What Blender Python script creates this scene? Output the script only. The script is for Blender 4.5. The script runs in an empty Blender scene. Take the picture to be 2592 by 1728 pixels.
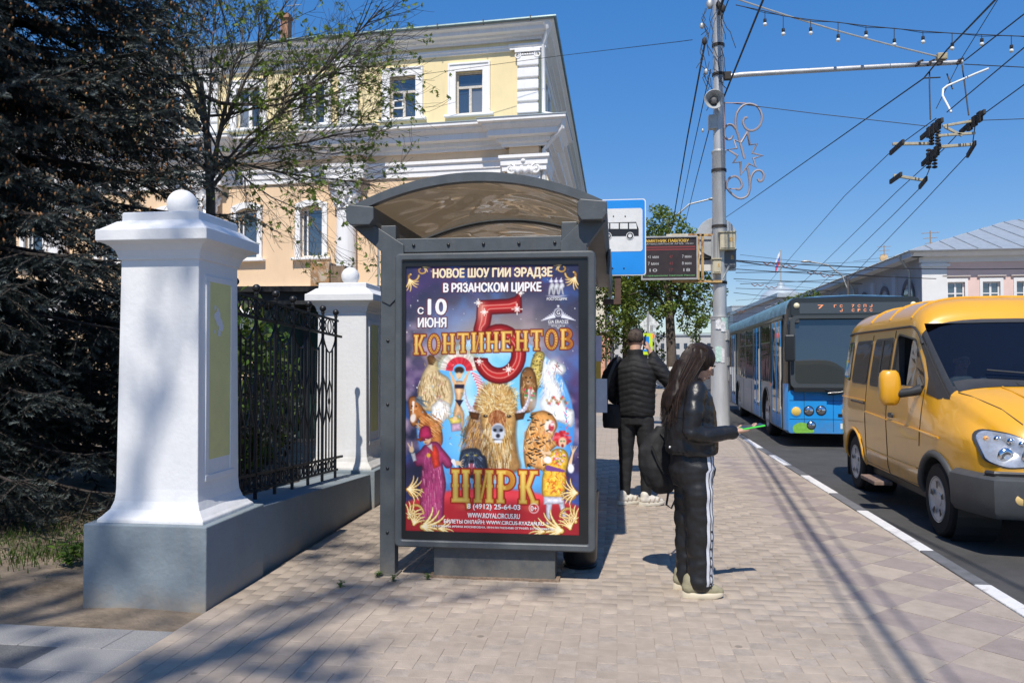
import bpy, bmesh, math, random
import numpy as np
from mathutils import Vector, Matrix

R = math.radians
SC = bpy.context.scene
COL = SC.collection
rnd = random.Random(7)
PI = math.pi

# ------------------------------------------------------------------ camera, world, sun, exposure
F_PX, CAM_H, PITCH, YAW = 2040.0, 1.52, 1.2637, 7.3738
cam_d = bpy.data.cameras.new('camera')
cam_d.sensor_width = 36.0
cam_d.lens = 36.0 * F_PX / 2592.0
cam_d.clip_start, cam_d.clip_end = 0.05, 4000.0
cam = bpy.data.objects.new('camera', cam_d)
cam.location = (0, 0, CAM_H)
cam.rotation_euler = (R(90 + PITCH), 0, R(YAW))
COL.objects.link(cam)
SC.camera = cam

SUN_EL, SUN_AZ = R(56.0), R(4.7)          # light travels along +Y, a little towards +X
wld = bpy.data.worlds.new('World')
SC.world = wld
wld.use_nodes = True
nt = wld.node_tree
nt.nodes.clear()
wo = nt.nodes.new('ShaderNodeOutputWorld')
bg = nt.nodes.new('ShaderNodeBackground')
sky = nt.nodes.new('ShaderNodeTexSky')
sky.sky_type = 'NISHITA'
sky.sun_disc = False
sky.sun_elevation = SUN_EL
sky.sun_rotation = PI + SUN_AZ
sky.altitude = 100
sky.air_density = 1
sky.dust_density = .1
sky.ozone_density = 7
bg.inputs['Strength'].default_value = 0.15
# the clear, saturated spring sky of the photograph: the same curve over the whole dome
gm = nt.nodes.new('ShaderNodeGamma')
gm.inputs[1].default_value = .45
hs = nt.nodes.new('ShaderNodeHueSaturation')
hs.inputs['Saturation'].default_value = 1.95
hs.inputs['Hue'].default_value = 0.516
hs.inputs['Value'].default_value = 2.25
nt.links.new(sky.outputs[0], gm.inputs[0])
nt.links.new(gm.outputs[0], hs.inputs['Color'])
nt.links.new(hs.outputs[0], bg.inputs[0])
nt.links.new(bg.outputs[0], wo.inputs[0])

sun_d = bpy.data.lights.new('sun', 'SUN')
sun_d.energy = 5.0
sun_d.angle = R(0.53)
sun_d.color = (1.0, 0.94, 0.85)
sun = bpy.data.objects.new('sun', sun_d)
ldir = Vector((math.sin(SUN_AZ) * math.cos(SUN_EL), math.cos(SUN_AZ) * math.cos(SUN_EL), -math.sin(SUN_EL)))
sun.rotation_euler = ldir.to_track_quat('-Z', 'Y').to_euler()
sun.location = (0, -20, 40)
COL.objects.link(sun)

vs = SC.view_settings
vs.view_transform = 'Standard'
vs.look = 'None'
vs.exposure = 0.0
vs.gamma = 1.0
vs.use_curve_mapping = False

# lines of sight: a point at a known distance, for things read off the photograph (2352-wide coordinates)
_D = 2592 / 2352
_p, _y = R(PITCH), R(YAW)
_fw = np.array([-math.sin(_y) * math.cos(_p), math.cos(_y) * math.cos(_p), math.sin(_p)])
_rt = np.array([math.cos(_y), math.sin(_y), 0.0])
_up = np.cross(_rt, _fw)
def ray(u, v):
    return _fw + _rt * (u * _D - 1296) / F_PX + _up * (864 - v * _D) / F_PX
def at_y(u, v, Y):
    r = ray(u, v); q = r * (Y / r[1]); return (float(q[0]), float(Y), float(q[2] + CAM_H))
def at_x(u, v, X):
    r = ray(u, v); q = r * (X / r[0]); return (float(X), float(q[1]), float(q[2] + CAM_H))
def at_d(u, v, d):
    q = ray(u, v) * d; return (float(q[0]), float(q[1]), float(q[2] + CAM_H))

# ------------------------------------------------------------------ materials
def lin(c):
    return tuple(((x / 12.92) if x <= 0.04045 else ((x + 0.055) / 1.055) ** 2.4) for x in c)
def hexc(h):
    return lin(tuple(int(h[i:i + 2], 16) / 255 for i in (0, 2, 4)))

_MC = {}
def mat(name, col=(.5, .5, .5), rough=.6, metal=0.0, var=0.0, scale=6.0, bump=0.0, bscale=40.0, spec=.5,
        coat=0.0, col2=None, thr=None, rnd_obj=0.0, trans=0.0, emit=None, estr=1.0, stretch=None, alpha=None, ior=None):
    """procedural material: base colour broken up by noise, optional second colour in patches, fine relief"""
    if name in _MC:
        return _MC[name]
    m = bpy.data.materials.new(name)
    m.use_nodes = True
    t = m.node_tree
    b = t.nodes['Principled BSDF']
    I = b.inputs
    I['Base Color'].default_value = (*col, 1)
    I['Roughness'].default_value = rough
    I['Metallic'].default_value = metal
    I['Specular IOR Level'].default_value = spec
    I['Coat Weight'].default_value = coat
    if coat:
        I['Coat Roughness'].default_value = .06
    if trans:
        I['Transmission Weight'].default_value = trans
    if ior:
        I['IOR'].default_value = ior
    if emit:
        I['Emission Color'].default_value = (*emit, 1)
        I['Emission Strength'].default_value = estr
    if alpha is not None:
        I['Alpha'].default_value = alpha
    tc = None
    def coord():
        nonlocal tc
        if tc is None:
            tc0 = t.nodes.new('ShaderNodeTexCoord')
            out = tc0.outputs['Object']
            if stretch:
                mp = t.nodes.new('ShaderNodeMapping')
                mp.inputs['Scale'].default_value = stretch
                t.links.new(out, mp.inputs[0]); out = mp.outputs[0]
            oi = t.nodes.new('ShaderNodeObjectInfo')
            ad = t.nodes.new('ShaderNodeVectorMath'); ad.operation = 'ADD'
            ml = t.nodes.new('ShaderNodeMath'); ml.operation = 'MULTIPLY'; ml.inputs[1].default_value = 37.0
            t.links.new(oi.outputs['Random'], ml.inputs[0])
            t.links.new(out, ad.inputs[0]); t.links.new(ml.outputs[0], ad.inputs[1])
            tc = ad.outputs[0]
        return tc
    cur = None
    if var or col2 is not None:
        nz = t.nodes.new('ShaderNodeTexNoise')
        nz.inputs['Scale'].default_value = scale
        nz.inputs['Detail'].default_value = 6
        nz.inputs['Roughness'].default_value = .62
        t.links.new(coord(), nz.inputs['Vector'])
        rp = t.nodes.new('ShaderNodeValToRGB')
        rp.color_ramp.elements[0].position = .3
        rp.color_ramp.elements[1].position = .72
        rp.color_ramp.elements[0].color = (*[c * (1 - var) for c in col], 1)
        rp.color_ramp.elements[1].color = (*[min(1, c * (1 + var)) for c in col], 1)
        t.links.new(nz.outputs[0], rp.inputs[0])
        cur = rp.outputs[0]
        if col2 is not None:
            n2 = t.nodes.new('ShaderNodeTexNoise')
            n2.inputs['Scale'].default_value = scale * .45
            n2.inputs['Detail'].default_value = 8
            n2.inputs['Roughness'].default_value = .7
            t.links.new(coord(), n2.inputs['Vector'])
            r2 = t.nodes.new('ShaderNodeValToRGB')
            a, bb = thr or (.55, .68)
            r2.color_ramp.elements[0].position = a
            r2.color_ramp.elements[1].position = bb
            t.links.new(n2.outputs[0], r2.inputs[0])
            mx = t.nodes.new('ShaderNodeMixRGB')
            mx.inputs[2].default_value = (*col2, 1)
            t.links.new(r2.outputs[0], mx.inputs[0])
            t.links.new(cur, mx.inputs[1])
            cur = mx.outputs[0]
    if rnd_obj:
        oi = t.nodes.new('ShaderNodeObjectInfo')
        mr = t.nodes.new('ShaderNodeMapRange')
        mr.inputs['To Min'].default_value = 1 - rnd_obj
        mr.inputs['To Max'].default_value = 1 + rnd_obj
        t.links.new(oi.outputs['Random'], mr.inputs[0])
        hs = t.nodes.new('ShaderNodeHueSaturation')
        if cur is not None:
            t.links.new(cur, hs.inputs['Color'])
        else:
            hs.inputs['Color'].default_value = (*col, 1)
        t.links.new(mr.outputs[0], hs.inputs['Value'])
        cur = hs.outputs[0]
    if cur is not None:
        t.links.new(cur, I['Base Color'])
    if bump:
        nb = t.nodes.new('ShaderNodeTexNoise')
        nb.inputs['Scale'].default_value = bscale
        nb.inputs['Detail'].default_value = 5
        t.links.new(coord(), nb.inputs['Vector'])
        bp = t.nodes.new('ShaderNodeBump')
        bp.inputs['Strength'].default_value = bump
        bp.inputs['Distance'].default_value = .02
        t.links.new(nb.outputs[0], bp.inputs['Height'])
        t.links.new(bp.outputs[0], I['Normal'])
    _MC[name] = m
    return m

def attr_mat(name, attr, rough=.6, spec=.5, var=0.0, scale=8.0, bump=0.0, bscale=60.0, trans=0.0, coat=0.0):
    """colour from a colour attribute of the mesh (each piece's own colour), broken up by noise"""
    if name in _MC:
        return _MC[name]
    m = bpy.data.materials.new(name)
    m.use_nodes = True
    t = m.node_tree
    b = t.nodes['Principled BSDF']
    b.inputs['Roughness'].default_value = rough
    b.inputs['Specular IOR Level'].default_value = spec
    b.inputs['Coat Weight'].default_value = coat
    at = t.nodes.new('ShaderNodeAttribute')
    at.attribute_name = attr
    cur = at.outputs['Color']
    if var:
        tc = t.nodes.new('ShaderNodeTexCoord')
        nz = t.nodes.new('ShaderNodeTexNoise')
        nz.inputs['Scale'].default_value = scale
        nz.inputs['Detail'].default_value = 6
        nz.inputs['Roughness'].default_value = .65
        t.links.new(tc.outputs['Object'], nz.inputs['Vector'])
        mr = t.nodes.new('ShaderNodeMapRange')
        mr.inputs['From Min'].default_value = .3
        mr.inputs['From Max'].default_value = .7
        mr.inputs['To Min'].default_value = 1 - var
        mr.inputs['To Max'].default_value = 1 + var
        t.links.new(nz.outputs[0], mr.inputs[0])
        hs = t.nodes.new('ShaderNodeHueSaturation')
        t.links.new(cur, hs.inputs['Color'])
        t.links.new(mr.outputs[0], hs.inputs['Value'])
        cur = hs.outputs[0]
    t.links.new(cur, b.inputs['Base Color'])
    if trans:
        tr = t.nodes.new('ShaderNodeBsdfTranslucent')
        t.links.new(cur, tr.inputs[0])
        mx = t.nodes.new('ShaderNodeMixShader')
        mx.inputs[0].default_value = trans
        t.links.new(b.outputs[0], mx.inputs[1])
        t.links.new(tr.outputs[0], mx.inputs[2])
        t.links.new(mx.outputs[0], t.nodes['Material Output'].inputs[0])
    if bump:
        tcb = t.nodes.new('ShaderNodeTexCoord')
        nb = t.nodes.new('ShaderNodeTexNoise')
        nb.inputs['Scale'].default_value = bscale
        nb.inputs['Detail'].default_value = 5
        t.links.new(tcb.outputs['Object'], nb.inputs['Vector'])
        bp = t.nodes.new('ShaderNodeBump')
        bp.inputs['Strength'].default_value = bump
        bp.inputs['Distance'].default_value = .02
        t.links.new(nb.outputs[0], bp.inputs['Height'])
        t.links.new(bp.outputs[0], b.inputs['Normal'])
    _MC[name] = m
    return m

def glass_mat(name, col=(.02, .025, .03), rough=.03, see=0.0, tint=(.6, .7, .7), ior=1.5):
    """window glass: dark and mirror-like; see > 0 lets that share of light straight through"""
    if name in _MC:
        return _MC[name]
    m = bpy.data.materials.new(name)
    m.use_nodes = True
    t = m.node_tree
    b = t.nodes['Principled BSDF']
    b.inputs['Base Color'].default_value = (*col, 1)
    b.inputs['Roughness'].default_value = rough
    b.inputs['Specular IOR Level'].default_value = .6
    b.inputs['IOR'].default_value = ior
    nb = t.nodes.new('ShaderNodeTexNoise')
    nb.inputs['Scale'].default_value = 1.3
    tc = t.nodes.new('ShaderNodeTexCoord')
    t.links.new(tc.outputs['Object'], nb.inputs['Vector'])
    bp = t.nodes.new('ShaderNodeBump')
    bp.inputs['Strength'].default_value = .12
    bp.inputs['Distance'].default_value = .05
    t.links.new(nb.outputs[0], bp.inputs['Height'])
    t.links.new(bp.outputs[0], b.inputs['Normal'])
    if see:
        tr = t.nodes.new('ShaderNodeBsdfTransparent')
        tr.inputs[0].default_value = (*tint, 1)
        mx = t.nodes.new('ShaderNodeMixShader')
        mx.inputs[0].default_value = see
        t.links.new(b.outputs[0], mx.inputs[1])
        t.links.new(tr.outputs[0], mx.inputs[2])
        t.links.new(mx.outputs[0], t.nodes['Material Output'].inputs[0])
    _MC[name] = m
    return m

def add_dirt(m, col, z0, z1, amt=.8, streak=0.0, sc=7.0):
    """mud splashed up from the ground (world height z1 down to z0) and thin rain streaks, both broken up by noise"""
    t = m.node_tree; b = t.nodes['Principled BSDF']
    lk = b.inputs['Base Color'].links
    src = lk[0].from_socket if lk else None
    ge = t.nodes.new('ShaderNodeNewGeometry'); sp = t.nodes.new('ShaderNodeSeparateXYZ'); t.links.new(ge.outputs['Position'], sp.inputs[0])
    nz = t.nodes.new('ShaderNodeTexNoise'); nz.inputs['Scale'].default_value = sc; nz.inputs['Detail'].default_value = 7; nz.inputs['Roughness'].default_value = .7
    t.links.new(ge.outputs['Position'], nz.inputs['Vector'])
    mr = t.nodes.new('ShaderNodeMapRange'); mr.inputs['From Min'].default_value = z0; mr.inputs['From Max'].default_value = z1; mr.inputs['To Min'].default_value = 1.0; mr.inputs['To Max'].default_value = -.15
    t.links.new(sp.outputs['Z'], mr.inputs[0])
    ad = t.nodes.new('ShaderNodeMath'); ad.operation = 'ADD'; t.links.new(mr.outputs[0], ad.inputs[0])
    n2 = t.nodes.new('ShaderNodeMapRange'); n2.inputs['From Min'].default_value = .3; n2.inputs['From Max'].default_value = .7; n2.inputs['To Min'].default_value = -.45; n2.inputs['To Max'].default_value = .35
    t.links.new(nz.outputs[0], n2.inputs[0]); t.links.new(n2.outputs[0], ad.inputs[1])
    ml = t.nodes.new('ShaderNodeMath'); ml.operation = 'MULTIPLY'; ml.use_clamp = True; ml.inputs[1].default_value = amt; t.links.new(ad.outputs[0], ml.inputs[0])
    fac = ml.outputs[0]
    if streak:
        mp = t.nodes.new('ShaderNodeMapping'); mp.inputs['Scale'].default_value = (14, 14, .7); t.links.new(ge.outputs['Position'], mp.inputs[0])
        n3 = t.nodes.new('ShaderNodeTexNoise'); n3.inputs['Scale'].default_value = 1.0; n3.inputs['Detail'].default_value = 6; t.links.new(mp.outputs[0], n3.inputs['Vector'])
        r3 = t.nodes.new('ShaderNodeMapRange'); r3.inputs['From Min'].default_value = .52; r3.inputs['From Max'].default_value = .78; r3.inputs['To Min'].default_value = 0; r3.inputs['To Max'].default_value = streak
        t.links.new(n3.outputs[0], r3.inputs[0])
        mx2 = t.nodes.new('ShaderNodeMath'); mx2.operation = 'MAXIMUM'; t.links.new(fac, mx2.inputs[0]); t.links.new(r3.outputs[0], mx2.inputs[1]); fac = mx2.outputs[0]
    mx = t.nodes.new('ShaderNodeMixRGB'); mx.inputs[2].default_value = (*col, 1)
    if src is not None: t.links.new(src, mx.inputs[1])
    else: mx.inputs[1].default_value = b.inputs['Base Color'].default_value
    t.links.new(fac, mx.inputs[0]); t.links.new(mx.outputs[0], b.inputs['Base Color'])
    return m

# ------------------------------------------------------------------ mesh helpers
def tag(o, label=None, cat=None, group=None, kind=None):
    if label: o['label'] = label
    if cat: o['category'] = cat
    if group: o['group'] = group
    if kind: o['kind'] = kind
    return o

def empty(name, loc=(0, 0, 0), rz=0.0, label=None, cat=None, group=None, kind=None):
    o = bpy.data.objects.new(name, None)
    o.empty_display_size = .2
    o.location = loc
    o.rotation_euler = (0, 0, rz)
    COL.objects.link(o)
    return tag(o, label, cat, group, kind)

def link_mesh(name, me, parent=None, loc=None):
    o = bpy.data.objects.new(name, me)
    COL.objects.link(o)
    if parent is not None:
        o.parent = parent
    if loc is not None:
        o.location = loc
    return o

def copy_tree(o, parent=None):
    c = o.copy()
    COL.objects.link(c)
    c.parent = parent
    for ch in list(o.children):
        copy_tree(ch, c)
    return c

class MB:
    def __init__(s):
        s.v = []; s.f = []
    def add(s, v, f):
        o = len(s.v)
        s.v += [tuple(map(float, p)) for p in v]
        s.f += [tuple(i + o for i in q) for q in f]
        return s
    def box(s, x0, x1, y0, y1, z0, z1):
        return s.add([(x0, y0, z0), (x1, y0, z0), (x1, y1, z0), (x0, y1, z0), (x0, y0, z1), (x1, y0, z1), (x1, y1, z1), (x0, y1, z1)],
                     [(0, 3, 2, 1), (4, 5, 6, 7), (0, 1, 5, 4), (1, 2, 6, 5), (2, 3, 7, 6), (3, 0, 4, 7)])
    def bar(s, a, b, w, h=None, up=(0, 0, 1)):
        """square bar from a to b"""
        h = h or w
        a, b = Vector(a), Vector(b)
        d = (b - a).normalized()
        u = Vector(up)
        if abs(d.dot(u)) > .99: u = Vector((1, 0, 0))
        x = d.cross(u).normalized() * w / 2
        y = d.cross(x).normalized() * h / 2
        q = [a - x - y, a + x - y, a + x + y, a - x + y, b - x - y, b + x - y, b + x + y, b - x + y]
        return s.add(q, [(0, 1, 2, 3), (7, 6, 5, 4), (0, 4, 5, 1), (1, 5, 6, 2), (2, 6, 7, 3), (3, 7, 4, 0)])
    def prism(s, poly, a, b, axis='y'):
        """extrude a 2-D polygon (list of pairs) from a to b along axis"""
        n = len(poly)
        def p(q, t):
            return {'x': (t, q[0], q[1]), 'y': (q[0], t, q[1]), 'z': (q[0], q[1], t)}[axis]
        v = [p(q, a) for q in poly] + [p(q, b) for q in poly]
        f = [tuple(range(n))[::-1], tuple(range(n, 2 * n))] + [(i, (i + 1) % n, n + (i + 1) % n, n + i) for i in range(n)]
        return s.add(v, f)
    def tube(s, pts, r, n=8, cap=True, flat=1.0):
        pts = [Vector(p) for p in pts]
        m = len(pts)
        rs = list(r) if hasattr(r, '__len__') else [r] * m
        v = []; f = []
        u = None
        for i, p in enumerate(pts):
            d = (pts[min(i + 1, m - 1)] - pts[max(i - 1, 0)])
            d = d.normalized() if d.length > 1e-9 else Vector((0, 0, 1))
            if u is None:
                u = d.orthogonal().normalized()
            else:
                u = (u - d * u.dot(d))
                u = u.normalized() if u.length > 1e-6 else d.orthogonal().normalized()
            w = d.cross(u)
            for k in range(n):
                a = 2 * PI * k / n
                v.append(p + u * math.cos(a) * rs[i] + w * math.sin(a) * rs[i] * flat)
        for i in range(m - 1):
            for k in range(n):
                f.append((i * n + k, i * n + (k + 1) % n, (i + 1) * n + (k + 1) % n, (i + 1) * n + k))
        if cap:
            f.append(tuple(range(n))[::-1]); f.append(tuple(range((m - 1) * n, m * n)))
        return s.add(v, f)
    def lathe(s, prof, n=24, c=(0, 0, 0), axis='z', cap=True):
        """profile (radius, height) turned about an axis through c"""
        v = []; f = []
        m = len(prof)
        for r, h in prof:
            for k in range(n):
                a = 2 * PI * k / n
                x, y = r * math.cos(a), r * math.sin(a)
                q = {'z': (x, y, h), 'y': (x, h, y), 'x': (h, x, y)}[axis]
                v.append((q[0] + c[0], q[1] + c[1], q[2] + c[2]))
        for i in range(m - 1):
            for k in range(n):
                q = (i * n + k, i * n + (k + 1) % n, (i + 1) * n + (k + 1) % n, (i + 1) * n + k)
                f.append(q if axis != 'y' else q[::-1])
        if cap and prof[0][0] > 1e-6: f.append(tuple(range(n))[::-1] if axis != 'y' else tuple(range(n)))
        if cap and prof[-1][0] > 1e-6: f.append(tuple(range((m - 1) * n, m * n)) if axis != 'y' else tuple(range((m - 1) * n, m * n))[::-1])
        return s.add(v, f)
    def sphere(s, c, r, n=16, m=10, sc=(1, 1, 1)):
        prof = [(math.sin(PI * i / m), -math.cos(PI * i / m)) for i in range(m + 1)]
        prof = [(max(a, 1e-5), b) for a, b in prof]
        o = len(s.v)
        s.lathe(prof, n)
        for i in range(o, len(s.v)):
            x, y, z = s.v[i]
            s.v[i] = (c[0] + x * r * sc[0], c[1] + y * r * sc[1], c[2] + z * r * sc[2])
        return s
    def square_lathe(s, prof, c=(0, 0, 0)):
        """profile (half width, height) swept round a square: pillar caps and plinths"""
        v = []; f = []
        m = len(prof)
        for h, z in prof:
            v += [(c[0] - h, c[1] - h, c[2] + z), (c[0] + h, c[1] - h, c[2] + z), (c[0] + h, c[1] + h, c[2] + z), (c[0] - h, c[1] + h, c[2] + z)]
        for i in range(m - 1):
            for k in range(4):
                f.append((i * 4 + k, i * 4 + (k + 1) % 4, (i + 1) * 4 + (k + 1) % 4, (i + 1) * 4 + k))
        f.append((3, 2, 1, 0)); f.append(tuple(range(4 * m - 4, 4 * m)))
        return s.add(v, f)
    def sweep(s, prof, path, cap=True):
        """profile (out, z) along a horizontal path of (point, outward normal)"""
        n = len(prof)
        v = []
        for (px, py), (nx, ny) in path:
            for o_, z in prof:
                v.append((px + nx * o_, py + ny * o_, z))
        f = []
        for i in range(len(path) - 1):
            for k in range(n):
                f.append((i * n + k, i * n + (k + 1) % n, (i + 1) * n + (k + 1) % n, (i + 1) * n + k))
        if cap:
            f.append(tuple(range(n))[::-1]); f.append(tuple(range((len(path) - 1) * n, len(path) * n)))
        return s.add(v, f)
    def disc(s, c, r, n=20, axis='y', sgn=1):
        v = []
        for k in range(n):
            a = 2 * PI * k / n
            x, z = r * math.cos(a), r * math.sin(a)
            v.append({'y': (c[0] + x, c[1], c[2] + z), 'z': (c[0] + x, c[1] + z, c[2]), 'x': (c[0], c[1] + x, c[2] + z)}[axis])
        return s.add(v, [tuple(range(n)) if sgn > 0 else tuple(range(n))[::-1]])
    def mesh(s, name, m=None):
        me = bpy.data.meshes.new(name)
        me.from_pydata(s.v, [], s.f)
        if m is not None: me.materials.append(m)
        return me
    def build(s, name, m, parent=None, smooth=None, bevel=0, loc=None, seg=2, fix=True, sub=0):
        me = s.mesh(name, m)
        if fix:
            bm = bmesh.new(); bm.from_mesh(me)
            bmesh.ops.recalc_face_normals(bm, faces=bm.faces)
            bm.to_mesh(me); bm.free()
        if smooth is not None:
            for p in me.polygons: p.use_smooth = True
            me.set_sharp_from_angle(angle=R(smooth))
        o = link_mesh(name, me, parent, loc)
        if bevel:
            b = o.modifiers.new('bevel', 'BEVEL')
            b.width = bevel; b.segments = seg; b.limit_method = 'ANGLE'; b.angle_limit = R(35)
        if sub:
            ss = o.modifiers.new('sub', 'SUBSURF'); ss.levels = ss.render_levels = sub
        return o

def fast_mesh(name, V, T, m, parent=None, smooth=False, cols=None, cname='tint'):
    """numpy triangles or quads -> mesh object; cols is one colour per vertex"""
    V = np.asarray(V, np.float32); T = np.asarray(T, np.int32)
    k = T.shape[1]
    me = bpy.data.meshes.new(name)
    me.vertices.add(len(V)); me.vertices.foreach_set('co', V.ravel())
    me.loops.add(T.size); me.loops.foreach_set('vertex_index', T.ravel())
    me.polygons.add(len(T)); me.polygons.foreach_set('loop_start', np.arange(0, T.size, k, dtype=np.int32))
    me.update(calc_edges=True)
    if cols is not None:
        ca = me.color_attributes.new(cname, 'FLOAT_COLOR', 'POINT')
        c4 = np.ones((len(V), 4), np.float32); c4[:, :3] = cols
        ca.data.foreach_set('color', c4.ravel())
    if smooth:
        me.polygons.foreach_set('use_smooth', np.ones(len(T), bool))
    me.materials.append(m)
    me.validate()
    return link_mesh(name, me, parent)

def baked(o, name=None):
    """replace an object's mesh by its evaluated mesh (modifiers applied)"""
    dg = bpy.context.evaluated_depsgraph_get()
    me = bpy.data.meshes.new_from_object(o.evaluated_get(dg))
    o.modifiers.clear()
    o.data = me
    return o

_GL = {}
def glyph_mesh(body):
    """filled outlines of a line of text; contours that overlap inside a letter are merged by winding number"""
    if body in _GL: return _GL[body]
    cu = bpy.data.curves.new('text', 'FONT')
    cu.body = body
    cu.resolution_u = 4
    cu.fill_mode = 'NONE'
    o = bpy.data.objects.new('text', cu)
    COL.objects.link(o)
    me = bpy.data.meshes.new_from_object(o)
    bpy.data.objects.remove(o); bpy.data.curves.remove(cu)
    nb = {}
    for e in me.edges:
        a, b = e.vertices; nb.setdefault(a, []).append(b); nb.setdefault(b, []).append(a)
    P = [v.co.copy() for v in me.vertices]
    bpy.data.meshes.remove(me)
    seen = set(); loops = []
    for st in sorted(nb):
        if st in seen: continue
        lp = [st]; seen.add(st); cur = st
        while True:
            nx_ = [k for k in nb[cur] if k not in seen]
            if not nx_: break
            if len(lp) == 1: nx_ = [st + 1] if st + 1 in nx_ else nx_
            cur = nx_[0]; seen.add(cur); lp.append(cur)
        if len(lp) > 2: loops.append([P[k] for k in lp])
    if not loops: return [], []
    from mathutils.geometry import delaunay_2d_cdt
    V2 = []; E2 = []
    for l in loops:
        o_ = len(V2); n = len(l); V2 += [Vector((p.x, p.y)) for p in l]; E2 += [(o_ + i, o_ + (i + 1) % n) for i in range(n)]
    res = delaunay_2d_cdt(V2, E2, [], 0, 1e-6)
    V = [(p.x, p.y, 0.0) for p in res[0]]; T = [tuple(f) for f in res[2]]
    A = np.array([V2[i] for i, _ in E2]); B = np.array([V2[j] for _, j in E2]); P2 = np.array([q[:2] for q in V])
    C = np.array([P2[list(f)].mean(0) for f in T])
    up = (A[None, :, 1] <= C[:, None, 1]) & (B[None, :, 1] > C[:, None, 1]); dn = (A[None, :, 1] > C[:, None, 1]) & (B[None, :, 1] <= C[:, None, 1])
    cr = (B[None, :, 0] - A[None, :, 0]) * (C[:, None, 1] - A[None, :, 1]) - (C[:, None, 0] - A[None, :, 0]) * (B[None, :, 1] - A[None, :, 1])
    wn = (up & (cr > 0)).sum(1) - (dn & (cr < 0)).sum(1)          # winding number of each triangle's centre
    _GL[body] = (V, [f for f, w_ in zip(T, wn) if w_ != 0])
    return _GL[body]
def lettering(name, body, w, h, m, parent, M, bold=0.0, align='C', z=0.0, off=None):
    """flat printed text fitted into a box w x h centred on the origin of matrix M (x right, y up, z towards the reader)"""
    V0, fs = glyph_mesh(body)
    if not V0:
        return None
    co = np.array(V0, np.float32)
    lo, hi = co.min(0), co.max(0)
    sx = w / max(hi[0] - lo[0], 1e-6); sy = (h / max(hi[1] - lo[1], 1e-6)) if h else sx
    co[:, 0] = (co[:, 0] - (lo[0] + hi[0]) / 2) * sx
    co[:, 1] = (co[:, 1] - (lo[1] + hi[1]) / 2) * sy
    co[:, 2] += z
    V_ = []; F_ = []; d_ = bold * h * .9
    # heavier weight: the same outline set down five times, a hair apart
    for i_, (ax, ay) in enumerate(((0, 0), (1, .35), (-1, -.35), (-.35, .8), (.35, -.8)) if bold else ((0, 0),)):
        o_ = len(V_); V_ += [(q[0] + ax * d_, q[1] + ay * d_, q[2] + i_ * 1.5e-4) for q in co]; F_ += [tuple(k + o_ for k in f) for f in fs]
    me = bpy.data.meshes.new(name); me.from_pydata(V_, [], F_)
    me.materials.clear(); me.materials.append(m)
    me.update()
    ob = link_mesh(name, me, parent)
    ob.matrix_local = M
    return ob
# ------------------------------------------------------------------ the setting: ground, road, pavement, kerb
ROAD_Z = -0.14
earth = mat('earth', (.20, .155, .11), .95, var=.35, scale=3.0, bump=.9, bscale=22, col2=(.10, .075, .05), thr=(.5, .62))
g = MB()
xs = [-400, -60, -20] + [-12 + .5 * i for i in range(20)] + [-2.45]
ys = [-60, -10] + [-2 + .5 * i for i in range(40)] + [30, 80, 400]
gv = []
for yy in ys:
    for xx in xs:
        dz = -.02 + (rnd.random() - .5) * .05 if (-12 < xx < -2.9 and -2 < yy < 18) else -.02
        gv.append((xx, yy, dz))
nx = len(xs)
g.add(gv, [(j * nx + i, j * nx + i + 1, (j + 1) * nx + i + 1, (j + 1) * nx + i) for j in range(len(ys) - 1) for i in range(nx - 1)])
tag(g.build('ground', earth, smooth=60), kind='structure')

far_g = MB().add([(-2500, -2500, -.3), (2500, -2500, -.3), (2500, 3500, -.3), (-2500, 3500, -.3)], [(0, 1, 2, 3)])
tag(far_g.build('terrain', mat('far_ground', (.16, .15, .13), .95, var=.2, scale=.05)), kind='structure')

asphalt = mat('asphalt', (.072, .070, .068), .85, var=.22, scale=1.6, bump=.55, bscale=160, col2=(.095, .092, .09), thr=(.5, .7), spec=.35)
rd = MB().add([(2.485, -40, ROAD_Z), (13.6, -40, ROAD_Z), (13.6, 400, ROAD_Z), (2.53, 400, ROAD_Z)], [(0, 1, 2, 3)])
tag(rd.build('road', asphalt), kind='structure')
fp = MB().box(13.6, 19.2, -40, 400, -.3, -.0)
tag(fp.build('pavement_across_road', mat('far_pavement', (.36, .33, .29), .9, var=.15, scale=2)), kind='structure')

# the bed below the pavers (joints) and, far off, the pavement itself
def paver_far_mat():
    m = mat('pavement_far', (.40, .33, .265), .9, var=.10, scale=2.2, bump=.25, bscale=60)
    t = m.node_tree
    b = t.nodes['Principled BSDF']
    src = b.inputs['Base Color'].links[0].from_socket
    tc = t.nodes.new('ShaderNodeTexCoord')
    br = t.nodes.new('ShaderNodeTexBrick')
    br.inputs['Scale'].default_value = 1.0
    br.inputs['Brick Width'].default_value = .2
    br.inputs['Row Height'].default_value = .1
    br.inputs['Mortar Size'].default_value = .006
    br.inputs['Color1'].default_value = (1, 1, 1, 1)
    br.inputs['Color2'].default_value = (.9, .9, .9, 1)
    br.inputs['Mortar'].default_value = (.72, .7, .68, 1)
    t.links.new(tc.outputs['Object'], br.inputs['Vector'])
    mx = t.nodes.new('ShaderNodeMixRGB'); mx.blend_type = 'MULTIPLY'; mx.inputs[0].default_value = 1
    t.links.new(src, mx.inputs[1]); t.links.new(br.outputs[0], mx.inputs[2])
    t.links.new(mx.outputs[0], b.inputs['Base Color'])
    return m
PV_END = 13.0
pav = empty('pavement', (0, 0, 0), kind='structure')
bed = MB().box(-2.46, 2.38, -3, PV_END, -.2, -.0035)
bed.build('joint_sand', mat('joint_sand', (.37, .31, .255), .95, var=.2, scale=14, bump=.4, bscale=90), pav)
far = MB().box(-2.46, 2.38, PV_END, 400, -.2, -.0005)
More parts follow.
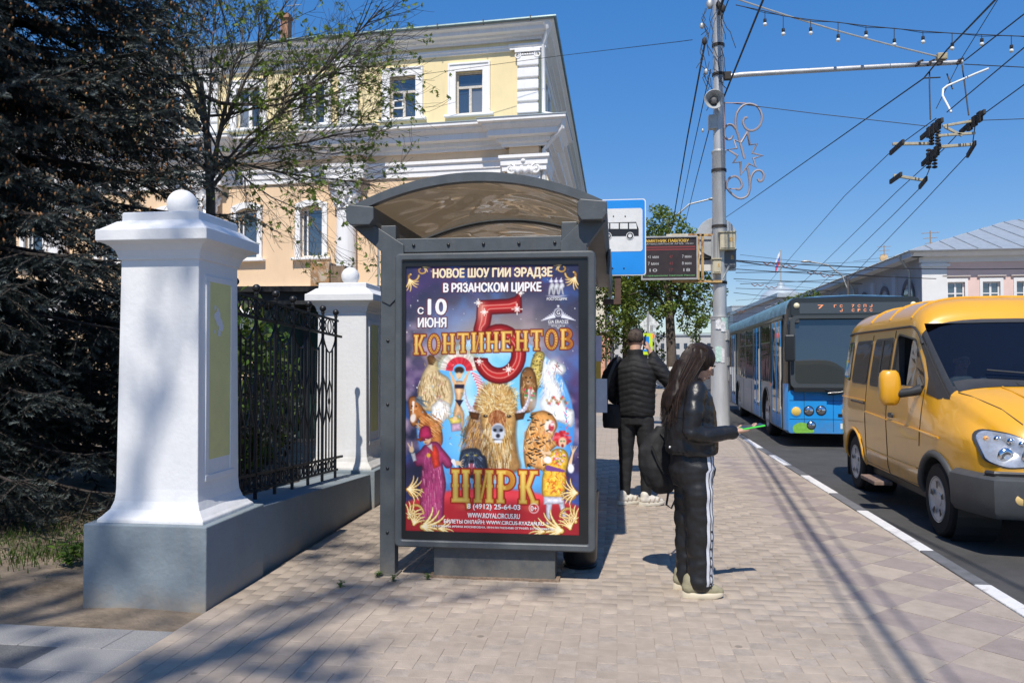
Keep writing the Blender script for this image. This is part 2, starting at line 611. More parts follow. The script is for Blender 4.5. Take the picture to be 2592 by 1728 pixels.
far.build('far_paving', paver_far_mat(), pav)

def paver_mesh(name, w, d, m, ch=.0018, th=.03):
    a, b = w / 2, d / 2
    v = [(-a, -b, -th), (a, -b, -th), (a, b, -th), (-a, b, -th), (-a, -b, -ch), (a, -b, -ch), (a, b, -ch), (-a, b, -ch),
         (-a + ch, -b + ch, 0), (a - ch, -b + ch, 0), (a - ch, b - ch, 0), (-a + ch, b - ch, 0)]
    f = [(0, 1, 5, 4), (1, 2, 6, 5), (2, 3, 7, 6), (3, 0, 4, 7), (4, 5, 9, 8), (5, 6, 10, 9), (6, 7, 11, 10), (7, 4, 8, 11), (8, 9, 10, 11)]
    return MB().add(v, f).mesh(name, m), v, f
PTAN = (.405, .335, .268)
def paver_mat(name, attr):
    if attr:
        m = attr_mat(name, 'tint', .9, .3, var=.13, scale=9, bump=.35, bscale=150)
    else:
        m = mat(name, PTAN, .9, var=.13, scale=9, bump=.35, bscale=150, rnd_obj=.05, spec=.3)
    # worn patches and stains with a shape of their own, in place on the ground
    t = m.node_tree
    b = t.nodes['Principled BSDF']
    src = b.inputs['Base Color'].links[0].from_socket
    ge = t.nodes.new('ShaderNodeNewGeometry')
    nz = t.nodes.new('ShaderNodeTexNoise'); nz.inputs['Scale'].default_value = .9; nz.inputs['Detail'].default_value = 5
    t.links.new(ge.outputs['Position'], nz.inputs['Vector'])
    mr = t.nodes.new('ShaderNodeMapRange')
    mr.inputs['From Min'].default_value = .35; mr.inputs['From Max'].default_value = .7
    mr.inputs['To Min'].default_value = 1.05; mr.inputs['To Max'].default_value = .86
    t.links.new(nz.outputs[0], mr.inputs[0])
    vo = t.nodes.new('ShaderNodeTexVoronoi'); vo.inputs['Scale'].default_value = 2.1
    t.links.new(ge.outputs['Position'], vo.inputs['Vector'])
    v2 = t.nodes.new('ShaderNodeMapRange')
    v2.inputs['From Min'].default_value = .035; v2.inputs['From Max'].default_value = .05
    v2.inputs['To Min'].default_value = .62; v2.inputs['To Max'].default_value = 1.0
    t.links.new(vo.outputs['Distance'], v2.inputs[0])
    ml = t.nodes.new('ShaderNodeMath'); ml.operation = 'MULTIPLY'
    t.links.new(mr.outputs[0], ml.inputs[0]); t.links.new(v2.outputs[0], ml.inputs[1])
    hs = t.nodes.new('ShaderNodeHueSaturation')
    t.links.new(src, hs.inputs['Color']); t.links.new(ml.outputs[0], hs.inputs['Value'])
    t.links.new(hs.outputs[0], b.inputs['Base Color'])
    return m
PM_O, PM_A = paver_mat('paver', False), paver_mat('paver_field', True)
J = .0022
me_x, vX, fX = paver_mesh('paver', .2 - J, .1 - J, PM_O)
me_y, vY, fY = paver_mesh('paver', .1 - J, .2 - J, PM_O)
def near(x, y, ry=6.2):
    u = (x * _rt[0] + y * _rt[1]) / max(x * _fw[0] + y * _fw[1], .01)
    return 3.25 < y < ry and abs(u) < .70
spots = []
# herringbone over the open pavement
U = .1
for i in range(-60, 60):
    for j in range(0, 180):
        k = (i - j) % 4
        if k == 0: x, y, o = (i + 1) * U, (j + .5) * U, 'x'
        elif k == 2: x, y, o = (i + .5) * U, (j + 1) * U, 'y'
        else: continue
        if -1.35 < x < 1.42 and 2.6 < y < PV_END - .1:
            spots.append((x, y, o))
# stretcher courses laid lengthwise along the fence
c = 0
xx = -2.41
while xx < -1.33:
    yy = 2.6 - (.1 if c % 2 else 0)
    while yy < PV_END - .1:
        spots.append((xx, yy, 'y')); yy += .2
    xx += .1; c += 1
vis = [s for s in spots if near(s[0], s[1], 99)]
vis.sort(key=lambda s: s[1] + .15 * abs(s[0]))
V = []; Fq = []; Cc = []
for n, (x, y, o) in enumerate(vis + [s for s in spots if not near(s[0], s[1], 99)]):
    dz = rnd.uniform(-.0008, .0004)
    tx, ty = rnd.uniform(-.002, .002), rnd.uniform(-.002, .002)
    if n < 300:
        ob = link_mesh('paver', me_x if o == 'x' else me_y, pav, (x, y, dz))
        ob.rotation_euler = (tx, ty, rnd.uniform(-.008, .008))
    else:
        vv = vX if o == 'x' else vY
        b0 = len(V)
        for q in vv: V.append((x + q[0], y + q[1], q[2] + dz + q[0] * -ty + q[1] * tx))
        Fq += [tuple(b0 + i for i in q) for q in (fX if o == 'x' else fY)]
        k = 1 + rnd.uniform(-.05, .05)
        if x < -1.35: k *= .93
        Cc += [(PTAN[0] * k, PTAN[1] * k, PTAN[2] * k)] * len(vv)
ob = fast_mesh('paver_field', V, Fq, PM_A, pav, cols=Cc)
ob['kind'] = 'stuff'

# the decorative band beside the kerb: square slabs laid on the diagonal, tan and mauve by turns
slab_c = [(.385, .32, .26), (.315, .258, .23)]
SL = .315
half = SL / math.sqrt(2)
slab_m = [mat('slab_tan', slab_c[0], .9, var=.14, scale=7, bump=.3, bscale=120, rnd_obj=.08, spec=.3),
          mat('slab_mauve', slab_c[1], .9, var=.14, scale=7, bump=.3, bscale=120, rnd_obj=.08, spec=.3)]
me_s = []
for k in range(2):
    d = half - .003
    v = [(0, -d, -.03), (d, 0, -.03), (0, d, -.03), (-d, 0, -.03), (0, -d, 0), (d, 0, 0), (0, d, 0), (-d, 0, 0)]
    f = [(0, 1, 5, 4), (1, 2, 6, 5), (2, 3, 7, 6), (3, 0, 4, 7), (4, 5, 6, 7)]
    me_s.append(MB().add(v, f).mesh('slab', slab_m[k]))
    # half slabs along the edges of the band
    me_s.append(MB().add([(0, -d, -.03), (0, d, -.03), (-d, 0, -.03), (0, -d, 0), (0, d, 0), (-d, 0, 0)], [(3, 4, 5), (0, 1, 4, 3), (1, 2, 5, 4), (2, 0, 3, 5)]).mesh('slab', slab_m[k]))
cols_x = [1.44 + half * i for i in range(5)]
cnt = 0
for ci, cx in enumerate(cols_x):
    y = 3.0 + (half if ci % 2 else 0)
    while y < 24:
        k = ci % 2
        if cx + half < 2.40:
            ob = link_mesh('slab', me_s[2 * k], pav, (cx, y, rnd.uniform(-.002, .001) - .001))
        else:
            ob = link_mesh('slab', me_s[2 * k + 1], pav, (2.375, y, -.001))
            if cx - 2.375 > .12 or True:
                ob.location.x = 2.375
        y += 2 * half
        cnt += 1
MB().box(1.42, 2.38, 2.6, PV_END, -.05, -.0045).build('slab_bed', mat('slab_bed', (.30, .245, .21), .95, var=.2, scale=9, bump=.3, bscale=90), pav)

# kerb stones, every other one painted white on top
kerb = empty('kerb', (2.455, 0, 0), kind='structure')
kgrey = mat('kerb_stone', (.145, .145, .15), .9, var=.25, scale=8, bump=.5, bscale=80, rnd_obj=.1)
kwhite = mat('kerb_paint', (.68, .665, .64), .8, var=.06, scale=10, bump=.35, bscale=70, col2=(.38, .36, .34), thr=(.55, .68))
edges = [-2.0, .4, 1.4, 3.1, 4.15, 5.82, 6.80, 8.50, 9.57, 10.97, 12.0, 13.2]
while edges[-1] < 60: edges += [edges[-1] + 1.05, edges[-1] + 2.55]
for k, (y0, y1) in enumerate(zip(edges[:-1], edges[1:])):
    white = k % 2 == 0
    n = 2 if y1 - y0 > 1.3 else 1
    for q in range(n):
        ya, yb_ = y0 + (y1 - y0) * q / n, y0 + (y1 - y0) * (q + 1) / n
        MB().box(-.072, .040, ya + .004, yb_ - .004, -.26, .008).build('kerb_stone', kwhite if white else kgrey, kerb, bevel=.008)
MB().box(-.07, .07, edges[-1], 400, -.2, .006).build('far_kerb', kgrey, kerb)

# strip of grey speckled slabs at the near left and a darker one let into it
gp = empty('park_path', (-3.0, 3.6, 0), kind='structure')
speck = mat('speckled_slab', (.245, .24, .235), .85, var=.35, scale=180, bump=.2, bscale=200, rnd_obj=.06)
speckd = mat('speckled_slab_dark', (.12, .12, .12), .85, var=.5, scale=180, bump=.2, bscale=200)
MB().box(-6, .55, -4, .66, -.06, -.014).build('path_bed', mat('path_bed', (.25, .25, .24), .9, var=.2, scale=20), gp)
for i in range(-8, 1):
    for j in range(-3, 2):
        x0 = .55 - (1 - i) * .48 + (.24 if j % 2 else 0)
        y0 = .66 - (2 - j) * .30
        x1 = min(x0 + .476, .548)
        if x1 - x0 < .05: continue
        dark = (i, j) in ((-1, 0), (-2, 0))
        MB().box(x0, x1, y0, y0 + .296, -.05, rnd.uniform(-.002, .002)).build('slab', speckd if dark else speck, gp, bevel=.003, seg=1)
# grey longitudinal dark band across the pavement far off
MB().box(-2.4, 2.3, 18.2, 21.8, -.05, .0035).build('asphalt_patch', mat('patch', (.30, .27, .24), .9, var=.2, scale=4), pav)
# ------------------------------------------------------------------ the yellow two-storey house behind the fence
def miter(pts):
    """outward (right-hand) mitred normals along an open path"""
    out = []
    n = len(pts)
    def nrm(a, b):
        dx, dy = b[0] - a[0], b[1] - a[1]; l = math.hypot(dx, dy); return (dy / l, -dx / l)
    for i in range(n):
        if i == 0: m = nrm(pts[0], pts[1])
        elif i == n - 1: m = nrm(pts[-2], pts[-1])
        else:
            a, b = nrm(pts[i - 1], pts[i]), nrm(pts[i], pts[i + 1])
            k = 1 + a[0] * b[0] + a[1] * b[1]
            m = ((a[0] + b[0]) / k, (a[1] + b[1]) / k)
        out.append((pts[i], m))
    return out

yb = empty('yellow_house', (-2.03, 25.95, 0), R(180 - 4.6), 'yellow and peach two-storey house with white cornices behind the fence', 'building')
Y_UP = mat('plaster_yellow', (.84, .70, .40), .9, var=.05, scale=1.2, bump=.12, bscale=30)
Y_LO = mat('plaster_peach', (.79, .575, .37), .9, var=.05, scale=1.2, bump=.12, bscale=30, col2=(.75, .555, .37), thr=(.6, .7))
TRIM = mat('white_trim', (.85, .84, .825), .75, var=.04, scale=3, bump=.08, bscale=40)
add_dirt(TRIM, (.50, .47, .42), -5, -4, .8, .22); add_dirt(Y_UP, (.62, .52, .33), -5, -4, .8, .25); add_dirt(Y_LO, (.62, .46, .31), -5, -4, .8, .25)
FRAME = mat('window_frame_white', (.78, .77, .74), .5, var=.05, scale=6)
OLDFR = mat('window_frame_old', (.58, .54, .48), .7, var=.25, scale=14)
PANE = glass_mat('window_pane', (.035, .05, .07), .04, ior=2.3)
PANE2 = glass_mat('window_pane_curtain', (.17, .19, .22), .10, ior=2.0)
SL_, SIDE, X0 = 26.0, 46.0, .45
def holed_wall(name, s0, s1, z0, z1, holes, m, parent, depth=.28, y0=0.0):
    """a wall front with real openings and reveals; holes are (s0, s1, z0, z1)"""
    xs = sorted({s0, s1, *[h[0] for h in holes], *[h[1] for h in holes]})
    zs = sorted({z0, z1, *[h[2] for h in holes], *[h[3] for h in holes]})
    b = MB()
    for i in range(len(xs) - 1):
        for j in range(len(zs) - 1):
            cx, cz = (xs[i] + xs[i + 1]) / 2, (zs[j] + zs[j + 1]) / 2
            if any(h[0] < cx < h[1] and h[2] < cz < h[3] for h in holes): continue
            b.add([(xs[i], y0, zs[j]), (xs[i + 1], y0, zs[j]), (xs[i + 1], y0, zs[j + 1]), (xs[i], y0, zs[j + 1])], [(3, 2, 1, 0)])
    for a, c_, d, e in holes:
        for q in (((a, d), (a, e)), ((a, e), (c_, e)), ((c_, e), (c_, d)), ((c_, d), (a, d))):
            (x0, zz0), (x1, zz1) = q
            b.add([(x0, y0, zz0), (x1, y0, zz1), (x1, y0 - depth, zz1), (x0, y0 - depth, zz0)], [(0, 1, 2, 3)])
    return b.build(name, m, parent, fix=False)

UPW = [2.79, 5.11, 8.41, 10.84, 14.0, 16.4, 19.6, 22.0]
WU, ZU0, ZU1 = .92, 9.66, 11.08
WL, ZL0, ZL1 = .82, 5.05, 6.72
LOW = [2.79, 5.11, 8.41, 10.86, 14.0, 16.4, 19.6, 22.0]
holed_wall('wall', X0, SL_, 9.2, 12.1, [(c - WU / 2, c + WU / 2, ZU0, ZU1) for c in UPW], Y_UP, yb)
holed_wall('wall', X0, SL_, 0, 8.6, [(c - WL / 2, c + WL / 2, ZL0, ZL1) for c in LOW] + [(c - .45, c + .45, 1.6, 3.1) for c in LOW], Y_LO, yb)
# street side, running straight away from the viewer
tx, ty = .0804, -.9968
def sd(s, z, o=0.0): return (X0 + tx * s - o * .9968, ty * s - o * .0804, z)
b = MB(); b.add([sd(0, 9.3), sd(SIDE, 9.3), sd(SIDE, 12.1), sd(0, 12.1)], [(0, 1, 2, 3)]); b.build('side_wall', Y_UP, yb, fix=False)
b = MB(); b.add([sd(0, 0), sd(SIDE, 0), sd(SIDE, 8.6), sd(0, 8.6)], [(0, 1, 2, 3)]); b.build('side_wall', Y_LO, yb, fix=False)
b = MB(); e0, e1 = sd(SIDE, 0), sd(SIDE, 12.1)
b.add([e0, (SL_, e0[1], 0), (SL_, e0[1], 12.1), e1, (SL_, 0, 0), (SL_, 0, 12.1)], [(0, 1, 2, 3), (1, 4, 5, 2)]); b.build('back_wall', Y_LO, yb, fix=False)
# side windows with white surrounds
for k in range(9):
    s = 3.2 + k * 4.6
    for z0_, z1_ in ((9.7, 11.1), (5.0, 6.8)):
        q = MB(); a, c_ = s - .75, s + .75
        for (s0, s1, za, zb) in ((a, a + .22, z0_, z1_ + .2), (c_ - .22, c_, z0_, z1_ + .2), (a, c_, z1_, z1_ + .25), (a - .1, c_ + .1, z0_ - .12, z0_)):
            v = [sd(s0, za), sd(s1, za), sd(s1, zb), sd(s0, zb), sd(s0, za, .08), sd(s1, za, .08), sd(s1, zb, .08), sd(s0, zb, .08)]
            q.add(v, [(0, 1, 2, 3), (4, 5, 6, 7), (0, 1, 5, 4), (1, 2, 6, 5), (2, 3, 7, 6), (3, 0, 4, 7)])
        w = q.build('window', TRIM, yb)
        MB().add([sd(a + .2, z0_, .01), sd(c_ - .2, z0_, .01), sd(c_ - .2, z1_, .01), sd(a + .2, z1_, .01)], [(0, 1, 2, 3)]).build('pane', PANE, w)

def cpath(breaks, y=0.0, start=SL_):
    """path along the facade with forward breaks (s0, s1, depth), then round the corner down the street"""
    pts = [(start, y)]
    for s0, s1, d in sorted(breaks, key=lambda q: -q[0]):
        if s1 < start:
            pts += [(s1, y), (s1, y + d)]
        if s0 > -.5:
            pts += [(s0, y + d), (s0, y)]
    last = [q for q in breaks if q[0] <= -.5]
    if last:
        d = last[0][2]
        pts += [(X0 - d, d), ]
        k0 = sd(1.4, 0, d); pts.append((k0[0], k0[1])); k1 = sd(1.4, 0, 0); pts.append((k1[0], k1[1]))
    else:
        pts.append((X0, y))
    k = sd(SIDE, 0)
    pts.append((k[0], k[1]))
    return miter(pts)
BR = [(6.45, 7.65, .32), (11.75, 12.95, .32), (17.8, 19.0, .32), (-1, 1.55, .22)]
# main cornice above the ground floor
prof = [(0, 8.40), (.10, 8.41), (.10, 8.50), (.22, 8.53), (.22, 8.66), (.46, 8.69), (.46, 8.87), (.54, 8.91), (.62, 9.0), (.62, 9.05), (.74, 9.09), (.74, 9.19), (.70, 9.20), (0, 9.38)]
b = MB(); b.sweep(prof, cpath(BR)); b.build('cornice', TRIM, yb, smooth=30)
tin = mat('tin_flashing', (.42, .47, .48), .45, metal=.6, var=.15, scale=4)
b = MB(); b.sweep([(.70, 9.195), (.765, 9.185), (.765, 9.21), (0, 9.405), (0, 9.385)], cpath(BR)); b.build('cornice_flashing', tin, yb)
# frieze band
prof = [(0, 7.60), (.07, 7.62), (.07, 7.76), (.11, 7.80), (.11, 7.97), (.17, 8.02), (.17, 8.12), (0, 8.14)]
b = MB(); b.sweep(prof, cpath(BR)); b.build('frieze_band', TRIM, yb, smooth=30)
# thin band below the eaves
BRU = [(6.55, 7.55, .14), (11.85, 12.85, .14), (17.9, 18.9, .14)]
prof = [(0, 11.62), (.05, 11.63), (.05, 11.70), (.08, 11.73), (.08, 11.80), (0, 11.81)]
b = MB(); b.sweep(prof, cpath([(.25, 1.35, .08)] + BRU)); b.build('upper_band', TRIM, yb, smooth=30)
# eaves cornice
prof = [(0, 11.93), (.09, 11.94), (.09, 12.03), (.22, 12.05), (.22, 12.13), (.40, 12.15), (.40, 12.26), (.48, 12.29), (.53, 12.32), (.53, 12.385), (0, 12.385)]
b = MB(); b.sweep(prof, cpath([])); b.build('eaves_cornice', TRIM, yb, smooth=30)
roofm = mat('roof_tin_teal', (.16, .22, .225), .45, metal=.5, var=.2, scale=3)
b = MB(); b.sweep([(.48, 12.395), (.60, 12.37), (.62, 12.42), (.60, 12.47), (.52, 12.49), (0, 12.65), (0, 12.40)], cpath([])); b.build('gutter', roofm, yb)
for k in range(12):
    s = .6 + k * 1.55
    MB().box(s, s + .035, .5, .635, 12.36, 12.50).build('gutter_strap', mat('strap', (.08, .09, .09), .6), yb)
b = MB()
e = sd(SIDE, 0, .2)
b.add([(SL_, .5, 12.48), (X0 - .5, .5, 12.48), (e[0], e[1], 12.48), (SL_, e[1], 12.48), (6.5, -6.5, 14.6), (SL_, -6.5, 14.6), (9.0, -36, 14.6), (SL_, -36, 14.6)],
      [(0, 1, 4, 5), (1, 2, 6, 4), (2, 3, 7, 6), (4, 6, 7, 5)])
b.build('roof', roofm, yb)
ch = MB().box(10.2, 10.5, -1.9, -1.6, 12.9, 14.4); ch.box(10.14, 10.56, -1.96, -1.54, 14.2, 14.3); ch.build('chimney', mat('brick_red', (.38, .20, .12), .9, var=.3, scale=20), yb)
b = MB(); b.tube([(9.6, -.9, 12.8), (9.6, -.9, 15.0)], .025, 6); b.tube([(9.2, -.9, 14.6), (10.0, -.9, 14.6)], .015, 6); b.tube([(9.3, -.9, 14.3), (9.9, -.9, 14.3)], .015, 6); b.build('aerial', mat('aerial_steel', (.3, .3, .3), .5, metal=.8), yb)

# upper pilasters: blocks with joints, scroll capital
def volute(b, c, r, turns=1.6, th=.05, y=0.0, flip=1):
    pts = []
    n = 26
    for i in range(n + 1):
        a = i / n * turns * 2 * PI
        rr = r * (1 - .8 * i / n)
        pts.append((c[0] + flip * rr * math.cos(a + PI / 2), c[1] + y, c[2] + rr * math.sin(a + PI / 2)))
    b.tube(pts, [th * (1 - .4 * i / n) for i in range(n + 1)], 6)
for c_ in (.80, 7.05, 12.35, 18.4):
    p_ = MB().box(c_ - .32, c_ + .33, -.02, .07, 9.3, 11.5).build('pilaster', TRIM, yb)
    nb = 5
    for k in range(nb):
        z0_ = 9.5 + k * .39
        MB().box(c_ - .36, c_ + .36, .07, .14, z0_ + .02, z0_ + .335).build('pilaster_block', TRIM, p_, bevel=.03)
    b = MB().box(c_ - .42, c_ + .42, -.02, .18, 11.52, 11.62)
    for f_ in (-1, 1): volute(b, (c_ + f_ * .33, .13, 11.43), .12, th=.032, flip=f_)
    for k in range(5): b.sphere((c_ - .16 + k * .08, .12, 11.44), .045, 8, 6)
    b.build('capital', TRIM, p_, smooth=50)
# lower columns with leafy capitals
def capital(b, c, z0, z1, r):
    h = z1 - z0
    b.lathe([(r, z0), (r * 1.12, z0 + .03), (r * 1.0, z0 + .07), (r * 1.05, z0 + .3 * h), (r * 1.3, z0 + .7 * h), (r * 1.6, z0 + .88 * h)], 16, (c[0], c[1], 0))
    for row, (zz, rr, n, s) in enumerate(((.22, 1.12, 8, .30), (.48, 1.28, 8, .30))):
        for k in range(n):
            a = 2 * PI * (k + .5 * row) / n
            x, y = c[0] + math.cos(a) * r * rr, c[1] + math.sin(a) * r * rr
            b.sphere((x, y, z0 + h * zz), r * s, 8, 6, (1, 1, 1.5))
            b.sphere((c[0] + math.cos(a) * r * (rr + .22), c[1] + math.sin(a) * r * (rr + .22), z0 + h * (zz + .13)), r * .17, 7, 5)
    for k in range(4):
        a = PI / 4 + k * PI / 2
        x, y = c[0] + math.cos(a) * r * 1.55, c[1] + math.sin(a) * r * 1.55
        volute(b, (x, y, z0 + h * .78), r * .42, th=r * .12, flip=1 if math.cos(a) > 0 else -1)
        b.sphere((x, y, z0 + h * .78), r * .22, 8, 6)
    b.box(c[0] - r * 1.6, c[0] + r * 1.6, c[1] - r * 1.6, c[1] + r * 1.6, z0 + h * .9, z1)
for c_ in (7.05, 12.35, 18.4):
    col_ = MB().lathe([(.42, 0), (.42, .3), (.36, .5), (.35, 1.2), (.345, 4.0), (.31, 6.6)], 24, (c_, .22, 0)).build('column', TRIM, yb, smooth=40)
    b = MB(); capital(b, (c_, .22), 6.58, 7.58, .32); b.build('capital', TRIM, col_, smooth=50)
    b = MB().box(c_ - .5, c_ + .5, .004, .30, 8.14, 8.40); b.build('column_block', Y_LO, yb)
p_ = MB().box(.46, 1.45, -.02, .16, 0, 7.35).build('corner_pilaster', Y_LO, yb)
b = MB().box(.48, 1.40, .1, .28, 0, 7.3); b.build('pilaster_shaft', TRIM, p_)
b = MB().box(.30, 1.52, -.02, .26, 7.98, 8.12)
for f_ in (-1, 1):
    volute(b, (.91 + f_ * .42, .30, 7.66), .17, th=.05, flip=f_)
    b.sphere((.91 + f_ * .42, .28, 7.66), .07, 8, 6)
for k in range(6): b.sphere((.62 + k * .117, .28, 7.62 + .04 * (k % 2)), .085, 8, 6, (1, 1, 1.5))
b.sphere((.91, .30, 7.92), .09, 8, 6)
b.box(.38, 1.44, -.02, .22, 7.35, 7.98)
b.build('capital', TRIM, p_, smooth=50)
MB().box(.42, 1.40, .004, .20, 8.14, 8.40).build('column_block', Y_LO, yb)

# windows
def window_upper(c, kind):
    a0, a1 = c - WU / 2, c + WU / 2
    w = MB()
    w.box(a0 - .20, a0, -.05, .07, ZU0, ZU1 + .22); w.box(a1, a1 + .20, -.05, .07, ZU0, ZU1 + .22); w.box(a0, a1, -.05, .07, ZU1, ZU1 + .22)
    w.box(a0 - .26, a0 - .20, -.05, .10, ZU0, ZU1 + .28); w.box(a1 + .20, a1 + .26, -.05, .10, ZU0, ZU1 + .28); w.box(a0 - .20, a1 + .20, -.05, .10, ZU1 + .22, ZU1 + .28)
    o = w.build('window', TRIM, yb)
    MB().box(a0 - .38, a1 + .38, -.05, .18, ZU0 - .11, ZU0 - .03).build('sill', TRIM, o, bevel=.015)
    fm = OLDFR if kind == 'old' else FRAME
    f = MB()
    f.box(a0, a0 + .06, -.2, -.12, ZU0, ZU1); f.box(a1 - .06, a1, -.2, -.12, ZU0, ZU1)
    f.box(a0 + .06, a1 - .06, -.2, -.12, ZU0, ZU0 + .07); f.box(a0 + .06, a1 - .06, -.2, -.12, ZU1 - .06, ZU1)
    zm = ZU1 - .50
    if kind == 'old':
        f.box(a0 + .06, a1 - .06, -.2, -.11, zm - .04, zm + .04)
        f.box(c - .045, c + .045, -.2, -.115, ZU0 + .07, zm - .04)
        f.build('frame', fm, o)
        MB().box(a0 + .05, a1 - .05, -.19, -.17, zm, ZU1 - .03).build('pane', PANE, o)
        MB().box(a0 + .05, c, -.19, -.17, ZU0 + .05, zm).build('pane', PANE2 if rnd.random() < .5 else PANE, o)
        MB().box(c, a1 - .05, -.19, -.17, ZU0 + .05, zm).build('pane', PANE, o)
    else:
        f.box(c - .06, c + .06, -.2, -.11, ZU0 + .07, ZU1 - .06)
        f.build('frame', fm, o)
        MB().box(a0 + .05, c, -.19, -.17, ZU0 + .05, ZU1 - .03).build('pane', PANE, o)
        MB().box(c, a1 - .05, -.19, -.17, ZU0 + .05, ZU1 - .03).build('pane', PANE2, o)
    return o
for i, c_ in enumerate(UPW):
    o = window_upper(c_, 'old' if i < 2 else 'new')
    if i == 1:   # small vent leaf left open
        q = MB(); q.box(c_ - .40 + .42, c_ + .40, -.13, -.09, 10.28, 10.33); q.box(c_ + .02, c_ + .07, -.13, -.09, 10.05, 10.33); q.box(c_ + .35, c_ + .40, -.13, -.09, 10.05, 10.33); q.box(c_ + .02, c_ + .40, -.13, -.09, 10.02, 10.07)
        q.build('vent_leaf', FRAME, o)
def window_lower(c):
    a0, a1 = c - WL / 2, c + WL / 2
    def arch(r_in, r_out, y0, y1):
        q = MB(); n = 10
        pin, pout = [], []
        h = .12
        for k in range(n + 1):
            t = k / n
            pin.append((a0 + (a1 - a0) * t, ZL1 + h * math.sin(PI * t) * 1.0 - .02))
            pout.append((a0 - r_out + (a1 - a0 + 2 * r_out) * t, ZL1 + .16 + (h + .03) * math.sin(PI * t)))
        for k in range(n):
            (x0, z0_), (x1, z1_) = pin[k], pin[k + 1]; (X0, Z0), (X1, Z1) = pout[k], pout[k + 1]
            q.add([(x0, y0, z0_), (x1, y0, z1_), (X1, y0, Z1), (X0, y0, Z0), (x0, y1, z0_), (x1, y1, z1_), (X1, y1, Z1), (X0, y1, Z0)],
                  [(0, 1, 2, 3), (7, 6, 5, 4), (0, 4, 5, 1), (2, 6, 7, 3)])
        return q
    w = arch(0, .19, -.05, .09)
    w.box(a0 - .19, a0, -.05, .09, ZL0, ZL1 + .14); w.box(a1, a1 + .19, -.05, .09, ZL0, ZL1 + .14)
    o = w.build('window', TRIM, yb)
    MB().box(a0 - .3, a1 + .3, -.05, .2, ZL0 - .11, ZL0 - .03).build('sill', TRIM, o, bevel=.015)
    f = MB()
    f.box(a0, a0 + .07, -.2, -.12, ZL0, ZL1); f.box(a1 - .05, a1, -.2, -.12, ZL0, ZL1); f.box(a0, a1, -.2, -.12, ZL0, ZL0 + .06); f.box(a0, a1, -.2, -.12, ZL1 - .05, ZL1)
    f.box(a1 - .22, a1 - .17, -.2, -.115, ZL0, ZL1)
    f.build('frame', FRAME, o)
    MB().box(a0 + .03, a1 - .03, -.19, -.17, ZL0, ZL1).build('pane', PANE, o)
for c_ in LOW: window_lower(c_)
for c_ in LOW:
    o = MB().box(c_ - .55, c_ + .55, -.02, .06, 3.1, 3.3).build('lower_window', TRIM, yb)
    MB().box(c_ - .44, c_ + .44, -.2, -.16, 1.6, 3.1).build('pane', PANE, o)
# moulded plinth band and rain pipe at the corner
b = MB(); b.sweep([(0, 3.55), (.08, 3.58), (.08, 3.75), (.16, 3.85), (.16, 3.95), (0, 3.98)], cpath([])); b.build('sill_band', TRIM, yb)
b = MB(); b.tube([(.10, .38, 12.35), (.10, .34, 12.1), (.28, .1, 11.75), (.28, .1, 9.5), (-.45, .75, 9.15), (-.45, .75, 8.8), (.26, .12, 8.3), (.26, .12, 4)], .07, 8)
b.lathe([(.07, 12.1), (.15, 12.28), (.16, 12.36)], 10, (.10, .38, 0))
b.build('rain_pipe', TRIM, yb, smooth=50)
# ------------------------------------------------------------------ fence: pillars, low wall, iron panel
PW = mat('pillar_white', (.74, .74, .735), .8, var=.035, scale=2.2, bump=.14, bscale=26)
PG = mat('plinth_grey', (.205, .245, .27), .85, var=.10, scale=3, bump=.22, bscale=30, col2=(.33, .32, .29), thr=(.66, .8))
add_dirt(PW, (.42, .40, .36), .46, .58, .55, .10); add_dirt(PG, (.30, .26, .21), -.02, .17, .85, .18)
PY_ = mat('panel_yellow', (.72, .67, .29), .8, var=.07, scale=5, bump=.1, bscale=40)
def fence_pillar(loc, label):
    t = empty('fence_pillar', loc, 0, label, 'pillar', 'white pillars of the fence')
    b = MB(); b.box(-.405, .405, -.405, .405, -.05, .50)
    b.build('plinth', PG, t, bevel=.008)
    sh = MB(); sh.square_lathe([(.355, .496), (.352, .520), (.335, .535), (.300, .575), (.283, .625), (.279, .66), (.276, .70), (.264, 2.10), (.264, 2.165)])
    sh.build('shaft', PW, t, bevel=.006)
    cp = MB(); cp.square_lathe([(.262, 2.150), (.276, 2.155), (.278, 2.175), (.290, 2.21), (.320, 2.245), (.360, 2.262), (.372, 2.266), (.372, 2.335), (.358, 2.340), (.325, 2.365), (.285, 2.398), (.262, 2.404), (.262, 2.455), (.255, 2.462)])
    cp.build('cap', PW, t, bevel=.004)
    MB().lathe([(.05, 2.45), (.05, 2.475)], 20).sphere((0, 0, 2.555), .098, 32, 20).build('ball', PW, t, smooth=60)
    for (nx_, ny_) in ((1, 0), (-1, 0)):
        # framed yellow panel let into each side face
        x = nx_ * .2705
        fr = MB()
        def pb(y0, y1, z0, z1, d0, d1): fr.box(min(nx_ * d0, nx_ * d1), max(nx_ * d0, nx_ * d1), y0, y1, z0, z1)
        pb(-.19, .19, 2.02, 2.06, .255, .276); pb(-.19, .19, .74, .78, .255, .284)
        pb(-.19, -.145, .78, 2.02, .255, .281); pb(.145, .19, .78, 2.02, .255, .281)
        o = fr.build('panel_frame', PW, t, bevel=.004)
        pn = MB(); pn.box(min(nx_ * .25, nx_ * .2745), max(nx_ * .25, nx_ * .2745), -.146, .146, .778, 2.022); pn.build('panel', PY_, o)
    return t
fp1 = fence_pillar((-2.88, 5.05, 0), 'white fence pillar with ball top in the foreground at left')
fp2 = fence_pillar((-2.88, 8.49, -.13), 'white fence pillar with ball top beside the bus shelter')
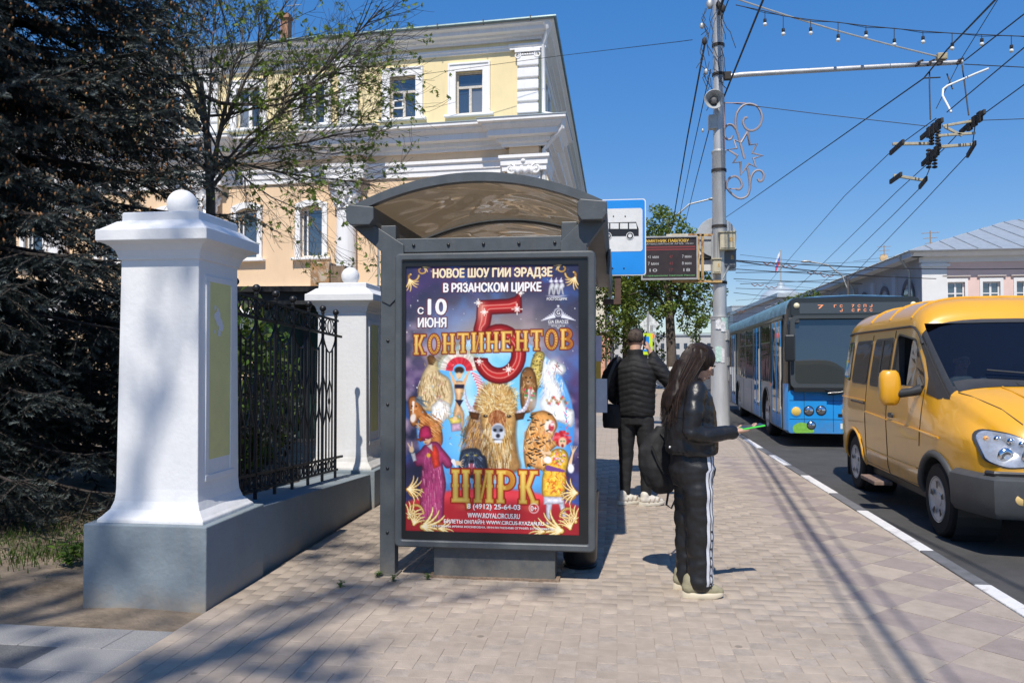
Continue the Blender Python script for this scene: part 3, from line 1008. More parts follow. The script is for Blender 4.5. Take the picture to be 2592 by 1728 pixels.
# torn paper left on the near panel
paper = mat('torn_paper', (.72, .72, .76), .9, var=.08, scale=30)
prn = random.Random(3)
for k, (cy, cz, r_) in enumerate(((-.03, 1.80, .062), (.01, 1.74, .05), (-.01, 1.69, .028), (-.07, 1.86, .02), (-.075, 1.70, .014))):
    n = 11
    pts = [(cy + math.cos(2 * PI * i / n) * r_ * prn.uniform(.45, 1.1) * .8, cz + math.sin(2 * PI * i / n) * r_ * prn.uniform(.5, 1.15)) for i in range(n)]
    MB().add([(.2752 + k * .0004, y_, z_) for y_, z_ in pts], [tuple(range(n))]).build('paper_scrap', paper, fp1)

fw_ = empty('fence_wall', (-2.72, 6.75, 0), 0, 'low slate-grey plinth wall under the iron fence between two pillars', 'wall')
b = MB()
a0, a1 = -1.296, 1.336
b.add([(-.22, a0, -.1), (.20, a0, -.1), (.20, a1, -.1), (-.22, a1, -.1), (-.22, a0, .47), (.20, a0, .47), (.20, a1, .335), (-.22, a1, .335)],
      [(0, 3, 2, 1), (4, 5, 6, 7), (0, 1, 5, 4), (1, 2, 6, 5), (2, 3, 7, 6), (3, 0, 4, 7)])
b.build('wall', PG, fw_, bevel=.006)

IRON = mat('wrought_iron', (.014, .014, .015), .42, var=.3, scale=20, spec=.5)
fe = empty('iron_fence', (-2.75, 5.545, 0), 0, 'black wrought iron fence panel with ball finials and ring friezes', 'fence')
SPC = .355
def slope(z, y): return z - .048 * y      # the panel follows the slope of the street
posts = [k * SPC for k in range(7)]
for yk in posts:
    p_ = MB(); p_.bar((0, yk, slope(.44, yk)), (0, yk, slope(2.035, yk)), .022); o = p_.build('post', IRON, fe)
    MB().sphere((0, yk, slope(2.085, yk)), .031, 14, 10).lathe([(.012, slope(2.03, yk)), (.020, slope(2.045, yk)), (.012, slope(2.06, yk))], 10, (0, yk, 0)).build('finial', IRON, o, smooth=60)
y0, y1 = -.08, posts[-1] + .06
for z_, w_, e_ in ((2.005, .020, 0), (1.855, .022, .10), (.655, .022, .14), (.535, .020, 0)):
    MB().bar((0, y0, slope(z_, y0)), (0, y1 + e_, slope(z_, y1 + e_)), w_).build('rail', IRON, fe)
def ring(b, y, z, ry, rz, th, n=18, x=0.0):
    pts = [(x, y + ry * math.cos(2 * PI * k / n), z + rz * math.sin(2 * PI * k / n)) for k in range(n + 1)]
    b.tube(pts, th, 5, cap=False)
for k in range(6):
    ya = posts[k]
    for z_, rz in ((1.93, .062), (.595, .048)):
        for q in range(3):
            yc = ya + SPC * (q + .5) / 3
            b = MB()
            if q == 1: ring(b, yc, slope(z_, yc), .045, rz, .006)
            else:
                s = 1 if q == 0 else -1
                for sg in (-1, 1):
                    pts = [(0, yc + sg * (.05 - .075 * math.sin(PI * t / 8)), slope(z_, yc) - rz + 2 * rz * t / 8) for t in range(9)]
                    b.tube(pts, .006, 5, cap=False)
            b.build('ring' if q == 1 else 'scroll', IRON, fe, smooth=60)
    # swag below the top frieze
    pts = [(0, ya + SPC * t / 12, slope(1.845, ya + SPC * t / 12) - .165 * math.sin(PI * t / 12) ** .8) for t in range(13)]
    MB().tube(pts, .008, 5).build('swag', IRON, fe, smooth=60)
    # slim bars and the pointed leaf ornament on them
    for q, zt in ((.27, 1.71), (.5, 1.675), (.73, 1.71)):
        yc = ya + SPC * q
        MB().bar((0, yc, slope(.535, yc)), (0, yc, slope(zt, yc)), .014 if q != .5 else .010).build('bar', IRON, fe)
    for yc in (ya, ya + SPC * .5):
        for sg in (-1, 1):
            w_ = .085 if yc == ya else .075
            hh = .26 if yc == ya else .2
            pts = [(.004, yc + sg * w_ * math.sin(PI * t / 10), slope(1.21, yc) - hh + 2 * hh * t / 10) for t in range(11)]
            MB().tube(pts, .006, 5).build('leaf_scroll', IRON, fe, smooth=60)
    b = MB(); yc = ya + SPC * .5
    ring(b, yc, slope(1.21, yc), .02, .03, .006); b.build('ring', IRON, fe, smooth=60)
for yk in (posts[2], posts[6]):
    MB().bar((0, yk, slope(.40, yk) - .02, ), (0, yk, slope(.46, yk)), .03).build('foot', IRON, fe)
# ------------------------------------------------------------------ bus shelter
SG = mat('shelter_grey', (.078, .088, .095), .45, var=.18, scale=7, bump=.06, bscale=60, col2=(.13, .14, .145), thr=(.64, .72), spec=.45)
add_dirt(SG, (.22, .19, .15), -.02, .22, .6, .12, 14)
SB = mat('shelter_black', (.012, .013, .014), .35, var=.2, scale=8)
sh = empty('bus_shelter', (-.92, 5.6, 0), 0, 'dark grey bus shelter with arched brown plastic roof', 'bus shelter')
XL, XR, LEN = -.93, .83, 5.0            # roof edges, local
def arch_z(x, rise=.215, z=2.575):
    t = (x - XL) / (XR - XL)
    return z + rise * (1 - (2 * t - 1) ** 2)
def vault(y0, y1, dz0, dz1, n=28, inset=.0):
    b = MB(); v = []; f = []
    xs_ = [XL + inset + (XR - XL - 2 * inset) * k / n for k in range(n + 1)]
    for x in xs_:
        v += [(x, y0, arch_z(x) + dz0), (x, y1, arch_z(x) + dz0), (x, y1, arch_z(x) + dz1), (x, y0, arch_z(x) + dz1)]
    for k in range(n):
        for q in range(4):
            f.append((4 * k + q, 4 * k + (q + 1) % 4, 4 * k + 4 + (q + 1) % 4, 4 * k + 4 + q))
    f += [(0, 1, 2, 3), (4 * n, 4 * n + 1, 4 * n + 2, 4 * n + 3)]
    return b.add(v, f)
for y0 in (-.14, 1.55, 3.2, LEN - .07):
    vault(y0, y0 + .07, -.04, .022).build('roof_arch', SG, sh, smooth=35)
# smoky brown plastic sheets, buckled by the heat
def plastic():
    m = bpy.data.materials.new('brown_plastic'); m.use_nodes = True
    t = m.node_tree; b = t.nodes['Principled BSDF']
    b.inputs['Base Color'].default_value = (.36, .325, .275, 1); b.inputs['Roughness'].default_value = .05
    b.inputs['Specular IOR Level'].default_value = .9; b.inputs['IOR'].default_value = 2.3
    tc = t.nodes.new('ShaderNodeTexCoord')
    nz = t.nodes.new('ShaderNodeTexNoise'); nz.inputs['Scale'].default_value = 1.3; nz.inputs['Detail'].default_value = 1.0; nz.inputs['Distortion'].default_value = 1.0
    t.links.new(tc.outputs['Object'], nz.inputs['Vector'])
    bp = t.nodes.new('ShaderNodeBump'); bp.inputs['Strength'].default_value = .9; bp.inputs['Distance'].default_value = .16
    t.links.new(nz.outputs[0], bp.inputs['Height']); t.links.new(bp.outputs[0], b.inputs['Normal'])
    tl = t.nodes.new('ShaderNodeBsdfTranslucent'); tl.inputs[0].default_value = (.54, .47, .37, 1)
    tr = t.nodes.new('ShaderNodeBsdfTransparent'); tr.inputs[0].default_value = (.50, .41, .30, 1)
    m1 = t.nodes.new('ShaderNodeMixShader'); m1.inputs[0].default_value = .42
    m2 = t.nodes.new('ShaderNodeMixShader'); m2.inputs[0].default_value = .22
    t.links.new(b.outputs[0], m1.inputs[1]); t.links.new(tl.outputs[0], m1.inputs[2])
    t.links.new(m1.outputs[0], m2.inputs[1]); t.links.new(tr.outputs[0], m2.inputs[2])
    t.links.new(m2.outputs[0], t.nodes['Material Output'].inputs[0])
    return m
PLA = plastic()
for y0, y1 in ((-.06, 1.54), (1.63, 3.19), (3.28, LEN - .08)):
    vault(y0, y1, -.012, -.006, 40, .03).build('roof_sheet', PLA, sh, smooth=35)
# edge beams with their chunky front brackets
for sx, x0, x1 in ((-1, XL - .03, XL + .17), (1, XR - .17, XR + .03)):
    b = MB()
    pr = [(x0, 2.50), (x0 + .03, 2.46), (x1 - .03, 2.46), (x1, 2.50), (x1, 2.585), (x0 + .02, 2.605), (x0, 2.58)]
    b.prism(pr, -.16, LEN, 'y'); b.build('edge_beam', SG, sh, bevel=.006)
    # bracket that joins post and beam, widening upwards
    xi = -.63 if sx < 0 else .60
    pr = [(xi - .06, 2.0), (xi + .06, 2.0), (xi + .06, 2.34), (x1 - .02 if sx < 0 else x1 - .02, 2.47), (x0 + .02, 2.47), (xi - .06, 2.34)]
    if sx < 0: pr = [(xi - .10, 1.93), (xi - .04, 1.90), (xi + .06, 2.0), (xi + .06, 2.33), (x1 - .02, 2.47), (x0 + .01, 2.47), (xi - .10, 2.28)]
    else: pr = [(xi - .06, 2.0), (xi + .08, 1.9), (xi + .12, 2.0), (xi + .12, 2.30), (x1 - .01, 2.47), (x0 + .02, 2.47), (xi - .06, 2.33)]
    MB().prism(pr, -.06, .06, 'y').build('bracket', SG, sh, bevel=.005)
# side fascia on the street side: hanging strip of the same plastic with a steel lip
b = MB().prism([(XR + .005, 2.28), (XR + .03, 2.27), (XR + .045, 2.50), (XR + .02, 2.50)], 1.6, LEN, 'y'); b.build('fascia', SG, sh)
for x, w_ in ((-.685, .11), (.60, .11)):
    for y0 in (0.0, 2.45, 4.8):
        p_ = MB().box(x - w_ / 2, x + w_ / 2, y0 - .05, y0 + .05, .32 if (x > 0 and y0 == 0) else 0, 2.47).build('post', SG, sh, bevel=.006)
        if x > 0 and y0 == 0: continue
        MB().box(x - w_ / 2 - .02, x + w_ / 2 + .02, y0 - .07, y0 + .07, -.01, .012).build('base_plate', SG, p_)
MB().box(-.63, .60, -.045, .045, 2.275, 2.375).build('cross_beam', SG, sh, bevel=.005)
for k in range(5):
    for x_, z_ in ((-.5 + .25 * k, 2.325), (-.685, .3 + .45 * k)): MB().lathe([(.0001, -.006), (.009, -.005), (.012, 0)], 10, (x_, -.051, z_), axis='y').build('bolt', SB, sh, smooth=60)
MB().box(-.63, .60, 4.75, 4.84, 2.30, 2.40).build('cross_beam', SG, sh, bevel=.005)
# glazed back wall along the fence side
SHG = glass_mat('shelter_glass', (.03, .035, .035), .03, see=.55, tint=(.75, .82, .8))
for y0, y1 in ((.06, 2.39), (2.51, 4.74)):
    o = MB().box(-.69, -.68, y0 + .05, y1 - .05, .30, 2.1).build('back_pane', SHG, sh)
    q = MB(); q.box(-.705, -.665, y0, y1, .25, .30); q.box(-.705, -.665, y0, y1, 2.1, 2.15); q.build('pane_rail', SG, o)
MB().box(-.60, -.25, .7, 4.3, .42, .46).build('seat', mat('bench_wood', (.25, .15, .08), .7, var=.25, scale=10, stretch=(10, 1, 1)), sh, bevel=.008)
for y0 in (1.0, 2.5, 4.0): MB().box(-.55, -.30, y0 - .02, y0 + .02, 0, .42).build('seat_leg', SG, sh)

# advertising light box closing the near end of the shelter
lb = empty('advertising_light_box', (-.84, 5.57, 0), 0, 'tall grey advertising light box showing a circus poster', 'light box')
FX0, FX1, FZ0, FZ1 = -.70, .70, .215, 2.262
def rr_poly(x0, x1, z0, z1, r, n=5):
    pts = []
    for cx, cz, a0_ in ((x1 - r, z0 + r, -PI / 2), (x1 - r, z1 - r, 0), (x0 + r, z1 - r, PI / 2), (x0 + r, z0 + r, PI)):
        for k in range(n + 1):
            a = a0_ + PI / 2 * k / n
            pts.append((cx + r * math.cos(a), cz + r * math.sin(a)))
    return pts
def frame_ring(outer, inner, y0, y1):
    n = len(outer); b = MB()
    v = [(x, y0, z) for x, z in outer] + [(x, y0, z) for x, z in inner] + [(x, y1, z) for x, z in outer] + [(x, y1, z) for x, z in inner]
    f = []
    for k in range(n):
        j = (k + 1) % n
        f += [(k, j, n + j, n + k), (2 * n + k, 3 * n + k, 3 * n + j, 2 * n + j), (k, 2 * n + k, 2 * n + j, j), (n + k, n + j, 3 * n + j, 3 * n + k)]
    return b.add(v, f)
frame_ring(rr_poly(FX0, FX1, FZ0, FZ1, .035), rr_poly(FX0 + .052, FX1 - .052, FZ0 + .052, FZ1 - .052, .012), -.078, .10).build('frame', SG, lb, bevel=.012, smooth=40)
MB().box(FX0 + .04, FX1 - .04, .02, .09, FZ0 + .04, FZ1 - .04).build('back', SG, lb)
PX0, PX1, PZ0, PZ1 = -.625, .585, .325, 2.17
frame_ring([(FX0 + .05, FZ0 + .05), (FX1 - .05, FZ0 + .05), (FX1 - .05, FZ1 - .05), (FX0 + .05, FZ1 - .05)], [(PX0, PZ0), (PX1, PZ0), (PX1, PZ1), (PX0, PZ1)], -.062, -.056).build('mask_border', SB, lb)
bs = MB().box(-.43, .42, -.02, .17, 0, .215); bs.build('base', SG, lb, bevel=.006)
MB().box(-.46, .45, -.04, .19, -.01, .014).build('base_skirt', mat('rust_earth', (.24, .17, .12), .95, var=.3, scale=30, bump=.5, bscale=80), lb)
# ------------------------------------------------------------------ the circus poster: flat print, painted on a fine grid
GW, GH = 372, 568
_yy, _xx = np.mgrid[0:GH, 0:GW].astype(np.float32)
PXX = _xx / (GW - 1)                   # 0..1 left to right
PYY = _yy / (GH - 1)                   # 0..1 top to bottom
ASP = (PZ1 - PZ0) / (PX1 - PX0)
CAN = np.zeros((GH, GW, 3), np.float32)
prng = np.random.default_rng(11)
def H(h): return np.array([int(h[i:i + 2], 16) / 255 for i in (0, 2, 4)], np.float32)
def blend(mask, col):
    global CAN
    CAN = CAN * (1 - mask[..., None]) + (col if isinstance(col, np.ndarray) and col.ndim == 3 else np.asarray(col, np.float32)) * mask[..., None]
def vnoise(sc, seed=0, oct_=4):
    r = np.random.default_rng(seed); out = np.zeros((GH, GW), np.float32); amp = 1.0; tot = 0
    for o in range(oct_):
        n = int(sc * 2 ** o) + 2; m_ = int(n * ASP) + 2
        g_ = r.random((m_, n)).astype(np.float32)
        fx = PXX * (n - 1.001); fy = PYY * (m_ - 1.001)
        x0 = fx.astype(int); y0 = fy.astype(int); tx_ = fx - x0; ty_ = fy - y0
        tx_ = tx_ * tx_ * (3 - 2 * tx_); ty_ = ty_ * ty_ * (3 - 2 * ty_)
        x1 = np.minimum(x0 + 1, n - 1); y1 = np.minimum(y0 + 1, m_ - 1)
        out += amp * ((g_[y0, x0] * (1 - tx_) + g_[y0, x1] * tx_) * (1 - ty_) + (g_[y1, x0] * (1 - tx_) + g_[y1, x1] * tx_) * ty_)
        tot += amp; amp *= .5
    return out / tot
GRAIN = vnoise(60, 77, 3)
def ell(cx, cy, rx, ry, ang=0, soft=.004):
    dx = PXX - cx; dy = (PYY - cy) * ASP
    ca, sa = math.cos(ang), math.sin(ang)
    u = (dx * ca + dy * sa) / rx; v = (-dx * sa + dy * ca) / ry
    d = (np.sqrt(u * u + v * v) - 1) * min(rx, ry)
    return np.clip(.5 - d / (2 * soft), 0, 1)
def poly(pts, soft=.003):
    """filled polygon, points (x, y) in poster units, smooth edge by distance"""
    p = np.array(pts, np.float32); p = p * np.array([1, ASP], np.float32)
    x = PXX; y = PYY * ASP
    ins = np.zeros((GH, GW), bool); dist = np.full((GH, GW), 9.0, np.float32)
    n = len(p)
    for i in range(n):
        ax, ay = p[i]; bx, by = p[(i + 1) % n]
        c_ = ((ay > y) != (by > y)) & (x < (bx - ax) * (y - ay) / (by - ay + 1e-12) + ax)
        ins ^= c_
        ex, ey = bx - ax, by - ay
        t_ = np.clip(((x - ax) * ex + (y - ay) * ey) / (ex * ex + ey * ey + 1e-12), 0, 1)
        dist = np.minimum(dist, np.hypot(x - ax - t_ * ex, y - ay - t_ * ey))
    d = np.where(ins, -dist, dist)
    return np.clip(.5 - d / (2 * soft), 0, 1), d
def curvy(pts, n=4):
    p = [np.array(q, float) for q in pts]; m = len(p); out = []
    for i in range(m):
        a, b_, c_, d_ = p[i - 1], p[i], p[(i + 1) % m], p[(i + 2) % m]
        for k in range(n):
            t = k / n; out.append(tuple(.5 * ((2 * b_) + (c_ - a) * t + (2 * a - 5 * b_ + 4 * c_ - d_) * t * t + (3 * b_ - a - 3 * c_ + d_) * t ** 3)))
    return out
def fillp(pts, col, soft=.003, outline=None, ow=.004):
    m_, d = poly(curvy(pts) if len(pts) > 6 else pts, soft)
    if outline is not None: blend(np.clip(.5 - (d - ow) / (2 * soft), 0, 1), outline)
    shd = np.clip(-d / .024, 0, 1)[..., None] ** .7
    c3 = np.asarray(col, np.float32)[None, None] * (.62 + .46 * shd) * (.86 + .28 * GRAIN[..., None])
    blend(m_, np.clip(c3, 0, 1).astype(np.float32))
    return m_, d
def stroke(p0, p1, w, col, a=1.0):
    ax, ay = p0[0], p0[1] * ASP; bx, by = p1[0], p1[1] * ASP
    x0 = int(max(0, (min(ax, bx) - 2 * w) * (GW - 1))); x1 = int(min(GW, (max(ax, bx) + 2 * w) * (GW - 1) + 2))
    y0 = int(max(0, (min(ay, by) - 2 * w) / ASP * (GH - 1))); y1 = int(min(GH, (max(ay, by) + 2 * w) / ASP * (GH - 1) + 2))
    if x1 <= x0 or y1 <= y0: return
    X = PXX[y0:y1, x0:x1]; Y = PYY[y0:y1, x0:x1] * ASP
    ex, ey = bx - ax, by - ay
    t_ = np.clip(((X - ax) * ex + (Y - ay) * ey) / (ex * ex + ey * ey + 1e-12), 0, 1)
    d = np.hypot(X - ax - t_ * ex, Y - ay - t_ * ey) - w * (1 - .6 * t_)
    m_ = (np.clip(.5 - d / .004, 0, 1) * a)[..., None]
    CAN[y0:y1, x0:x1] = CAN[y0:y1, x0:x1] * (1 - m_) + np.asarray(col, np.float32) * m_
def fur(n, region, flow, cols, ln=.03, w=.0025, a=.8, seed=1):
    r = np.random.default_rng(seed)
    for _ in range(n):
        x, y = region(r)
        dx, dy = flow(x, y, r)
        l = ln * r.uniform(.5, 1.3); k = math.hypot(dx, dy) + 1e-6
        c_ = cols[r.integers(len(cols))] * r.uniform(.85, 1.12)
        stroke((x, y), (x + dx / k * l, y + dy / k * l / ASP), w * r.uniform(.6, 1.3), np.clip(c_, 0, 1), a)
def in_ell(cx, cy, rx, ry):
    def f(r):
        a = r.uniform(0, 2 * PI); q = math.sqrt(r.uniform(0, 1)); return cx + rx * q * math.cos(a), cy + ry * q * math.sin(a) / ASP
    return f
# --- night sky, nebula, stars
base = H('2d2f4a')[None, None] * (1 - PYY[..., None] * .2) + np.zeros((GH, GW, 3), np.float32)
CAN = base.copy() * 1.08
neb = vnoise(4, 1)
blend(np.clip((neb - .45) * 2.2, 0, .7), H('5a3f78'))
blend(np.clip((vnoise(5, 2) - .52) * 3, 0, .8), H('3a6cc0'))
blend(np.clip((vnoise(6, 3) - .56) * 3.2, 0, .7) * np.clip((PYY - .10) * 5, 0, 1), H('c9a9c0'))
glow = np.exp(-(((PXX - .52) / .40) ** 2 + ((PYY - .28) / .14) ** 2))
blend(np.clip(glow * .75, 0, .8), H('d9c4b0'))
blend(np.clip((PYY - .78) * 3, 0, .5), H('3b3f8c'))
for _ in range(420):
    x, y = prng.random(2); s = prng.random() ** 4
    blend_r = .0012 + .004 * s
    stroke((x, y), (x + .0005, y), blend_r, H('ffffff') * (.7 + .3 * s), .5 + .5 * s)
# --- the globe
m_ = ell(.52, .60, .455, .455 * 1.13, 0, .006)
sh_ = np.clip(((PXX - .52) ** 2 * 3.2 + ((PYY - .52) * ASP) ** 2 * .9) * 1.0, 0, 1)[..., None]
globe = H('7fd0fa') * (1 - sh_) + H('2a74d0') * sh_
cl = np.clip((vnoise(5, 9) - .45) * 3, 0, 1)[..., None]
globe = globe * (1 - .65 * cl) + H('dff2ff') * .65 * cl
blend(m_ * np.clip((.98 - PYY) * 6, 0, 1), globe)
# --- red arena floor
m_ = ell(.5, 1.24, .95, .62, 0, .01)
red = H('c9303a')[None, None] * (1 - .25 * np.abs(PXX - .5)[..., None] * 2) + H('f06a6a') * np.exp(-((PYY - .86) / .03) ** 2)[..., None] * .3
blend(m_, np.clip(red, 0, 1))
# --- camels and riders at left
fillp([(.07, .50), (.09, .42), (.13, .37), (.12, .345), (.15, .34), (.185, .36), (.20, .40), (.26, .43), (.28, .50), (.24, .55), (.14, .55), (.09, .54)], H('cdb489'), .006)
fillp([(.125, .345), (.14, .335), (.165, .338), (.18, .355), (.16, .375), (.135, .372)], H('6e4a28'), .004)
fur(160, in_ell(.16, .46, .085, .10), lambda x, y, r: (r.uniform(-.4, .4), 1), [H('a8854f'), H('e8d8b0'), H('8a6a40')], .03, .0025)
fillp([(.15, .53), (.20, .50), (.26, .52), (.27, .56), (.20, .60), (.15, .60)], H('f1eee6'), .006)
fur(60, in_ell(.21, .55, .05, .05), lambda x, y, r: (r.uniform(-.2, .5), 1), [H('ffffff'), H('c9c4c0'), H('b98a5a')], .025, .002)
# --- dancer with a feathered crown
for i in range(44):
    a = PI * (.02 + .96 * i / 43)
    for r0, r1, c_ in ((.045, .085, 'd8343f'), (.085, .115, 'f4ead8'), (.115, .155, 'b9ab74')):
        stroke((.315 + r0 * math.cos(a), .395 - r0 * math.sin(a) / ASP), (.315 + (r1 + .01) * math.cos(a), .395 - (r1 + .01) * math.sin(a) / ASP), .0065 if r0 < .1 else .003, H(c_) * prng.uniform(.8, 1.1), .9)
for i in range(26):
    t_ = i / 25
    x = .385 + .04 * math.sin(t_ * 3); y = .40 + .14 * t_
    stroke((x, y), (x + .045, y + .012), .006, H('e0506a') if i % 2 else H('f6ecec'), .9)
blend(ell(.315, .40, .022, .03), H('e9c089')); blend(ell(.315, .393, .028, .02), H('3a2a20')); blend(ell(.313, .415, .016, .02), H('edc79c'))
fillp([(.285, .44), (.345, .44), (.335, .49), (.32, .52), (.345, .56), (.33, .62), (.315, .56), (.295, .62), (.28, .56), (.295, .51)], H('e8b98a'), .004)
for dx in (-1, 1): stroke((.315 + dx * .025, .445), (.315 + dx * .055, .40), .011, H('e8b98a'))
fillp([(.288, .447), (.344, .447), (.34, .462), (.29, .462)], H('2e2a44'), .003); fillp([(.29, .505), (.34, .505), (.317, .53)], H('30304c'), .003)
# --- bay horse
hb = [(.02, .505), (.045, .495), (.075, .505), (.10, .54), (.15, .575), (.20, .60), (.215, .66), (.19, .68), (.13, .655), (.09, .62), (.075, .575), (.06, .60), (.035, .60), (.025, .56)]
fillp(hb, H('b4703a'), .004, H('5a2c14'))
fur(150, in_ell(.13, .60, .075, .07), lambda x, y, r: (1, .8 + r.uniform(-.2, .2)), [H('d68f50'), H('8a4a22'), H('e6b070')], .03, .0025)
blend(ell(.043, .575, .016, .026, .2), H('e9d9cc')); stroke((.045, .515), (.043, .555), .007, H('f0e6dc'))
stroke((.03, .545), (.065, .54), .0025, H('e8d0a0')); blend(ell(.036, .53, .004, .004), H('201008')); blend(ell(.062, .53, .004, .004), H('201008'))
for i in range(24): stroke((.07 + prng.uniform(-.02, .03), .492 + prng.uniform(0, .02)), (.10 + prng.uniform(-.01, .04), .51 + prng.uniform(0, .03)), .003, H('6b7a86') * prng.uniform(.6, 1.1), .8)
# --- acrobat behind the bison
fillp([(.25, .575), (.30, .565), (.33, .58), (.31, .60), (.27, .60)], H('e8d36a'), .004); blend(ell(.29, .575, .012, .012), H('edc79c')); fillp([(.265, .595), (.32, .592), (.335, .62), (.27, .625)], H('d7b0c8'), .004)
for i in range(30): stroke((.34 + prng.uniform(-.02, .03), .60 + prng.uniform(0, .04)), (.36 + prng.uniform(-.03, .05), .64 + prng.uniform(0, .03)), .003, H('56707a') * prng.uniform(.7, 1.2), .7)
# --- leopard, bear and the white horse at right
lp = [(.72, .42), (.735, .36), (.76, .325), (.79, .325), (.805, .34), (.795, .37), (.79, .43), (.755, .47), (.725, .47)]
fillp(lp, H('c9b25e'), .004, H('6e5a24'), .003)
for _ in range(60):
    a, b_ = prng.uniform(.735, .795), prng.uniform(.335, .455); stroke((a, b_), (a + .004, b_), .003, H('4a3a18'), .8)
bear = [(.67, .46), (.675, .41), (.70, .385), (.735, .39), (.755, .42), (.76, .47), (.75, .53), (.70, .55), (.675, .52)]
fillp(bear, H('8a5e34'), .005, H('4a2c14'))
fur(120, in_ell(.715, .46, .04, .075), lambda x, y, r: (r.uniform(-.5, .5), 1), [H('b88a54'), H('6a4220'), H('d8b27a')], .02, .0022)
blend(ell(.70, .42, .004, .004), H('150c06')); blend(ell(.726, .42, .004, .004), H('150c06')); blend(ell(.713, .44, .012, .01), H('caa078')); blend(ell(.713, .436, .005, .004), H('1a0e08'))
for i in range(18): blend(ell(.72 + prng.uniform(-.03, .035), .475 + prng.uniform(-.02, .03), .007, .007), [H('3f8a4c'), H('d84a5c'), H('e8e0d0')][i % 3])
wh = [(.80, .44), (.815, .385), (.835, .36), (.86, .352), (.885, .365), (.915, .375), (.925, .395), (.90, .41), (.875, .405), (.865, .43), (.89, .45), (.905, .49), (.93, .53), (.97, .545), (.96, .60), (.90, .585), (.82, .57), (.78, .52), (.80, .48)]
fillp(wh, H('f3f3f4'), .004, H('9fb4cc'), .003)
fur(170, in_ell(.855, .47, .06, .12), lambda x, y, r: (r.uniform(-.7, .3), 1), [H('ffffff'), H('cfd6e2'), H('e8ecf4')], .03, .002)
for i in range(26): stroke((.83 + prng.uniform(-.03, .02), .36 + prng.uniform(-.01, .05)), (.80 + prng.uniform(-.03, .02), .40 + prng.uniform(0, .06)), .003, H('ffffff') * prng.uniform(.82, 1), .9)
stroke((.865, .372), (.905, .40), .002, H('8a3a2a')); stroke((.88, .365), (.86, .41), .002, H('8a3a2a')); blend(ell(.887, .378, .004, .003), H('22201e'))
for i in range(16): blend(ell(.82 + i * .008, .505 + .012 * math.sin(i), .006, .008), [H('c8a05a'), H('8a6a3a'), H('d8484e')][i % 3])
# --- tiger
blend(ell(.77, .52, .05, .05, 0, .03) * .6, H('dfeaf4'))
tg = [(.70, .75), (.69, .68), (.705, .62), (.735, .58), (.73, .555), (.755, .55), (.80, .545), (.84, .555), (.865, .575), (.875, .60), (.86, .625), (.84, .66), (.90, .63), (.89, .66), (.83, .70), (.84, .76), (.78, .76), (.72, .745)]
fillp(tg, H('d99a55'), .005, H('7a4a20'), .003)
fur(260, in_ell(.77, .66, .085, .15), lambda x, y, r: (.3 + r.uniform(-.5, .5), 1), [H('e8b070'), H('b06a30'), H('f4dcb8'), H('f0c890')], .026, .0025)
blend(ell(.835, .60, .03, .035), H('f4ead8')); blend(ell(.845, .605, .016, .022), H('c0404a')); blend(ell(.855, .585, .009, .006), H('d88a8a')); blend(ell(.825, .578, .005, .004), H('2a3a20'))
for k in range(4): stroke((.842 + .004 * k, .592), (.842 + .004 * k, .60), .0022, H('ffffff'))
for i in range(44):
    a = prng.uniform(.70, .83); b_ = prng.uniform(.555, .75)
    stroke((a, b_), (a + prng.uniform(.012, .03), b_ + prng.uniform(-.008, .012)), .0042, H('241a14'), .9)
# --- bison
body = [(.345, .67), (.36, .60), (.40, .53), (.44, .475), (.52, .45), (.60, .46), (.635, .50), (.65, .56), (.645, .63), (.655, .70), (.67, .76), (.60, .78), (.52, .80), (.43, .78), (.36, .74)]
fillp(body, H('9a7446'), .010)
for s in (-1, 1):
    hp = []
    for k in range(11):
        t_ = k / 10; a = -.15 + 1.75 * t_
        hp.append((.535 + s * (.105 + .082 * math.sin(a)), .545 - .10 * (1 - math.cos(a)) * .9 + .012))
    for k in range(10): stroke(hp[k], hp[k + 1], .021 * (1 - .075 * k), H('d9d2e0') * (1 - .02 * k)); stroke((hp[k][0] - .004, hp[k][1]), (hp[k + 1][0] - .004, hp[k + 1][1]), .007 * (1 - .07 * k), H('ffffff'), .7)
fur(520, in_ell(.43, .66, .10, .20), lambda x, y, r: (-.35 + r.uniform(-.3, .3), 1), [H('7e5432'), H('b8864e'), H('dcb274'), H('64401f'), H('8a8aa0')], .04, .0026)
hd = [(.435, .50), (.46, .455), (.53, .435), (.60, .45), (.64, .50), (.645, .56), (.63, .63), (.61, .70), (.575, .755), (.55, .79), (.52, .755), (.485, .70), (.455, .63), (.435, .56)]
fillp(hd, H('b98f56'), .008)
fur(700, in_ell(.535, .50, .115, .115), lambda x, y, r: ((x - .535) * 6 + r.uniform(-.5, .5), (y - .545) * 6 + r.uniform(-.4, .4)), [H('caa05c'), H('f0dca4'), H('fbf0cc'), H('9a6e38'), H('d8b46c')], .024, .0022)
fur(520, in_ell(.535, .67, .085, .20), lambda x, y, r: ((x - .535) * 2 + r.uniform(-.15, .15), 1), [H('d8b46c'), H('f2e0b0'), H('9a6e38'), H('fff4d8'), H('7a5428')], .04, .0022)
for s in (-1, 1):
    fillp([(.535 + s * .10, .555), (.535 + s * .165, .548), (.535 + s * .15, .575), (.535 + s * .11, .58)], H('5a3418'), .004)
    blend(ell(.535 + s * .068, .565, .012, .008), H('1a0e08')); blend(ell(.535 + s * .066, .563, .003, .003), H('e8d8c0'))
blend(ell(.537, .575, .05, .05), H('9a5a34')); fur(160, in_ell(.537, .575, .05, .055), lambda x, y, r: (r.uniform(-.4, .4), 1), [H('b4784a'), H('7a4022'), H('d09a66')], .018, .0024)
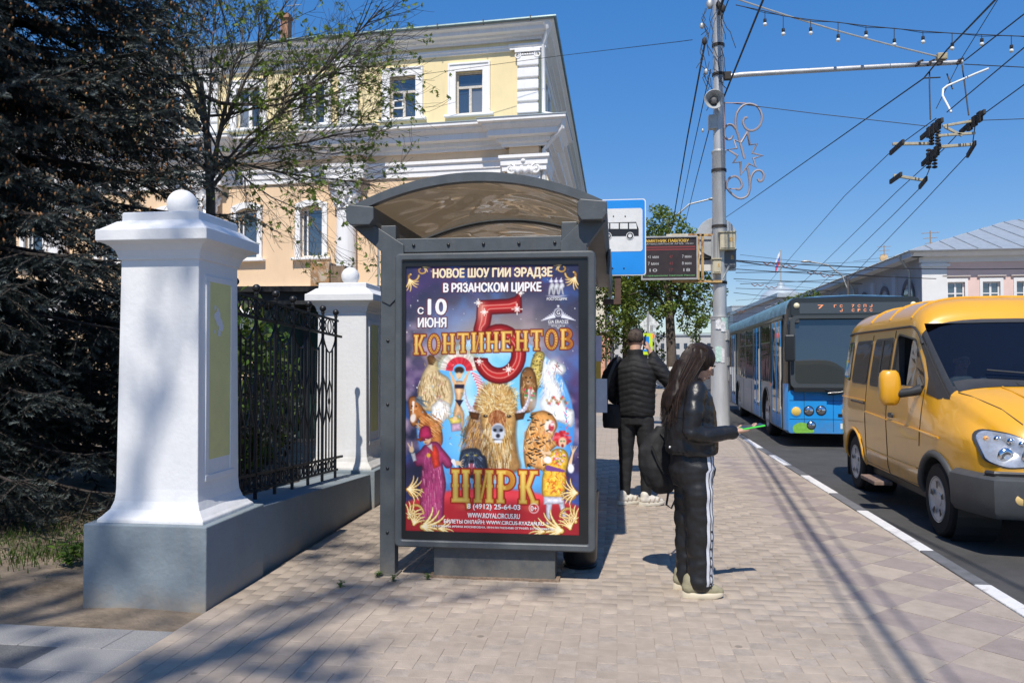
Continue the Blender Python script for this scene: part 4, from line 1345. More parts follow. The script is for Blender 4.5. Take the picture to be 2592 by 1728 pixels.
blend(ell(.54, .625, .040, .052), H('cdd2dc')); blend(ell(.54, .612, .033, .022), H('7f8898')); blend(ell(.522, .617, .009, .008), H('15161c')); blend(ell(.558, .617, .009, .008), H('15161c'))
blend(ell(.54, .638, .012, .012), H('2a2c38')); blend(ell(.54, .66, .026, .008), H('e8eaf0')); stroke((.518, .652), (.562, .652), .003, H('383a44'))
# --- dark panther
fillp([(.315, .735), (.325, .70), (.345, .69), (.39, .685), (.43, .69), (.45, .71), (.47, .72), (.48, .78), (.44, .80), (.34, .79), (.315, .765)], H('303848'), .005)
fur(150, in_ell(.385, .735, .062, .055), lambda x, y, r: ((x - .385) * 5, (y - .73) * 5 + .3), [H('5a6a86'), H('1c2230'), H('8a9ab4'), H('3a4560')], .018, .0022)
for s in (-1, 1): blend(ell(.385 + s * .025, .712, .007, .004), H('d8c040'))
blend(ell(.387, .758, .019, .024), H('c05a6a')); stroke((.373, .745), (.375, .756), .0028, H('ffffff')); stroke((.40, .745), (.398, .756), .0028, H('ffffff')); blend(ell(.386, .735, .01, .006), H('15161c'))
for i in range(150):
    x, y = prng.uniform(.05, .97), prng.uniform(.36, .80)
    if abs(x - .535) < .14 and y > .44: continue
    c_ = [H('f4ead8'), H('e8c060'), H('d8606a'), H('8ab8e8'), H('c8a0d0'), H('6a8a5a')][i % 6]
    a = prng.uniform(0, 2 * PI); l = prng.uniform(.008, .022)
    stroke((x, y), (x + l * math.cos(a), y + l * math.sin(a) / ASP), .003, c_ * prng.uniform(.75, 1.1), .55)
# --- ringmaster in a raspberry suit (left) and performer in a yellow dress (right)
fillp([(.085, .70), (.12, .675), (.18, .665), (.215, .69), (.265, .73), (.27, .755), (.24, .76), (.215, .745), (.235, .82), (.225, .87), (.215, .96), (.155, .965), (.15, .95), (.135, .965), (.075, .955), (.09, .90), (.085, .83), (.10, .76), (.065, .755), (.05, .73), (.06, .715)], H('a03a68'), .004, H('5a1838'), .003)
fur(220, in_ell(.15, .83, .065, .22), lambda x, y, r: (.06, 1), [H('c05a86'), H('7a2450'), H('d88aa6'), H('a84474')], .035, .0024)
fillp([(.14, .685), (.175, .675), (.195, .70), (.20, .755), (.165, .765), (.15, .72)], H('d8402f'), .004); fillp([(.125, .68), (.155, .67), (.16, .70)], H('f2f0ee'), .003)
blend(ell(.135, .715, .012, .012), H('f0b840')); blend(ell(.125, .655, .024, .03), H('e2b68c')); fillp([(.08, .645), (.09, .615), (.115, .605), (.14, .61), (.15, .635), (.155, .645), (.10, .66)], H('b02a56'), .004, H('6a1434'), .002)
fillp([(.06, .655), (.105, .645), (.09, .665)], H('b04a2a'), .003); stroke((.118, .655), (.132, .655), .003, H('f0dcc8')); stroke((.115, .668), (.13, .668), .003, H('8a3a2a'))
blend(ell(.035, .695, .014, .018), H('ecc89e')); stroke((.03, .69), (.012, .67), .005, H('ecc89e')); stroke((.038, .69), (.036, .665), .005, H('ecc89e')); fillp([(.03, .71), (.055, .705), (.065, .735), (.045, .74)], H('f0eef0'), .003)
blend(ell(.305, .742, .018, .014), H('ecc89e'))
for k in range(4): stroke((.312, .745), (.338, .728 + .011 * k), .004, H('ecc89e'))
blend(ell(.205, .972, .026, .009, .2), H('b05a30')); stroke((.28, .735), (.295, .755), .012, H('f0eef0'))
fillp([(.80, .86), (.795, .80), (.805, .765), (.82, .73), (.84, .70), (.875, .685), (.92, .69), (.94, .72), (.925, .77), (.925, .82), (.905, .86), (.86, .865)], H('e8b93c'), .004, H('8a5a14'), .003)
fur(160, in_ell(.865, .80, .055, .11), lambda x, y, r: (r.uniform(-1, 1), r.uniform(-.6, 1)), [H('d8502a'), H('f4d868'), H('f0a030')], .018, .003)
fur(90, in_ell(.885, .715, .035, .045), lambda x, y, r: (r.uniform(-1, 1), r.uniform(-1, 1)), [H('d8609a'), H('6aa84a'), H('f0d040'), H('e04a3a'), H('e8e0f0')], .010, .004)
stroke((.825, .755), (.915, .765), .016, H('7a4a8a')); fillp([(.80, .86), (.91, .86), (.92, .885), (.80, .89)], H('e8e6f4'), .004)
fillp([(.815, .885), (.85, .885), (.835, .97), (.815, .97)], H('dfe4f2'), .004); fillp([(.885, .885), (.915, .88), (.94, .955), (.92, .96)], H('dfe4f2'), .004)
blend(ell(.815, .985, .022, .012, -.6), H('d8b840')); blend(ell(.945, .965, .016, .011, .6), H('d8b840'))
for i in range(70): a = prng.uniform(0, 2 * PI); q = prng.uniform(.012, .05); blend(ell(.905 + q * math.cos(a), .645 + q * .8 * math.sin(a) / ASP, .009, .008), [H('d8343c'), H('e8606a'), H('b0202c')][i % 3])
blend(ell(.908, .66, .022, .03), H('eac39a')); blend(ell(.908, .672, .007, .009), H('8a2020')); blend(ell(.90, .655, .004, .003), H('2a6a4a')); blend(ell(.917, .655, .004, .003), H('2a6a4a'))
for i in range(9): stroke((.93, .62 - i * .012), (.93 + .016 * math.sin(i), .605 - i * .012), .0045, H('c86a9a') if i % 2 else H('6ab4d8'), .9)
stroke((.835, .70), (.80, .70), .011, H('ecc89e')); stroke((.80, .70), (.785, .685), .009, H('ecc89e')); blend(ell(.825, .725, .022, .02), H('f4f2f4')); stroke((.95, .74), (.965, .70), .010, H('ecc89e')); blend(ell(.955, .755, .018, .026), H('f4f2f4'))
for k in range(4): stroke((.966, .70), (.955 + .012 * k, .672), .0035, H('ecc89e'))
# --- gold scrollwork in the corners
def scroll(cx, cy, r, sx, sy, n=22):
    pv = None
    for i in range(n + 1):
        a = i / n * 4.2; q = r * (1 - .75 * i / n)
        p_ = (cx + sx * q * math.cos(a), cy + sy * q * math.sin(a) / ASP)
        if pv: stroke(pv, p_, r * .17, H('8a5a20')); stroke(pv, p_, r * .11, H('e9c878')); stroke((pv[0], pv[1] - .001), p_, r * .035, H('fff0c4'))
        pv = p_
def leaf(cx, cy, r, a0, sx, sy, n=6):
    """acanthus leaf: curling lobes fanning from one root"""
    for ps in range(3):
        for i in range(n):
            a = a0 + (i - n / 2) * .30; x, y = cx, cy; l = r * (1 - .35 * abs(i - n / 2) / n); m = 6
            for k in range(m):
                aa = a + (.9 if i >= n / 2 else -.9) * (k / m) ** 2
                x2, y2 = x + sx * l / m * math.cos(aa), y + sy * l / m * math.sin(aa) / ASP
                w_ = r * .085 * (1 - .75 * k / m)
                if ps == 0: stroke((x, y), (x2, y2), w_ * 1.5, H('7a4a1c'))
                elif ps == 1: stroke((x, y), (x2, y2), w_, [H('dcae5c'), H('e9c878')][i % 2])
                else: stroke((x, y - .0012), (x2, y2 - .0012), w_ * .35, H('fff0c8'))
                x, y = x2, y2
for sx, ox in ((1, 0.0), (-1, 1.0)):
    scroll(ox + sx * .035, .035, .04, sx, 1); leaf(ox + sx * .02, .05, .07, 1.3, sx, 1); scroll(ox + sx * .09, .012, .03, sx, 1); leaf(ox + sx * .10, .0, .045, .5, sx, 1, 5)
    scroll(ox + sx * .045, .845, .05, sx, 1); leaf(ox + sx * .015, .845, .10, .2, sx, -1, 7); scroll(ox + sx * .05, .93, .055, sx, -1); leaf(ox + sx * .02, .95, .10, .9, sx, -1, 7)
    scroll(ox + sx * .14, .985, .045, sx, -1); leaf(ox + sx * .10, .985, .15, .25, sx, -1, 6); leaf(ox + sx * .20, .99, .09, .2, sx, -1, 5); leaf(ox + sx * .05, .975, .09, 1.4, sx, -1, 6)
# --- the big red 5
five = [(.425, .135), (.60, .13), (.64, .122), (.668, .105), (.672, .175), (.50, .18), (.488, .225)]
for k in range(23):
    a = -2.15 + k / 22 * 4.75
    five.append((.548 + .148 * math.cos(a), .332 + .108 * math.sin(a)))
five += [(.405, .35), (.475, .352), (.478, .362)]
for k in range(17):
    a = 2.2 - k / 16 * 4.05
    five.append((.545 + .078 * math.cos(a), .333 + .055 * math.sin(a)))
five += [(.455, .265), (.402, .255), (.405, .235), (.42, .20)]
mk, d = poly(five, .003)
blend(np.clip(.5 - (d - .007) / .006, 0, 1), H('5a1216'))
grad = np.clip(-d / .045, 0, 1)[..., None]
blend(mk, H('7a1218') * (1 - grad) + H('d8302f') * grad)
blend(mk * np.clip(1 - np.abs(d + .026) / .006, 0, 1) * .75, H('f7b09a'))
blend(mk * np.exp(-(((PXX - .44) / .03) ** 2 + ((PYY - .17) / .05) ** 2)) * .6, H('f4c4a8'))
for x, y, s in ((.65, .165, .03), (.425, .14, .022), (.46, .175, .02), (.60, .39, .03), (.43, .36, .022), (.67, .105, .018)):
    for a in range(4):
        q = a * PI / 4; l = s * (1 if a % 2 == 0 else .55)
        stroke((x - l * math.cos(q), y - l * math.sin(q) / ASP), (x, y), .0028, H('fff4e0')); stroke((x + l * math.cos(q), y + l * math.sin(q) / ASP), (x, y), .0028, H('fff4e0'))
    blend(ell(x, y, s * .3, s * .3, 0, .01), H('ffffff'))
# --- slab-serif circus letters
def slab(ch, x0, y0, w, h):
    """polygons of one letter, in poster units; y0 is the top"""
    sw, sh_, bw = .34 * w, .13 * h, .13 * h
    R_ = lambda a, b_, c_, d_: [(x0 + a * w, y0 + b_ * h), (x0 + c_ * w, y0 + b_ * h), (x0 + c_ * w, y0 + d_ * h), (x0 + a * w, y0 + d_ * h)]
    stem = lambda a: [R_(a, 0, a + .30, 1), R_(a - .07, 0, a + .37, .13), R_(a - .07, .87, a + .37, 1), R_(a - .04, .44, a + .34, .54)]
    def ringp(cx, cy, rx, ry, a0_=0, a1_=2 * PI, tx_=.26, ty_=.15):
        o = []; n = 20
        for k in range(n):
            b0, b1 = a0_ + (a1_ - a0_) * k / n, a0_ + (a1_ - a0_) * (k + 1) / n
            o.append([(x0 + (cx + rx * math.cos(b0)) * w, y0 + (cy + ry * math.sin(b0)) * h), (x0 + (cx + rx * math.cos(b1)) * w, y0 + (cy + ry * math.sin(b1)) * h),
                      (x0 + (cx + (rx - tx_) * math.cos(b1)) * w, y0 + (cy + (ry - ty_) * math.sin(b1)) * h), (x0 + (cx + (rx - tx_) * math.cos(b0)) * w, y0 + (cy + (ry - ty_) * math.sin(b0)) * h)])
        return o
    dg = lambda a, b_, c_, d_, t_: [(x0 + a * w, y0 + b_ * h), (x0 + (a + t_) * w, y0 + b_ * h), (x0 + (c_ + t_) * w, y0 + d_ * h), (x0 + c_ * w, y0 + d_ * h)]
    L = {'К': stem(.07) + [dg(.30, .55, .62, .02, .26), dg(.30, .45, .66, .98, .26), R_(.56, 0, 1, .12), R_(.60, .88, 1.02, 1)],
         'О': ringp(.5, .5, .5, .5),
         'Н': stem(.05) + stem(.65) + [R_(.3, .43, .7, .57)],
         'Т': [R_(.35, 0, .65, 1), R_(.02, 0, .98, .15), R_(.02, 0, .14, .30), R_(.86, 0, .98, .30), R_(.26, .87, .74, 1), R_(.30, .46, .70, .54)],
         'И': stem(.05) + stem(.65) + [dg(.30, .88, .58, .12, .14)],
         'Е': [R_(.05, 0, .40, 1), R_(0, 0, .92, .14), R_(0, .86, .95, 1), R_(.3, .43, .75, .57), R_(.80, 0, .92, .28), R_(.83, .72, .95, 1), R_(.66, .36, .76, .64)],
         'В': stem(.07) + ringp(.50, .27, .42, .27, -PI / 2, PI / 2) + ringp(.50, .73, .50, .27, -PI / 2, PI / 2) + [R_(.3, 0, .52, .14), R_(.3, .44, .52, .56), R_(.3, .86, .52, 1)],
         'Р': stem(.07) + ringp(.50, .30, .48, .30, -PI / 2, PI / 2) + [R_(.3, 0, .52, .14), R_(.3, .47, .52, .60)],
         'Ц': stem(.04) + stem(.58) + [R_(.2, .84, .9, 1), [(x0 + .72 * w, y0 + h), (x0 + 1.0 * w, y0 + h), (x0 + .96 * w, y0 + 1.16 * h), (x0 + .78 * w, y0 + 1.2 * h)]]}[ch]
    return L
def slab_word(word, xa, xb, ya, yb, h, hot, cold, out, ow=.006):
    n = len(word); step = (xb - xa) / n
    polys = []
    for i, ch in enumerate(word):
        y = ya + (yb - ya) * i / max(n - 1, 1)
        polys += slab(ch, xa + i * step + step * .06, y, step * .86, h)
    D_ = np.full((GH, GW), 9.0, np.float32)
    for p_ in polys:
        _, d_ = poly(p_); D_ = np.minimum(D_, d_)
    blend(np.clip(.5 - (D_ - ow) / .005, 0, 1), out)
    t_ = np.clip(-D_ / .012, 0, 1)[..., None]
    yy_ = np.clip((PYY - ya) / h, 0, 1)[..., None]
    blend(np.clip(.5 - D_ / .005, 0, 1), (cold * (1 - t_) + hot * t_) * (1 - .12 * yy_))
slab_word('КОНТИНЕНТОВ', .04, .975, .258, .238, .078, H('ffe08a'), H('c8862a'), H('6e1c1c'), .005)
slab_word('ЦИРК', .265, .78, .765, .765, .125, H('f4d06a'), H('d09a34'), H('9a2418'), .008)
# --- white emblems at upper right
for k in range(3):
    x = .845 + .028 * k
    blend(ell(x, .062, .011, .008), H('f0f0f4')); fillp([(x - .016, .110), (x - .012, .082), (x, .068), (x + .014, .07), (x + .02, .082), (x + .012, .09), (x + .016, .112), (x + .006, .11), (x, .094), (x - .008, .112)], H('f0f0f4'), .003); stroke((x, .055), (x + .003, .049), .003, H('f0f0f4'))
m1 = ell(.875, .114, .05, .011); m2 = ell(.875, .112, .046, .008); blend(np.clip(m1 - m2, 0, 1), H('f0f0f4'))
m1 = ell(.885, .178, .024, .024); m2 = ell(.885, .178, .019, .019); blend(np.clip(m1 - m2, 0, 1), H('f0f0f4')); blend(ell(.885, .155, .006, .006), H('f0f0f4'))
for s in (-1, 1):
    for k in range(7): stroke((.885 + s * .022, .195), (.885 + s * (.03 + .011 * k), .178 + .005 * k), .0045, H('e8e8f0'))
stroke((.83, .223), (.94, .223), .0015, H('e8e8f0')); fillp([(.868, .232), (.902, .232), (.885, .242)], H('e8e8f0'), .003)
# round age mark
m1 = ell(.745, .905, .028, .028); m2 = ell(.745, .905, .0235, .0235); blend(np.clip(m1 - m2, 0, 1), H('ffffff'))
# reflection of the word in the floor
for i in range(4):
    xa = .285 + i * .129
    mm = np.clip(1 - np.abs(PXX - xa - .05) / .055, 0, 1) * np.clip((PYY - .893) * 80, 0, 1) * np.clip((.925 - PYY) * 35, 0, 1)
    blend(mm * .35, H('f0c860'))

def srgb2lin(a):
    return np.where(a <= .04045, a / 12.92, ((a + .055) / 1.055) ** 2.4)
gx = PX0 + PXX * (PX1 - PX0); gz = PZ1 - PYY * (PZ1 - PZ0)
Vp = np.stack([gx.ravel(), np.full(gx.size, -.052, np.float32), gz.ravel()], 1)
idx = np.arange(GW * GH).reshape(GH, GW)
Q = np.stack([idx[:-1, :-1].ravel(), idx[1:, :-1].ravel(), idx[1:, 1:].ravel(), idx[:-1, 1:].ravel()], 1)
POST = attr_mat('poster_print', 'print', .28, .35)
poster = fast_mesh('poster', Vp, Q, POST, lb, cols=srgb2lin(np.clip(CAN, 0, 1)).reshape(-1, 3), cname='print')
# printed text lines
WHT = mat('ink_white', (.86, .85, .84), .35, spec=.3); CRM = mat('ink_cream', (.86, .74, .50), .35, spec=.3); INK_R = mat('ink_dark_red', (.16, .03, .04), .4)
def pline(body, cx, cy, w, h, m, bold=.0, back=True, tilt=0.0):
    W, Hh = PX1 - PX0, PZ1 - PZ0
    x, z = PX0 + cx * W, PZ1 - cy * Hh
    Mt = Matrix.Translation((x, -.0541, z)) @ Matrix.Rotation(PI / 2, 4, 'X') @ Matrix.Rotation(tilt, 4, 'Z')
    if back:
        Mb = Matrix.Translation((x, -.0525, z)) @ Matrix.Rotation(PI / 2, 4, 'X') @ Matrix.Rotation(tilt, 4, 'Z')
        lettering('lettering_shadow', body, w * W + .009, h * Hh + .009, INK_R, poster, Mb, bold + .03)
    lettering('lettering', body, w * W, h * Hh, m, poster, Mt, bold)
pline('НОВОЕ ШОУ ГИИ ЭРАДЗЕ', .505, .030, .69, .040, CRM, .05)
pline('В РЯЗАНСКОМ ЦИРКЕ', .505, .085, .565, .040, WHT, .05)
pline('С', .087, .168, .033, .025, WHT, .05); pline('10', .185, .154, .105, .058, WHT, .05); pline('ИЮНЯ', .155, .213, .165, .036, WHT, .05)
pline('РОСГОСЦИРК', .878, .129, .115, .012, WHT, .02, False)
pline('G', .885, .178, .018, .016, WHT, .02, False); pline('GIA ERADZE', .885, .213, .115, .012, WHT, .012, False); pline('ROYAL CIRCUS', .885, .229, .075, .006, WHT, .01, False)
pline('8 (4912) 25-64-03', .515, .905, .305, .024, WHT, .035, False)
pline('0+', .745, .905, .034, .019, WHT, .02, False)
pline('WWW.ROYALCIRCUS.RU', .515, .936, .30, .018, WHT, .035, False)
pline('БИЛЕТЫ ОНЛАЙН: WWW.CIRCUS-RYAZAN.RU', .515, .9585, .575, .018, WHT, .035, False)
pline('ИП ИТКИНА ИРИНА ИОСИФОВНА. ИНН:701743324580 ОГРНИП: 317703100067700', .51, .9795, .70, .0085, WHT, .03, False)
# ------------------------------------------------------------------ vegetation
BARK = mat('bark', (.10, .078, .06), .95, var=.35, scale=9, bump=.8, bscale=25, stretch=(1, 1, .3))
BARKD = mat('bark_dark', (.045, .036, .03), .95, var=.3, scale=9, bump=.6, bscale=25)
LEAF = attr_mat('leaf', 'tint', .55, .35, trans=.35)
NEED = attr_mat('needle', 'tint', .6, .3)
def limb_tubes(segs, n=5):
    """segs: list of (points, radii) -> one mesh builder"""
    b = MB()
    for p, r in segs: b.tube(p, r, n if max(r) > .012 else 3, cap=False)
    return b
def leaf_faces(C, size, cols, seed=0, up=.3, fold=.18, long=1.5):
    """pointed folded leaves at centres C"""
    r = np.random.default_rng(seed)
    n = len(C)
    nrm = r.normal(size=(n, 3)); nrm[:, 2] += up * 2; nrm /= np.linalg.norm(nrm, axis=1)[:, None]
    a = r.normal(size=(n, 3)); a -= nrm * (a * nrm).sum(1)[:, None]; a /= np.linalg.norm(a, axis=1)[:, None]
    b = np.cross(nrm, a)
    s = (size * r.uniform(.6, 1.3, n))[:, None] if np.isscalar(size) else (size * r.uniform(.7, 1.2, n))[:, None]
    V = np.stack([C - a * s * long * .5, C + b * s * .45 + nrm * s * fold, C + a * s * long * .5, C - b * s * .45 + nrm * s * fold], 1).reshape(-1, 3)
    T = np.arange(4 * n).reshape(n, 4)
    T = np.concatenate([T[:, [0, 1, 2]], T[:, [0, 2, 3]]])
    cc = np.repeat(cols, 4, axis=0)
    return V, T, cc
def crown_points(r, blobs, n):
    """points spread through a set of ellipsoid clumps, denser towards their skins"""
    w = np.array([b[1][0] * b[1][1] * b[1][2] for b in blobs]) ** .7
    w /= w.sum()
    k = r.choice(len(blobs), n, p=w)
    d = r.normal(size=(n, 3)); d /= np.linalg.norm(d, axis=1)[:, None]
    q = r.uniform(.25, 1, n) ** .45
    c = np.array([b[0] for b in blobs])[k]; s = np.array([b[1] for b in blobs])[k]
    return c + d * s * q[:, None], k
def leaf_cols(r, n, base, var=.3, k=None, nk=1):
    base = np.array(base)
    t = r.uniform(1 - var, 1 + var, n)
    if k is not None:
        kt = r.uniform(.75, 1.25, nk); t = t * kt[k]
    c = base[None] * t[:, None]
    c[:, 0] *= r.uniform(.8, 1.3, n)
    return c
def leafy_tree(name, loc, h_trunk, r_trunk, blobs, n, size, base, label, seed=0, group=None, lean=(0, 0), bark=BARK, cat='tree'):
    r = np.random.default_rng(seed); q = random.Random(seed)
    t = empty(name, loc, 0, label, cat, group)
    segs = []
    top = Vector((lean[0], lean[1], h_trunk))
    segs.append(([Vector((0, 0, -.1)), Vector((lean[0] * .2, lean[1] * .2, h_trunk * .3)), Vector((lean[0] * .6, lean[1] * .6, h_trunk * .7)), top], [r_trunk * 1.25, r_trunk, r_trunk * .85, r_trunk * .7]))
    for c, s in blobs:
        c = Vector(c)
        st = Vector((lean[0] * .5, lean[1] * .5, h_trunk * q.uniform(.5, .95)))
        mid = st.lerp(c, .5) + Vector((q.uniform(-.2, .2), q.uniform(-.2, .2), .15 * (c - st).length))
        segs.append(([st, mid, c], [r_trunk * .45, r_trunk * .28, r_trunk * .10]))
        for _ in range(5):
            e = c + Vector((q.uniform(-1, 1) * s[0], q.uniform(-1, 1) * s[1], q.uniform(-.8, 1) * s[2])) * .8
            segs.append(([mid.lerp(c, .4), mid.lerp(e, .7), e], [r_trunk * .14, r_trunk * .09, r_trunk * .03]))
    limb_tubes(segs, 8).build('trunk', bark, t, smooth=70)
    sat = []
    for c, s in blobs:
        for _ in range(6):
            d = Vector((q.gauss(0, 1), q.gauss(0, 1), q.gauss(0, 1))).normalized(); f_ = q.uniform(.22, .42)
            sat.append(((c[0] + d.x * s[0] * 1.05, c[1] + d.y * s[1] * 1.05, c[2] + d.z * s[2] * 1.05), (s[0] * f_, s[1] * f_, s[2] * f_)))
    blobs = [(c, (s[0] * .88, s[1] * .88, s[2] * .88)) for c, s in blobs] + sat
    C, k = crown_points(r, blobs, n)
    V, T, cc = leaf_faces(C, size, leaf_cols(r, n, base, .3, k, len(blobs)), seed)
    fast_mesh('crown', V, T, LEAF, t, cols=cc)
    return t

# --- spruce at left
def spruce(loc, label, seed=5):
    r = np.random.default_rng(seed); q = random.Random(seed)
    t = empty('spruce_tree', loc, 0, label, 'tree')
    Ht = 13.0
    MB().tube([(0, 0, -.1), (0, 0, 3), (0, 0, 8), (0, 0, Ht)], [.24, .20, .12, .02], 10).build('trunk', BARKD, t, smooth=70)
    twigs = []; cones = []; wood = []
    z = .55
    while z < 9.0:
        nb = 12 if z < 6.5 else 7
        for k in range(nb):
            a = 2 * PI * (k + q.random() * .9) / nb
            if math.sin(a) > .55 and z > 1.5 and q.random() < .5: continue     # fewer on the far side
            L = (3.3 - .21 * z) * q.uniform(.72, 1.12)
            if math.cos(a) < -.75: L *= .8
            d = Vector((math.cos(a), math.sin(a), 0)); sd_ = Vector((-d.y, d.x, 0))
            P_ = []
            nn = 9
            for i in range(nn):
                s = i / (nn - 1)
                zz = z + .35 * L * s * .5 - L * .42 * s ** 1.5 + L * .17 * s ** 4
                P_.append(d * (L * s) + sd_ * (.10 * L * math.sin(3 * s + a * 5)) + Vector((0, 0, zz)))
            wood.append((P_, [.03 * (1 - .8 * i / (nn - 1)) for i in range(nn)]))
            i_s = .08
            while i_s < 1.0:
                f = i_s * (nn - 1); i0 = min(int(f), nn - 2)
                p = P_[i0].lerp(P_[i0 + 1], f - i0); dv = (P_[i0 + 1] - P_[i0]).normalized()
                for sg in (-1, 1):
                    ln = (.22 + .62 * (1 - abs(i_s - .45) * 1.4)) * q.uniform(.55, 1.1)
                    if ln < .12: ln = .12
                    dr_ = (dv * q.uniform(.5, .9) + sd_ * sg * q.uniform(.6, 1.0) + Vector((0, 0, q.uniform(-.55, -.05)))).normalized()
                    e = p + dr_ * ln + Vector((0, 0, -.22 * ln))
                    wood.append(([p, p.lerp(e, .5) + Vector((0, 0, .03)), e], [.008, .006, .003]))
                    m = p.lerp(e, .5) + Vector((0, 0, .03))
                    twigs.append((p, m, i_s)); twigs.append((m, e, i_s))
                    ns = int(ln / .10)
                    for j in range(ns):
                        pp = p.lerp(e, (j + .5) / ns)
                        for s2 in (-1, 1):
                            l2 = q.uniform(.09, .20) * (1 - .4 * j / max(ns, 1))
                            d2 = (dr_ * .8 + dr_.cross(Vector((0, 0, 1))) * s2 * q.uniform(.5, 1) + Vector((0, 0, q.uniform(-.6, .25)))).normalized()
                            e2 = pp + d2 * l2
                            twigs.append((pp, e2, i_s + .25 * j / max(ns, 1)))
                            if z > 3.0 and q.random() < .33: cones.append((e2, d2))
                i_s += .085
            twigs.append((P_[-2], P_[-1], 1.0))
        z += q.uniform(.27, .37)
    limb_tubes(wood, 5).build('branch_wood', BARKD, t)
    A = np.array([list(w_[0]) for w_ in twigs]); B = np.array([list(w_[1]) for w_ in twigs]); OUT = np.array([w_[2] for w_ in twigs])
    n = len(A); NN = 34
    tt = r.uniform(.02, 1.05, (n, NN))
    D_ = B - A; Ln = np.linalg.norm(D_, axis=1)[:, None]; Dn = D_ / np.maximum(Ln, 1e-6)
    C = A[:, None] + D_[:, None] * tt[..., None]
    rv = r.normal(size=(n, NN, 3)); rv -= Dn[:, None] * (rv * Dn[:, None]).sum(2)[..., None]; rv /= np.linalg.norm(rv, axis=2)[..., None]
    rv[..., 2] += .25
    nd = rv + Dn[:, None] * .75; nd /= np.linalg.norm(nd, axis=2)[..., None]
    ln = r.uniform(.026, .044, (n, NN, 1))
    sdv = np.cross(nd, Dn[:, None]); sdv /= np.maximum(np.linalg.norm(sdv, axis=2)[..., None], 1e-6)
    w = .0046
    V = np.stack([C - sdv * w, C + sdv * w, C + nd * ln], 2).reshape(-1, 3)
    T = np.arange(len(V)).reshape(-1, 3)
    base = np.array([.017, .025, .021]); tip = np.array([.185, .215, .195])  # needles paler towards branch ends: sunlit tips put into the colour
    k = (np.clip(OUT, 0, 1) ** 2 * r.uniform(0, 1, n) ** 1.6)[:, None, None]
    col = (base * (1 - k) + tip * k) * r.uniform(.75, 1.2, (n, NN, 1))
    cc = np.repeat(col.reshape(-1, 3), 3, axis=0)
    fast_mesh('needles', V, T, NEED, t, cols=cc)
    cb = MB()
    for e, d2 in cones:
        a = Vector(e); b_ = a + Vector((d2.x * .4, d2.y * .4, .8)).normalized() * q.uniform(.025, .05)
        cb.tube([a, a.lerp(b_, .5), b_], [.005, .011, .004], 5)
    if cones: cb.build('buds', mat('spruce_bud', (.36, .17, .065), .8, var=.3, scale=30), t)
    return t
spruce((-6.75, 8.0, 0), 'big dark blue spruce with rust-brown buds at the left edge')

